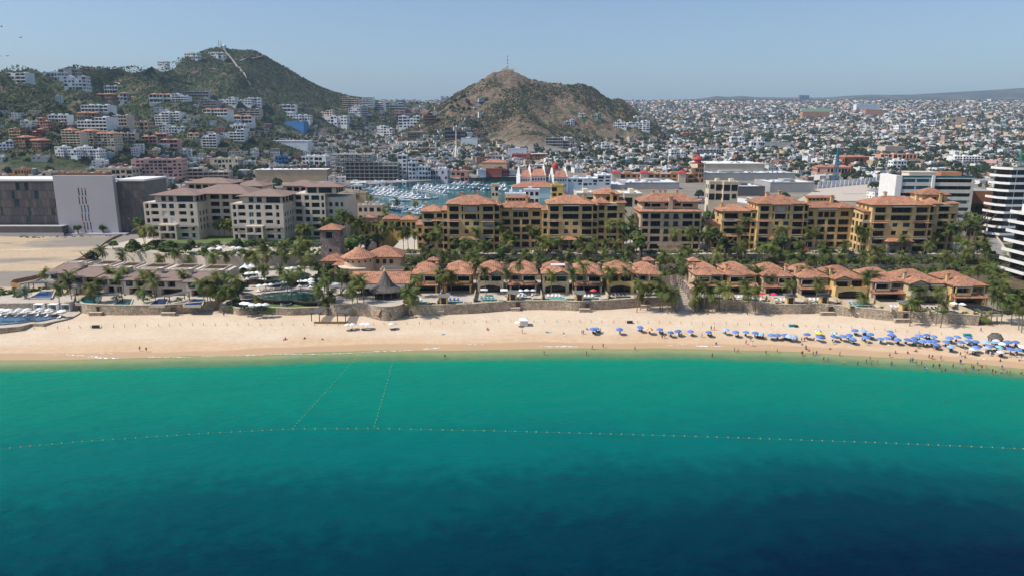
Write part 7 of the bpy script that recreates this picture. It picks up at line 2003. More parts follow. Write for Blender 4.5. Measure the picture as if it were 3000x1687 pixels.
def scrub():
 r=np.random.RandomState(9);n=150000
 X=np.concatenate([r.uniform(-1500,-150,n),r.uniform(-280,420,n//3)]);Y=np.concatenate([r.uniform(900,2250,n),r.uniform(1420,1900,n//3)])
 Z=ground(X,Y);h=Z-np.interp(Y,TY,TZ)
 f=fbm(X/60.,Y/60.,4)
 cen=X>-290
 keep=(h>8)&(f+r.uniform(-.12,.12,len(X))>np.where(cen&(Y<1900),.47,.30))&(np.abs(X)<.76*Y)
 X,Y,Z=X[keep],Y[keep],Z[keep]
 m=len(X);s=r.uniform(.9,2.6,m)
 V=[];F=[]
 dirs=r.normal(size=(m,3,3));dirs/=np.linalg.norm(dirs,axis=2,keepdims=True)
 P=np.stack([X,Y,Z+s*.35],-1)
 a=np.cross(dirs,r.normal(size=(m,3,3)));a/=np.linalg.norm(a,axis=2,keepdims=True);b=np.cross(dirs,a)
 c=P[:,None,:]+dirs*(s[:,None,None]*.45)
 ss=s[:,None,None]*.75
 quad=np.stack([c+a*ss,c+b*ss,c-a*ss,c-b*ss],2).reshape(-1,3)
 q=np.arange(len(quad)).reshape(-1,4)
 me=grid_mesh('hill_scrub',quad[:,0],quad[:,1],quad[:,2],q,[M['scrub_leaf']],{})
 o=link('hill_scrub',me);stuff(o,'low green desert scrub covering the hills','scrub')
 print('scrub',m)
leaf_mat('scrub_leaf',(.062,.086,.040),(.145,.155,.074),.2)
scrub()
# ================================================================ BEACH LIFE
def ordinal(n):
 return '%d%s'%(n,'th' if 10<=n%100<=20 else{1:'st',2:'nd',3:'rd'}.get(n%10,'th'))
UMB={'blue':(.11,.21,.49),'pale blue':(.30,.46,.72),'white':(.80,.80,.79),'yellow':(.78,.58,.10),'teal striped':(.05,.34,.40),'red':(.62,.09,.06),'crimson':(.60,.03,.10),'grey white':(.55,.55,.56),'pink striped':(.65,.16,.25),'cyan':(.25,.58,.72)}
UM={}
pole=MB();pole.tube([(0,0,0),(0,0,2.35)],[.035,.03],6)
POLE=pole.mesh('pole',[M['metal_grey']])
rib=MB()
for k in range(8):
 a=k*math.pi/4;rib.tube([(0,0,2.28),(1.12*math.cos(a),1.12*math.sin(a),1.87)],[.018,.014],4)
RIB=rib.mesh('ribs',[M['metal_grey']])
for nm,c in UMB.items():
 m=mat('canvas_'+nm.replace(' ','_'),c,.8,.05,2,objrand=.22)
 ms=[m]
 if 'striped' in nm:ms.append(mat('canvas2_'+nm.replace(' ','_'),(.75,.62,.15) if 'pink' in nm else(.7,.72,.74),.8,.05,2))
 mb=MB();n=16
 ring=[[(r*math.cos(2*math.pi*k/n),r*math.sin(2*math.pi*k/n),z-(.05 if(k%2 and r>1) else 0)) for k in range(n)] for r,z in((.06,2.36),(.6,2.17),(1.15,1.88),(1.17,1.76))]
 for a in range(3):
  for k in range(n):
   j=(k+1)%n;mb.face([ring[a+1][k],ring[a+1][j],ring[a][j],ring[a][k]],(k//2)%2 if len(ms)>1 else 0)
 mb.face([ring[0][k] for k in range(n)])
 UM[nm]=mb.mesh('canopy',ms)
def umbrella(p,col,label,group,tilt=(0,0),s=1.0):
 t=thing('beach_umbrella',label,'umbrella',p,R.uniform(0,.8),group)
 t.rotation_euler=(tilt[0],tilt[1],R.uniform(0,.8));t.scale=(s,s,s)
 c=link('canopy',UM[col],t);link('ribs',RIB,c);link('pole',POLE,t)
 return t
def lounger_mesh(m):
 seat=MB();seat.box(-.32,.32,-.95,.25,.28,.38);seat.box(-.34,-.30,-.97,.27,.20,.30);seat.box(.30,.34,-.97,.27,.20,.30)
 back=MB();back.face([(-.32,.25,.33),(.32,.25,.33),(.32,.82,.78),(-.32,.82,.78)]);back.face([(-.32,.80,.70),(.32,.80,.70),(.32,.27,.27),(-.32,.27,.27)]);back.face([(-.32,.82,.78),(.32,.82,.78),(.32,.80,.70),(-.32,.80,.70)])
 leg=MB();leg.box(-.03,.03,-.03,.03,0,.22)
 return seat.mesh('seat',[M[m]]),back.mesh('backrest',[M[m]]),leg.mesh('leg',[M['metal_grey']])
mat('sling_dark',(.04,.045,.055),.8,.1,2);mat('sling_blue',(.05,.12,.35),.8,.1,2);mat('sling_teal',(.03,.30,.32),.8,.1,2)
LG={k:lounger_mesh(v) for k,v in{'white':'cushion_white','dark':'sling_dark','blue':'sling_blue','teal':'sling_teal'}.items()}
def lounger(p,col,label,group,rot=0,s=1.1):
 t=thing('lounger',label,'lounger',p,rot,group);t.scale=(s,s,s)
 a,b,c=LG[col]
 link('seat',a,t);link('backrest',b,t)
 for x in(-.28,.28):
  for y in(-.85,.15):link('leg',c,t,(x,y,0))
def sand_at(u,v,h=0):
 p=onground(u,v,180,300);
 return p
def under(u,v,h):
 """point on the sand whose top at height h shows at pixel u,v"""
 p=onground(u,v,180,320)
 for _ in range(6):
  z=gz(p.x,p.y)+h;p=at(u,v,z)
 return Vector((p.x,p.y,gz(p.x,p.y)))
BU=[('D',130,880,'blue'),('D',170,868,'blue'),('D',415,882,'blue'),('D',630,859,'blue'),('D',735,880,'pink striped'),('D',845,882,'blue'),('D',955,910,'blue'),('D',1043,899,'blue'),('D',1173,897,'blue'),('D',1365,907,'blue'),('D',1543,886,'pale blue'),('D',1650,909,'blue'),('D',1755,908,'blue'),('D',1858,919,'blue'),('D',1915,927,'cyan'),('D',2031,940,'blue'),('D',2097,939,'blue'),('D',2165,940,'blue'),('D',2215,952,'pale blue'),('D',2265,957,'pale blue'),('D',2410,935,'blue'),('E',5,940,'blue'),('E',350,895,'teal striped'),('E',355,917,'yellow'),('E',360,960,'blue'),('E',522,915,'teal striped'),('E',510,957,'blue'),('E',605,954,'blue'),('E',685,944,'blue'),('E',712,984,'blue'),('E',745,889,'blue'),('E',835,895,'pale blue'),('E',850,967,'blue'),('E',910,934,'blue'),('E',1012,979,'blue'),('E',1082,977,'blue'),('E',1113,902,'blue'),('E',1130,939,'blue'),('E',1192,989,'blue'),('E',1297,994,'blue'),('E',1375,972,'blue'),('E',1370,1002,'blue'),('E',1422,949,'blue'),('E',1448,1007,'blue'),('E',1505,940,'blue'),('E',1520,1010,'blue'),('E',1575,954,'blue'),('E',1580,1005,'blue'),('E',1605,1037,'blue'),('E',1705,1015,'blue'),('E',1748,975,'blue'),('E',1760,1064,'pale blue'),('E',1820,962,'blue'),('E',1865,1024,'blue'),('E',1942,967,'blue'),('E',1945,1000,'blue'),('E',2020,1010,'blue'),('E',2020,1072,'blue'),('E',2130,1012,'pale blue'),('E',2210,1022,'pale blue'),('E',2165,1057,'blue'),('E',2262,1072,'cyan'),('E',2245,1002,'grey white'),('E',2305,1032,'white'),('E',2365,1014,'blue'),('E',2450,1009,'blue'),('E',2390,1092,'blue'),('E',2475,1092,'blue'),('E',2510,1062,'white'),('E',2290,1119,'grey white'),('E',2135,1082,'grey white'),('E',1990,1097,'grey white')]
US=sorted([(cc(k,x,y),c) for k,x,y,c in BU])
SEATED=[]
for i,((u,v),c) in enumerate(US):
 p=under(u,v,2.1)
 umbrella(p,c,'%s beach umbrella, %s from the left in the sand row'%(c,ordinal(i+1)),'beach umbrellas on the sand',(rad(R.uniform(2,9)),rad(R.uniform(-9,3))),R.uniform(.98,1.14))
 for k in range(R.choice([1,2,2,2])):
  q=Vector((p.x+.75*k+R.uniform(.1,.5),p.y+R.uniform(.2,1.2),0));q.z=gz(q.x,q.y)
  lounger(q,R.choice(['dark','blue','dark','blue','white']),'low beach lounger %s under the %s umbrella from the left'%('on the left' if k==0 else 'on the right',ordinal(i+1)),'beach loungers',R.uniform(2.6,3.7),.95)
  if R.random()<.6:SEATED.append((q.x,q.y-.1,q.z+.22,'under the %s umbrella from the left'%ordinal(i+1)))
def deck_row(k,pts,z,where,col='white',s=1.15,lg='white',nl=1):
 for i,(x,y) in enumerate(pts):
  u,v=cc(k,x,y);p=at(u,v,z+2.2*s);p.z=z
  nm='white parasol' if col=='white' else col+' parasol'
  umbrella(p,col,'%s, %s from the left %s'%(nm,ordinal(i+1),where),'parasols of the resort',(0,0),s)
  for q in range(nl):
   lounger((p.x+.3+1.0*q-.9,p.y-1.0,z),lg,'%s lounger below the %s parasol %s'%(lg,ordinal(i+1),where)+(', right one' if q else ''),'loungers of the resort',R.uniform(-.3,.3))
deck_row('B',[(625,525),(695,518),(760,512),(830,502),(895,490),(955,485),(1095,473),(1160,470),(1222,452),(1222,482),(1325,447)],9.05,'behind the emerald pool',s=1.25,nl=2)
deck_row('B',[(490,385),(545,380),(600,375),(650,380),(690,385),(945,330),(1005,325),(1075,315)],11.95,'behind the upper pool',s=1.4,nl=2)
deck_row('B',[(440,720),(485,725),(545,740),(620,738),(695,735)],ZT-1.1,'on the small lawn',s=1.3,lg='dark',nl=2)
deck_row('B',[(70,105),(170,95),(325,90),(390,93)],16.65,'on the hotel pool terrace',s=1.4,nl=2)
deck_row('A',[(20,720),(95,722),(215,716),(310,716),(455,712),(560,720),(705,735)],zc-.25,'on the left beach club deck',s=1.3,nl=1)
for i in range(11):
 p=at(10+i*17.5,913+(i%2)*3,zc);lounger((p.x,p.y,zc-.28),'white','white lounger, %s from the left along the curved pool'%ordinal(i+1),'club loungers',R.uniform(-.2,.2),1.3)
deck_row('C',[(1470,503),(1540,500),(1615,500),(1480,540)],ZT,'before the tan villa',s=1.05,nl=1)
deck_row('C',[(2305,500)],ZT,'beside the gatehouse','red',1.2,'white',1)
deck_row('D',[(1930,497),(2055,503)],ZT,'in the right villa row','crimson',1.15,'white',2)
deck_row('E',[(1795,597),(1885,607)],ZT,'at the last villa',s=1.1,lg='dark',nl=2)
deck_row('5',[(2030,755)],15.0,'on the yellow building terrace','red',1.4,'white',0)
deck_row('B',[(2005,850)],gz(*at(1112,928,ZS)[:2]),'by the thatched archway','red',1.0,'white',0)
for i,(x,y) in enumerate([(1640,980),(1692,978),(1815,973),(1868,973),(2145,972)]):
 u,v=cc('B',x,y);p=under(u,v,2.1)
 umbrella(p,'white','white umbrella on open sand below the beach pergolas, %s from the left'%ordinal(i+1),'white beach umbrellas',(0,0),1.1)
 for k in range(2):lounger((p.x+.9*k-.2,p.y-.6,gz(p.x,p.y-.6)),R.choice(['white','blue']),'lounger %s the %s white umbrella below the pergolas'%('left under' if k==0 else 'right under',ordinal(i+1)),'beach loungers',R.uniform(2.8,3.4))
def square_parasol(u,v,label):
 p=at(u,v,ZT+2.7);p.z=ZT;t=thing('parasol',label,'parasol',p)
 mb=MB();mb.hip(-1.5,1.5,-1.4,1.4,2.5,.45,0,.18);mb.build('canopy',[M['canvas_white'],M['canvas_white']],t)
 link('pole',POLE,t,None,0,(1.3,1.3,1.08))
square_parasol(1418,847,'left square white parasol before the cream gabled villa');square_parasol(1477,848,'right square white parasol before the cream gabled villa')
for i,(xc,W,wy,py) in enumerate(DECKS):
 cols=['white','blue','teal','white','white','white','dark','white','white','white','white','white','teal','white','dark','dark'][i]
 for k in range(R.choice([3,4,4])):
  lounger((xc-W*.32+k*1.5,wy+7.4+R.uniform(-.3,.3),ZT),cols,'%s lounger, %s from the left by the pool of the %s villa from the hut'%(cols,ordinal(k+1),ordinal(i+1)),'villa loungers',R.uniform(-.2,.2),1.15)
PL=[(-20,970),(33,968),(111,964),(187,962),(299,959),(440,955),(642,953),(900,953),(1033,953),(1166,950),(1266,948),(1301,947),(1488,942),(1619,943),(1792,945),(1929,946),(2136,950),(2379,957),(2449,959),(2569,965),(2653,973),(2772,981),(2880,990)]
q=MB();q.tube([(0,0,-.4),(0,0,1.0)],[.085,.075],7);POST=q.mesh('post',[M['rust_sheet']])
uu=33;n=0
while uu<2790:
 v=float(np.interp(uu,[a for a,b in PL],[b for a,b in PL]))
 p=onground(uu,v,200,300);n+=1
 o=link('beach_post',POST,None,p);o.rotation_euler=(R.uniform(-.05,.05),R.uniform(-.05,.05),0)
 tag(o,'short wooden post, %s from the left in the beach line'%ordinal(n),'post','posts along the beach')
 uu+=33.5+R.uniform(-2.5,2.5)
def crate(u,v,w,h,d,m,label):
 p=onground(u,v,200,300);t=thing('storage_box',label,'box',(p.x,p.y,p.z))
 mb=MB();mb.box(-w/2,w/2,-d/2,d/2,-.1,h*.8,0);mb.build('body',M[m],t)
 mb=MB();mb.box(-w/2-.05,w/2+.05,-d/2-.05,d/2+.05,h*.8,h,0);mb.build('lid',M[m],t)
crate(276,960,1.2,1.0,.8,'sling_dark','left black bin on the sand below the curved wall');crate(286,960,1.2,1.0,.8,'sling_dark','right black bin on the sand below the curved wall')
crate(1845,946,2.0,.9,.9,'sling_dark','dark box on the sand left of the palm grove');crate(2320,956,2.2,.8,.9,'sling_teal','dark teal box on the sand below the right wall');crate(2332,957,1.2,.7,.9,'sling_dark','dark small box beside the dark teal box');crate(2833,984,2.4,.9,1,'sling_teal','teal crate among the rightmost umbrellas')
for i,u in enumerate((938,1013)):
 t=pergola(u,937,3.4,8.6,3.2,4.0,['left','right'][i]+' dark wooden pergola standing on the sand',rad(-8));t.location.z=gz(t.location.x,t.location.y)-.1
mb=MB();a=onground(922,947,200,300);b=onground(1018,948,200,300)
for k in range(30):
 p=a.lerp(b,k/29);mb.box(p.x-a.x-.2,p.x-a.x+.2,p.y-a.y-.05,p.y-a.y+.05,-.3,.75)
mb.box(0,b.x-a.x,-.12,-.06,.55,.7);t=thing('low_fence','low wooden board fence in front of the beach pergolas','fence',a)
mb.build('boards',M['rust_sheet'],t)['kind']='stuff'
p=onground(1535,952,200,300);t=thing('beach_tent','white tent with draped sides alone on the middle of the beach','tent',p)
mb=MB();mb.hip(-1.5,1.5,-1.2,1.2,2.1,.8,.2,.25);mb.build('canopy',[M['canvas_white'],M['canvas_white']],t)
mb=MB()
for k in range(12):
 x=-1.4+k*.24;mb.box(x,x+.2,-1.2+(k%2)*.1,-1.1+(k%2)*.1,.1,1.9);mb.box(x,x+.2,1.1,1.2,.1,1.9)
mb.build('curtain',M['cushion_white'],t)['kind']='stuff'
for x in(-1.4,1.4):
 for y in(-1.1,1.1):link('pole',POLE,t,(x,y,0))
p=under(1517,941,2.1);umbrella(p,'white','white umbrella just left of the white beach tent','white beach umbrellas',(0,0),.95)
p=under(2917,985,2.4);palapa((p.x,p.y,p.z),2.3,2.1,1.3,'small round thatched shade among the rightmost umbrellas',6,False)
for i,u in enumerate((118,160,198)):
 p=at(u,898,7.0);t=thing('cabana',['left','middle','right'][i]+' white cube cabana behind the club parasols','cabana',(p.x,p.y,zc-.3))
 mb=MB();mb.box(-1.7,1.7,.9,1.5,0,2.7);mb.box(-1.7,-1.5,-1.5,.9,0,2.7);mb.box(1.5,1.7,-1.5,.9,0,2.7);mb.box(-1.75,1.75,-1.55,1.55,2.7,2.95);mb.build('frame',M['canvas_white'],t)
 mb=MB();mb.box(-1.4,1.4,-1.2,.8,.2,.6);mb.build('bed',M['cushion_white'],t)
for i,(x,y) in enumerate(((465,320),(545,305))):
 u,v=cc('B',x,y);p=at(u,v,15.2);p.z=11.9;t=thing('pavilion_tent',['left','right'][i]+' white peaked tent behind the upper pool','tent',p)
 mb=MB();mb.lathe([(2.6,2.6),(2.6,2.9),(1.6,3.5),(.7,4.1),(.1,4.9)],8);mb.build('canopy',M['canvas_white'],t)
 for k in range(4):
  an=math.pi/4+k*math.pi/2;link('pole',POLE,t,(2.4*math.cos(an),2.4*math.sin(an),0),0,(1.5,1.5,1.15))
p=onground(1159,929,200,300);t=thing('quad_bike','red quad bike parked by the rocks below the thatched hut','vehicle',p)
mb=MB();mb.box(-.35,.35,-.8,.8,.45,.75);mb.box(-.55,.55,.35,.95,.6,.78);mb.box(-.55,.55,-.95,-.35,.6,.78);mb.build('body',M['red_paint'],t)
mb=MB();mb.box(-.2,.2,-.1,.6,.75,.9);mb.build('saddle',M['sling_dark'],t)
mb=MB();mb.tube([(-.4,-.55,1.05),(0,-.5,1.0),(.4,-.55,1.05)],[.03]*3,5);mb.build('handlebar',M['metal_grey'],t)
q=MB();q.tube([(-.13,0,0),(.13,0,0)],[.3,.3],10);wm=q.mesh('wheel',[M['frame_dark']])
for x in(-.52,.52):
 for y in(-.62,.62):link('wheel',wm,t,(x,y,.28))
rk=MB();rk.lathe([(.05,-.3),(.8,-.1),(.9,.25),(.55,.6),(.05,.7)],7);rk.v=[(x+R.uniform(-.15,.15),y+R.uniform(-.15,.15),z+R.uniform(-.1,.1)) for x,y,z in rk.v];RK=rk.mesh('boulder',[M['rock']])
for i,(u,v) in enumerate([(1172,928),(1178,930),(1184,927),(1190,929),(1196,931),(1200,928),(1206,930),(1211,928),(1217,929),(1050,920),(1056,918)]):
 p=onground(u,v,200,300);s=R.uniform(.6,1.2);o=link('boulder',RK,None,p,R.uniform(0,6),(s,s,s*.8));tag(o,('pale boulder in the heap at the foot of the hut palms' if u>1100 else 'pale boulder by the curved steps left of the hut'),'rock','boulders at the wall foot')
mat('buoy_yellow',(.75,.52,.04),.5,.1,3);mat('rope',(.55,.42,.12),.8,.1,3)
bq=MB();bq.lathe([(.02,-.2),(.24,-.12),(.3,.08),(.22,.3),(.02,.38)],8);BUOY=bq.mesh('buoy',[M['buoy_yellow']],True)
def buoy_line(pts,step,s,label):
 P=[at(u,v,.05) for u,v in pts];t=thing('buoy_line',label,'buoy line',P[0])
 L=[0]
 for a,b in zip(pts,pts[1:]):L.append(L[-1]+math.hypot(b[0]-a[0],b[1]-a[1]))
 xs_=np.arange(0,L[-1],step)+0
 for x in xs_:
  x+=R.uniform(-.12,.12)*step
  u=float(np.interp(x,L,[a for a,b in pts]));v=float(np.interp(x,L,[b for a,b in pts]))
  p=at(u,v,.1);link('buoy',BUOY,t,p-P[0],0,(s,s,s))
 mb=MB();mb.tube([tuple(p-P[0]) for p in P],[.005]*len(P),5);mb.build('rope',M['rope'],t)
K2=1.1646
buoy_line([(a*K2,b*K2) for a,b in((-30,1131),(0,1128),(200,1110),(500,1090),(737,1078),(940,1077),(1250,1083),(1700,1095),(2200,1112),(2576,1128),(2620,1130))],31,.42,'long line of yellow buoys across the whole bay')
buoy_line([(a*K2,b*K2) for a,b in((905,888),(885,912),(820,985),(737,1075))],11,.3,'left line of yellow buoys running from the beach to the long line')
buoy_line([(a*K2,b*K2) for a,b in((991,888),(984,925),(962,1005),(940,1077))],10,.3,'right line of yellow buoys running from the beach to the long line')
def skin_person(name,J,E,Rr):
 me=bpy.data.meshes.new(name);me.from_pydata(J,E,[])
 o=bpy.data.objects.new(name,me);C.objects.link(o)
 o.modifiers.new('skin','SKIN');o.modifiers.new('sub','SUBSURF').levels=1
 for v,r_ in zip(me.skin_vertices[0].data,Rr):v.radius=(r_,r_)
 me.skin_vertices[0].data[0].use_root=True
 return o
def body(pose):
 if pose=='stand':
  J=[(0,0,.95),(0,0,1.12),(0,0,1.34),(0,0,1.48),(0,-.02,1.60),(0,0,1.72),(-.19,0,1.40),(-.25,.02,1.13),(-.26,-.06,.90),(-.26,-.09,.80),(.19,0,1.40),(.25,.02,1.13),(.26,-.06,.90),(.26,-.09,.80),(-.10,0,.88),(-.11,-.02,.50),(-.11,.03,.08),(-.11,-.10,.04),(.10,0,.88),(.11,-.02,.50),(.11,.03,.08),(.11,-.10,.04)]
 elif pose=='walk':
  J=[(0,0,.93),(0,0,1.10),(0,-.02,1.32),(0,-.03,1.46),(0,-.06,1.58),(0,-.04,1.70),(-.19,-.02,1.38),(-.25,.14,1.14),(-.24,.16,.92),(-.24,.14,.82),(.19,-.02,1.38),(.25,-.14,1.16),(.24,-.30,.98),(.24,-.36,.90),(-.10,0,.86),(-.11,-.22,.50),(-.11,-.30,.09),(-.11,-.42,.07),(.10,0,.86),(.11,.10,.48),(.11,.42,.14),(.11,.40,.03)]
 elif pose=='sit':
  J=[(0,0,.12),(0,.04,.30),(0,.03,.52),(0,.0,.66),(0,-.03,.78),(0,-.01,.90),(-.19,.02,.58),(-.25,.12,.32),(-.20,-.06,.16),(-.18,-.14,.12),(.19,.02,.58),(.25,.12,.32),(.20,-.06,.16),(.18,-.14,.12),(-.10,-.06,.12),(-.13,-.42,.36),(-.13,-.66,.06),(-.13,-.80,.05),(.10,-.06,.12),(.14,-.46,.20),(.15,-.84,.08),(.15,-.95,.10)]
 elif pose=='lie':
  J=[(0,0,.13),(0,.18,.12),(0,.40,.13),(0,.54,.13),(0,.66,.14),(0,.78,.15),(-.19,.46,.12),(-.28,.24,.08),(-.26,.02,.07),(-.25,-.08,.06),(.19,.46,.12),(.28,.24,.08),(.26,.02,.07),(.25,-.08,.06),(-.10,-.08,.12),(-.12,-.48,.12),(-.12,-.88,.08),(-.12,-.98,.12),(.10,-.08,.12),(.12,-.46,.20),(.12,-.86,.08),(.12,-.96,.12)]
 Ed=[(0,1),(1,2),(2,3),(3,4),(4,5),(2,6),(6,7),(7,8),(8,9),(2,10),(10,11),(11,12),(12,13),(0,14),(14,15),(15,16),(16,17),(0,18),(18,19),(19,20),(20,21)]
 Rr=[.14,.125,.15,.06,.098,.075,.075,.052,.04,.035,.075,.052,.04,.035,.10,.068,.045,.04,.10,.068,.045,.04]
 return skin_person('tmp_'+pose,J,Ed,Rr)
mat('skin_light',(.52,.30,.20),.7,.05,3);mat('skin_dark',(.22,.105,.06),.7,.05,3)
mat('hair_dark',(.02,.014,.01),.7,.1,3);mat('hair_light',(.3,.2,.09),.7,.1,3)
CLOTH={'white':(.78,.77,.75),'black':(.02,.02,.022),'blue':(.04,.10,.35),'red':(.5,.04,.04),'cyan':(.12,.45,.55),'pink':(.62,.16,.25),'green':(.06,.3,.12),'orange':(.7,.2,.05)}
for k,v in CLOTH.items():mat('cloth_'+k,v,.85,.05,3)
POSES=['stand','walk','sit','lie']
tmp={p:body(p) for p in POSES}
dg=bpy.context.evaluated_depsgraph_get()
PB={}
for p in POSES:
 me=bpy.data.meshes.new_from_object(tmp[p].evaluated_get(dg));me.name='body_'+p
 me.polygons.foreach_set('use_smooth',np.ones(len(me.polygons),bool))
 PB[p]=me
for p in POSES:bpy.data.objects.remove(tmp[p])
def shell(me,test,off,name,m):
 mb=MB();vs=[(v.co+v.normal*off) for v in me.vertices]
 for f in me.polygons:
  if test(f.center):mb.face([tuple(vs[i]) for i in f.vertices])
 return mb.mesh(name,[m],True)
SH={}
for p in POSES:
 me=PB[p]
 if p in('stand','walk'):
  sh=lambda c:.58<c.z<1.04 and abs(c.x)<.22;tp=lambda c:1.02<c.z<1.44 and abs(c.x)<.24;hr=lambda c:c.z>1.63 or(c.z>1.55 and c.y>.0)
 elif p=='sit':
  sh=lambda c:c.z<.3 and c.y>-.35 and abs(c.x)<.2;tp=lambda c:.24<c.z<.64 and abs(c.x)<.24 and c.y>-.15;hr=lambda c:c.z>.81 or(c.z>.72 and c.y>.02)
 else :
  sh=lambda c:-.28<c.y<.10 and abs(c.x)<.2;tp=lambda c:.08<c.y<.5 and abs(c.x)<.22;hr=lambda c:c.y>.72
 for cn in CLOTH:
  SH[p,'shorts',cn]=None;SH[p,'top',cn]=None
 SH[p]=(sh,tp,hr)
cacheS={}
def clothing(p,kind,mname):
 key=(p,kind,mname)
 if key not in cacheS:
  t=SH[p][{'shorts':0,'top':1,'hair':2}[kind]]
  cacheS[key]=shell(PB[p],t,.022 if kind!='hair' else .03,kind,M[mname])
 return cacheS[key]
SKM={}
for p in POSES:
 for s_ in('skin_light','skin_dark'):
  q=PB[p].copy();q.materials.clear();q.materials.append(M[s_]);SKM[p,s_]=q
def person(loc,pose,label,rot=None,top=None,shorts='black',skin=None,group='people on the beach',hair=None):
 t=thing('person',label,'person',loc,R.uniform(0,6.3) if rot is None else rot,group)
 s=R.uniform(.95,1.06);t.scale=(s,s,s)
 sk=skin or R.choice(['skin_light','skin_light','skin_dark'])
 link('body',SKM[pose,sk],t)
 link('hair',clothing(pose,'hair',hair or R.choice(['hair_dark','hair_dark','hair_light'])),t)
 link('shorts',clothing(pose,'shorts','cloth_'+shorts),t)
 if top:link('top',clothing(pose,'top','cloth_'+top),t)
def folk(lst,where_fn=None):
 for i,(k,x,y,pose,top,shorts,lab) in enumerate(lst):
  u,v=cc(k,x,y)
  p=onground(u,v,150,320)
  person(p,pose,lab,None if pose!='walk' else R.choice([1.4,-1.5,1.2]),top,shorts)
folk([('A',1605,1206,'walk',None,'orange','person in light shorts walking left on the wet sand at left'),('A',1680,1214,'walk','black','black','person in black walking left behind another on the wet sand'),('B',220,885,'stand','red','black','person in red top standing at the wall end below the left lawn'),('B',925,1148,'sit','red','red','person in red sitting on a red towel on the left beach'),('B',1148,1142,'sit','black','black','person in black sitting on the middle of the left beach'),('B',1350,1149,'lie','black','black','person lying on the sand right of two sitting people'),('C',1085,955,'sit','pink','black','person sitting on a pink towel near the long wall'),('C',1487,1003,'stand',None,'cyan','person in pale shorts standing below the white tent'),('C',1770,990,'lie','black','black','person lying on a pale blue towel right of the tent'),('C',1965,1010,'sit',None,'black','person sitting on a white towel left of the umbrella row'),('C',2170,1014,'stand',None,'black','left of two people standing left of the first umbrella'),('C',2188,1014,'stand','pink','blue','right of two people standing left of the first umbrella'),('C',2230,962,'sit',None,'blue','person crouching just left of the first umbrella'),('C',2388,990,'stand','red','black','person standing just right of the first umbrellas'),('C',2293,1188,'walk',None,'orange','person walking at the water edge below the first umbrella'),('C',2415,1168,'walk','black','black','dark dressed person walking at the water edge below the first umbrella'),('D',868,985,'stand','black','black','dark dressed person standing below the fourth umbrella'),('D',896,980,'stand',None,'orange','bare chested person standing below the fourth umbrella'),('D',1388,893,'stand','green','black','person in green top standing behind the umbrella row'),('D',1421,893,'stand','pink','pink','person in pink standing behind the umbrella row'),('D',1290,970,'stand','cyan','cyan','vendor in cyan clothes standing between umbrellas'),('D',1757,1043,'walk',None,'red','person in red shorts walking below the umbrella row'),('D',1808,1012,'walk','black','blue','dark dressed person walking below the umbrella row'),('D',1823,1062,'walk','white','white','person in white walking towards the water'),('D',1943,970,'stand','blue','black','person in blue standing right of the cyan umbrella'),('D',2300,1015,'walk','cyan','white','person in cyan top walking left of the yellow umbrella'),('D',2347,1013,'walk','blue','black','person in blue walking left of the yellow umbrella'),('D',2378,1013,'stand','red','red','person in dark red standing left of the yellow umbrella'),('D',2355,1052,'sit','cyan','green','child in cyan playing on the damp sand'),('D',2393,1100,'stand',None,'blue','person standing at the wash near the yellow umbrella'),('D',2425,1112,'sit',None,'red','child sitting in the wash near the yellow umbrella'),('E',305,1015,'stand','blue','black','person in blue standing below the yellow umbrella'),('E',515,1042,'stand','white','blue','person in white top standing below the teal striped umbrella'),('E',690,1030,'stand','cyan','white','person in cyan standing in the crowd left of centre'),('E',815,1008,'walk','cyan','blue','person in cyan walking through the middle umbrellas'),('E',870,1058,'walk','white','white','vendor in white walking below the middle umbrellas'),('E',1405,1088,'stand','green','green','vendor in green standing below the crowded umbrellas'),('E',1575,1103,'stand','white','pink','person in white top at the front of the crowd'),('E',1605,1093,'sit','pink','black','person in pink sitting at the front of the crowd'),('E',1735,1130,'walk','cyan','white','person in cyan walking at the front right of the crowd'),('E',1857,1172,'walk','black','black','dark dressed person walking with a bag at the front right'),('E',1905,1125,'stand','white','white','vendor in white among the right umbrellas'),('E',1930,1155,'walk','orange','black','person in orange walking at the front right'),('E',2175,1170,'walk','white','white','vendor in white clothes walking at the right front'),('E',2285,1180,'stand','blue','blue','person in blue at the right front'),('E',2375,1178,'walk','cyan','white','person in pale cyan at the right front'),('E',2440,1185,'walk','white','blue','person in white walking at the far right front'),('E',2500,1220,'stand','cyan','white','person in pale clothes at the right frame edge'),('E',2075,910,'walk','blue','black','person in blue walking alone below the last palms'),('E',218,1098,'stand',None,'blue','person standing on damp sand below the yellow umbrella'),('E',478,1092,'lie',None,'red','person lying on the damp sand left of the crowd'),('E',1108,1180,'stand',None,'black','person in black shorts standing in the wash'),('E',1385,1118,'sit','orange','black','person sitting on damp sand below the crowd')])
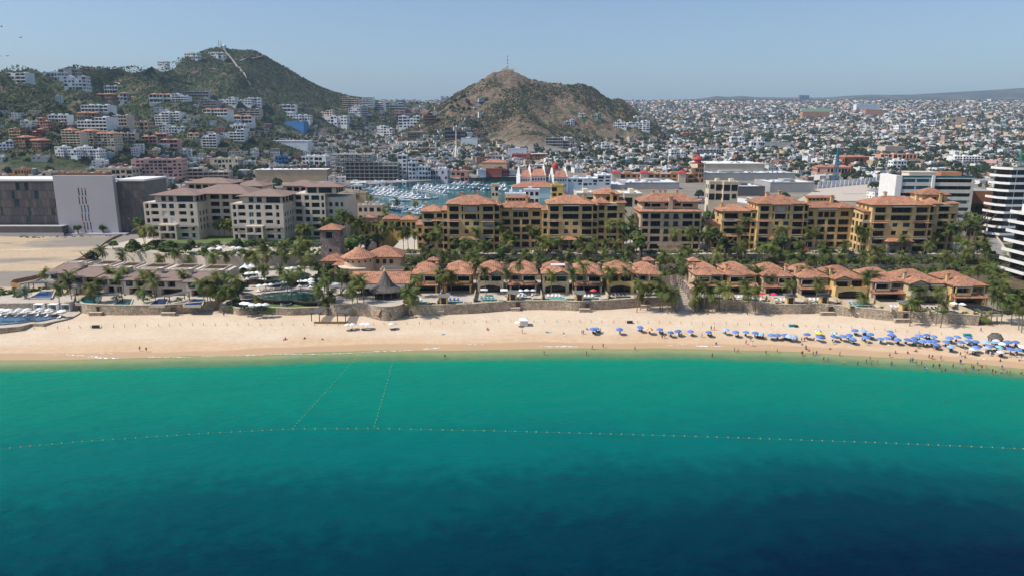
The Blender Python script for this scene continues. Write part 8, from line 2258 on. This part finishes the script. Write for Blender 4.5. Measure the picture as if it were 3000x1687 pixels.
SW=[('C',600,1280),('C',1740,1240),('C',2225,1245),('D',65,1150),('D',580,1107),('D',1440,1068),('D',1635,1120),('D',1673,1130),('D',1400,1170),('D',1970,1145),('D',2090,1130),('D',2360,1155),('D',2470,1160),('D',2505,1155),('E',175,1160),('E',297,1160),('E',330,1155),('E',407,1208),('E',455,1212),('E',580,1165),('E',900,1210),('E',860,1235),('E',767,1248),('E',915,1252),('E',977,1243),('E',1167,1157),('E',1298,1162),('E',1390,1152),('E',1330,1228),('E',1352,1225),('E',1390,1253),('E',1130,1258),('E',1447,1255),('E',1480,1288),('E',1505,1308),('E',1573,1280),('E',1637,1285),('E',1525,1198),('E',1560,1205),('E',1650,1212),('E',1780,1285),('E',1860,1250),('E',1880,1303),('E',1915,1322),('E',1905,1207),('E',1975,1290),('E',1997,1303),('E',2040,1265),('E',2052,1333),('E',2085,1303),('E',2133,1298),('E',2300,1305),('E',2280,1245),('E',2200,1338),('E',2232,1348),('E',2295,1348),('E',2350,1348),('E',2385,1350),('E',2505,1358),('E',2480,1250),('E',1700,1320),('E',1665,1325),('E',620,1245),('E',220,1110),('B',1,1),('E',1660,1900)]
for i,(k,x,y) in enumerate(SW):
 if x==1:continue
 u,v=cc(k,x,y)
 if y==1900:u,v=2768,1176
 p=at(u,v,.02);dpt=-gz(p.x,p.y)
 z=-min(max(dpt,.0),1.22)
 pl='in the shallows below the first umbrellas' if u<1900 else 'in the shallows below the yellow umbrella' if u<2420 else 'in the shallows before the crowded umbrellas' if u<2800 else 'in the shallows at the right edge'
 person((p.x,p.y,z),R.choice(['stand','walk']),'bather %s deep %s'%('waist' if dpt>.8 else 'knee',pl) if v<1150 else 'lone swimmer far out in the green water at right',None,R.choice([None,None,'black','blue','red','cyan']),R.choice(['black','blue','red','orange','pink']),None,'bathers in the water')
for(x,y,z,w) in SEATED:
 person((x,y,z),'sit','person sitting on a lounger '+w,3.1+R.uniform(-.4,.4),R.choice([None,None,'black','red','blue','pink']),R.choice(['black','blue','red']),None,'people under umbrellas')
for i,(u,v) in enumerate([(787,878),(792,878),(798,879),(880,884),(912,882)]):
 p=at(u,v,9.2);person((p.x,p.y,8.15),'stand','bather in the emerald pool, %s from the left'%ordinal(i+1),None,None,'black',None,'pool bathers')
for i,(u,v) in enumerate([(93,935),(102,934)]):
 p=at(u,v,6.7);person((p.x,p.y,5.5),'stand',['left','right'][i]+' bather in the curved pool at far left',None,None,'black',None,'pool bathers')
def towel(k,x,y,m,lab):
 u,v=cc(k,x,y);p=onground(u,v,200,300);mb=MB()
 for a in range(4):mb.box(-.45+.225*a,-.225+.225*a,-.9,.9,.02+.015*(a%2),.05+.015*(a%2))
 o=mb.build('towel',M[m],None,False,(p.x,p.y,p.z),R.uniform(0,3));tag(o,lab,'towel')
towel('B',925,1152,'cloth_red','red towel under the person in red on the left beach');towel('C',1088,960,'cloth_pink','pink towel near the long wall');towel('C',1795,990,'cloth_cyan','pale blue towel right of the white tent');towel('C',1967,1018,'cloth_white','white towel left of the umbrella row');towel('C',587,1010,'cloth_cyan','round pale blue float mat alone on the left middle beach');towel('E',690,1035,'cloth_cyan','blue towel in the umbrella crowd');towel('E',1098,1050,'cloth_white','white towel below the middle umbrellas')
bd=MB();bd.face([(0,.2,0),(-.9,.05,.25),(-.9,-.15,.25),(0,-.2,0)]);bd.face([(0,-.2,0),(.9,-.15,.25),(.9,.05,.25),(0,.2,0)]);bd.tube([(0,-.45,0),(0,0,.02),(0,.4,0)],[.04,.1,.03],5)
BIRD=bd.mesh('bird',[M['sling_dark']])
for i,(u,v) in enumerate([(60,111),(4,79),(21,165),(4,166)]):
 p=atY(u,v,320);o=link('bird',BIRD,None,p,R.uniform(0,3),(1.2,1.2,1.2));tag(o,['small dark bird highest left in the sky','small dark bird at the top left frame edge','small dark bird above the left knob','small dark bird at the left edge above the knob'][i],'bird','birds in the sky')
haze()
dup={}
for o in C.objects:
 if o.parent is None and 'label' in o and o.get('kind') is None:dup.setdefault(o['label'],[]).append(o)
for lab,L in dup.items():
 if len(L)>1 and len(lab.split())<=13:
  L.sort(key=lambda o:project(*o.location)[0])
  for i,o in enumerate(L):o['label']='%s, %s from left'%(lab,ordinal(i+1))
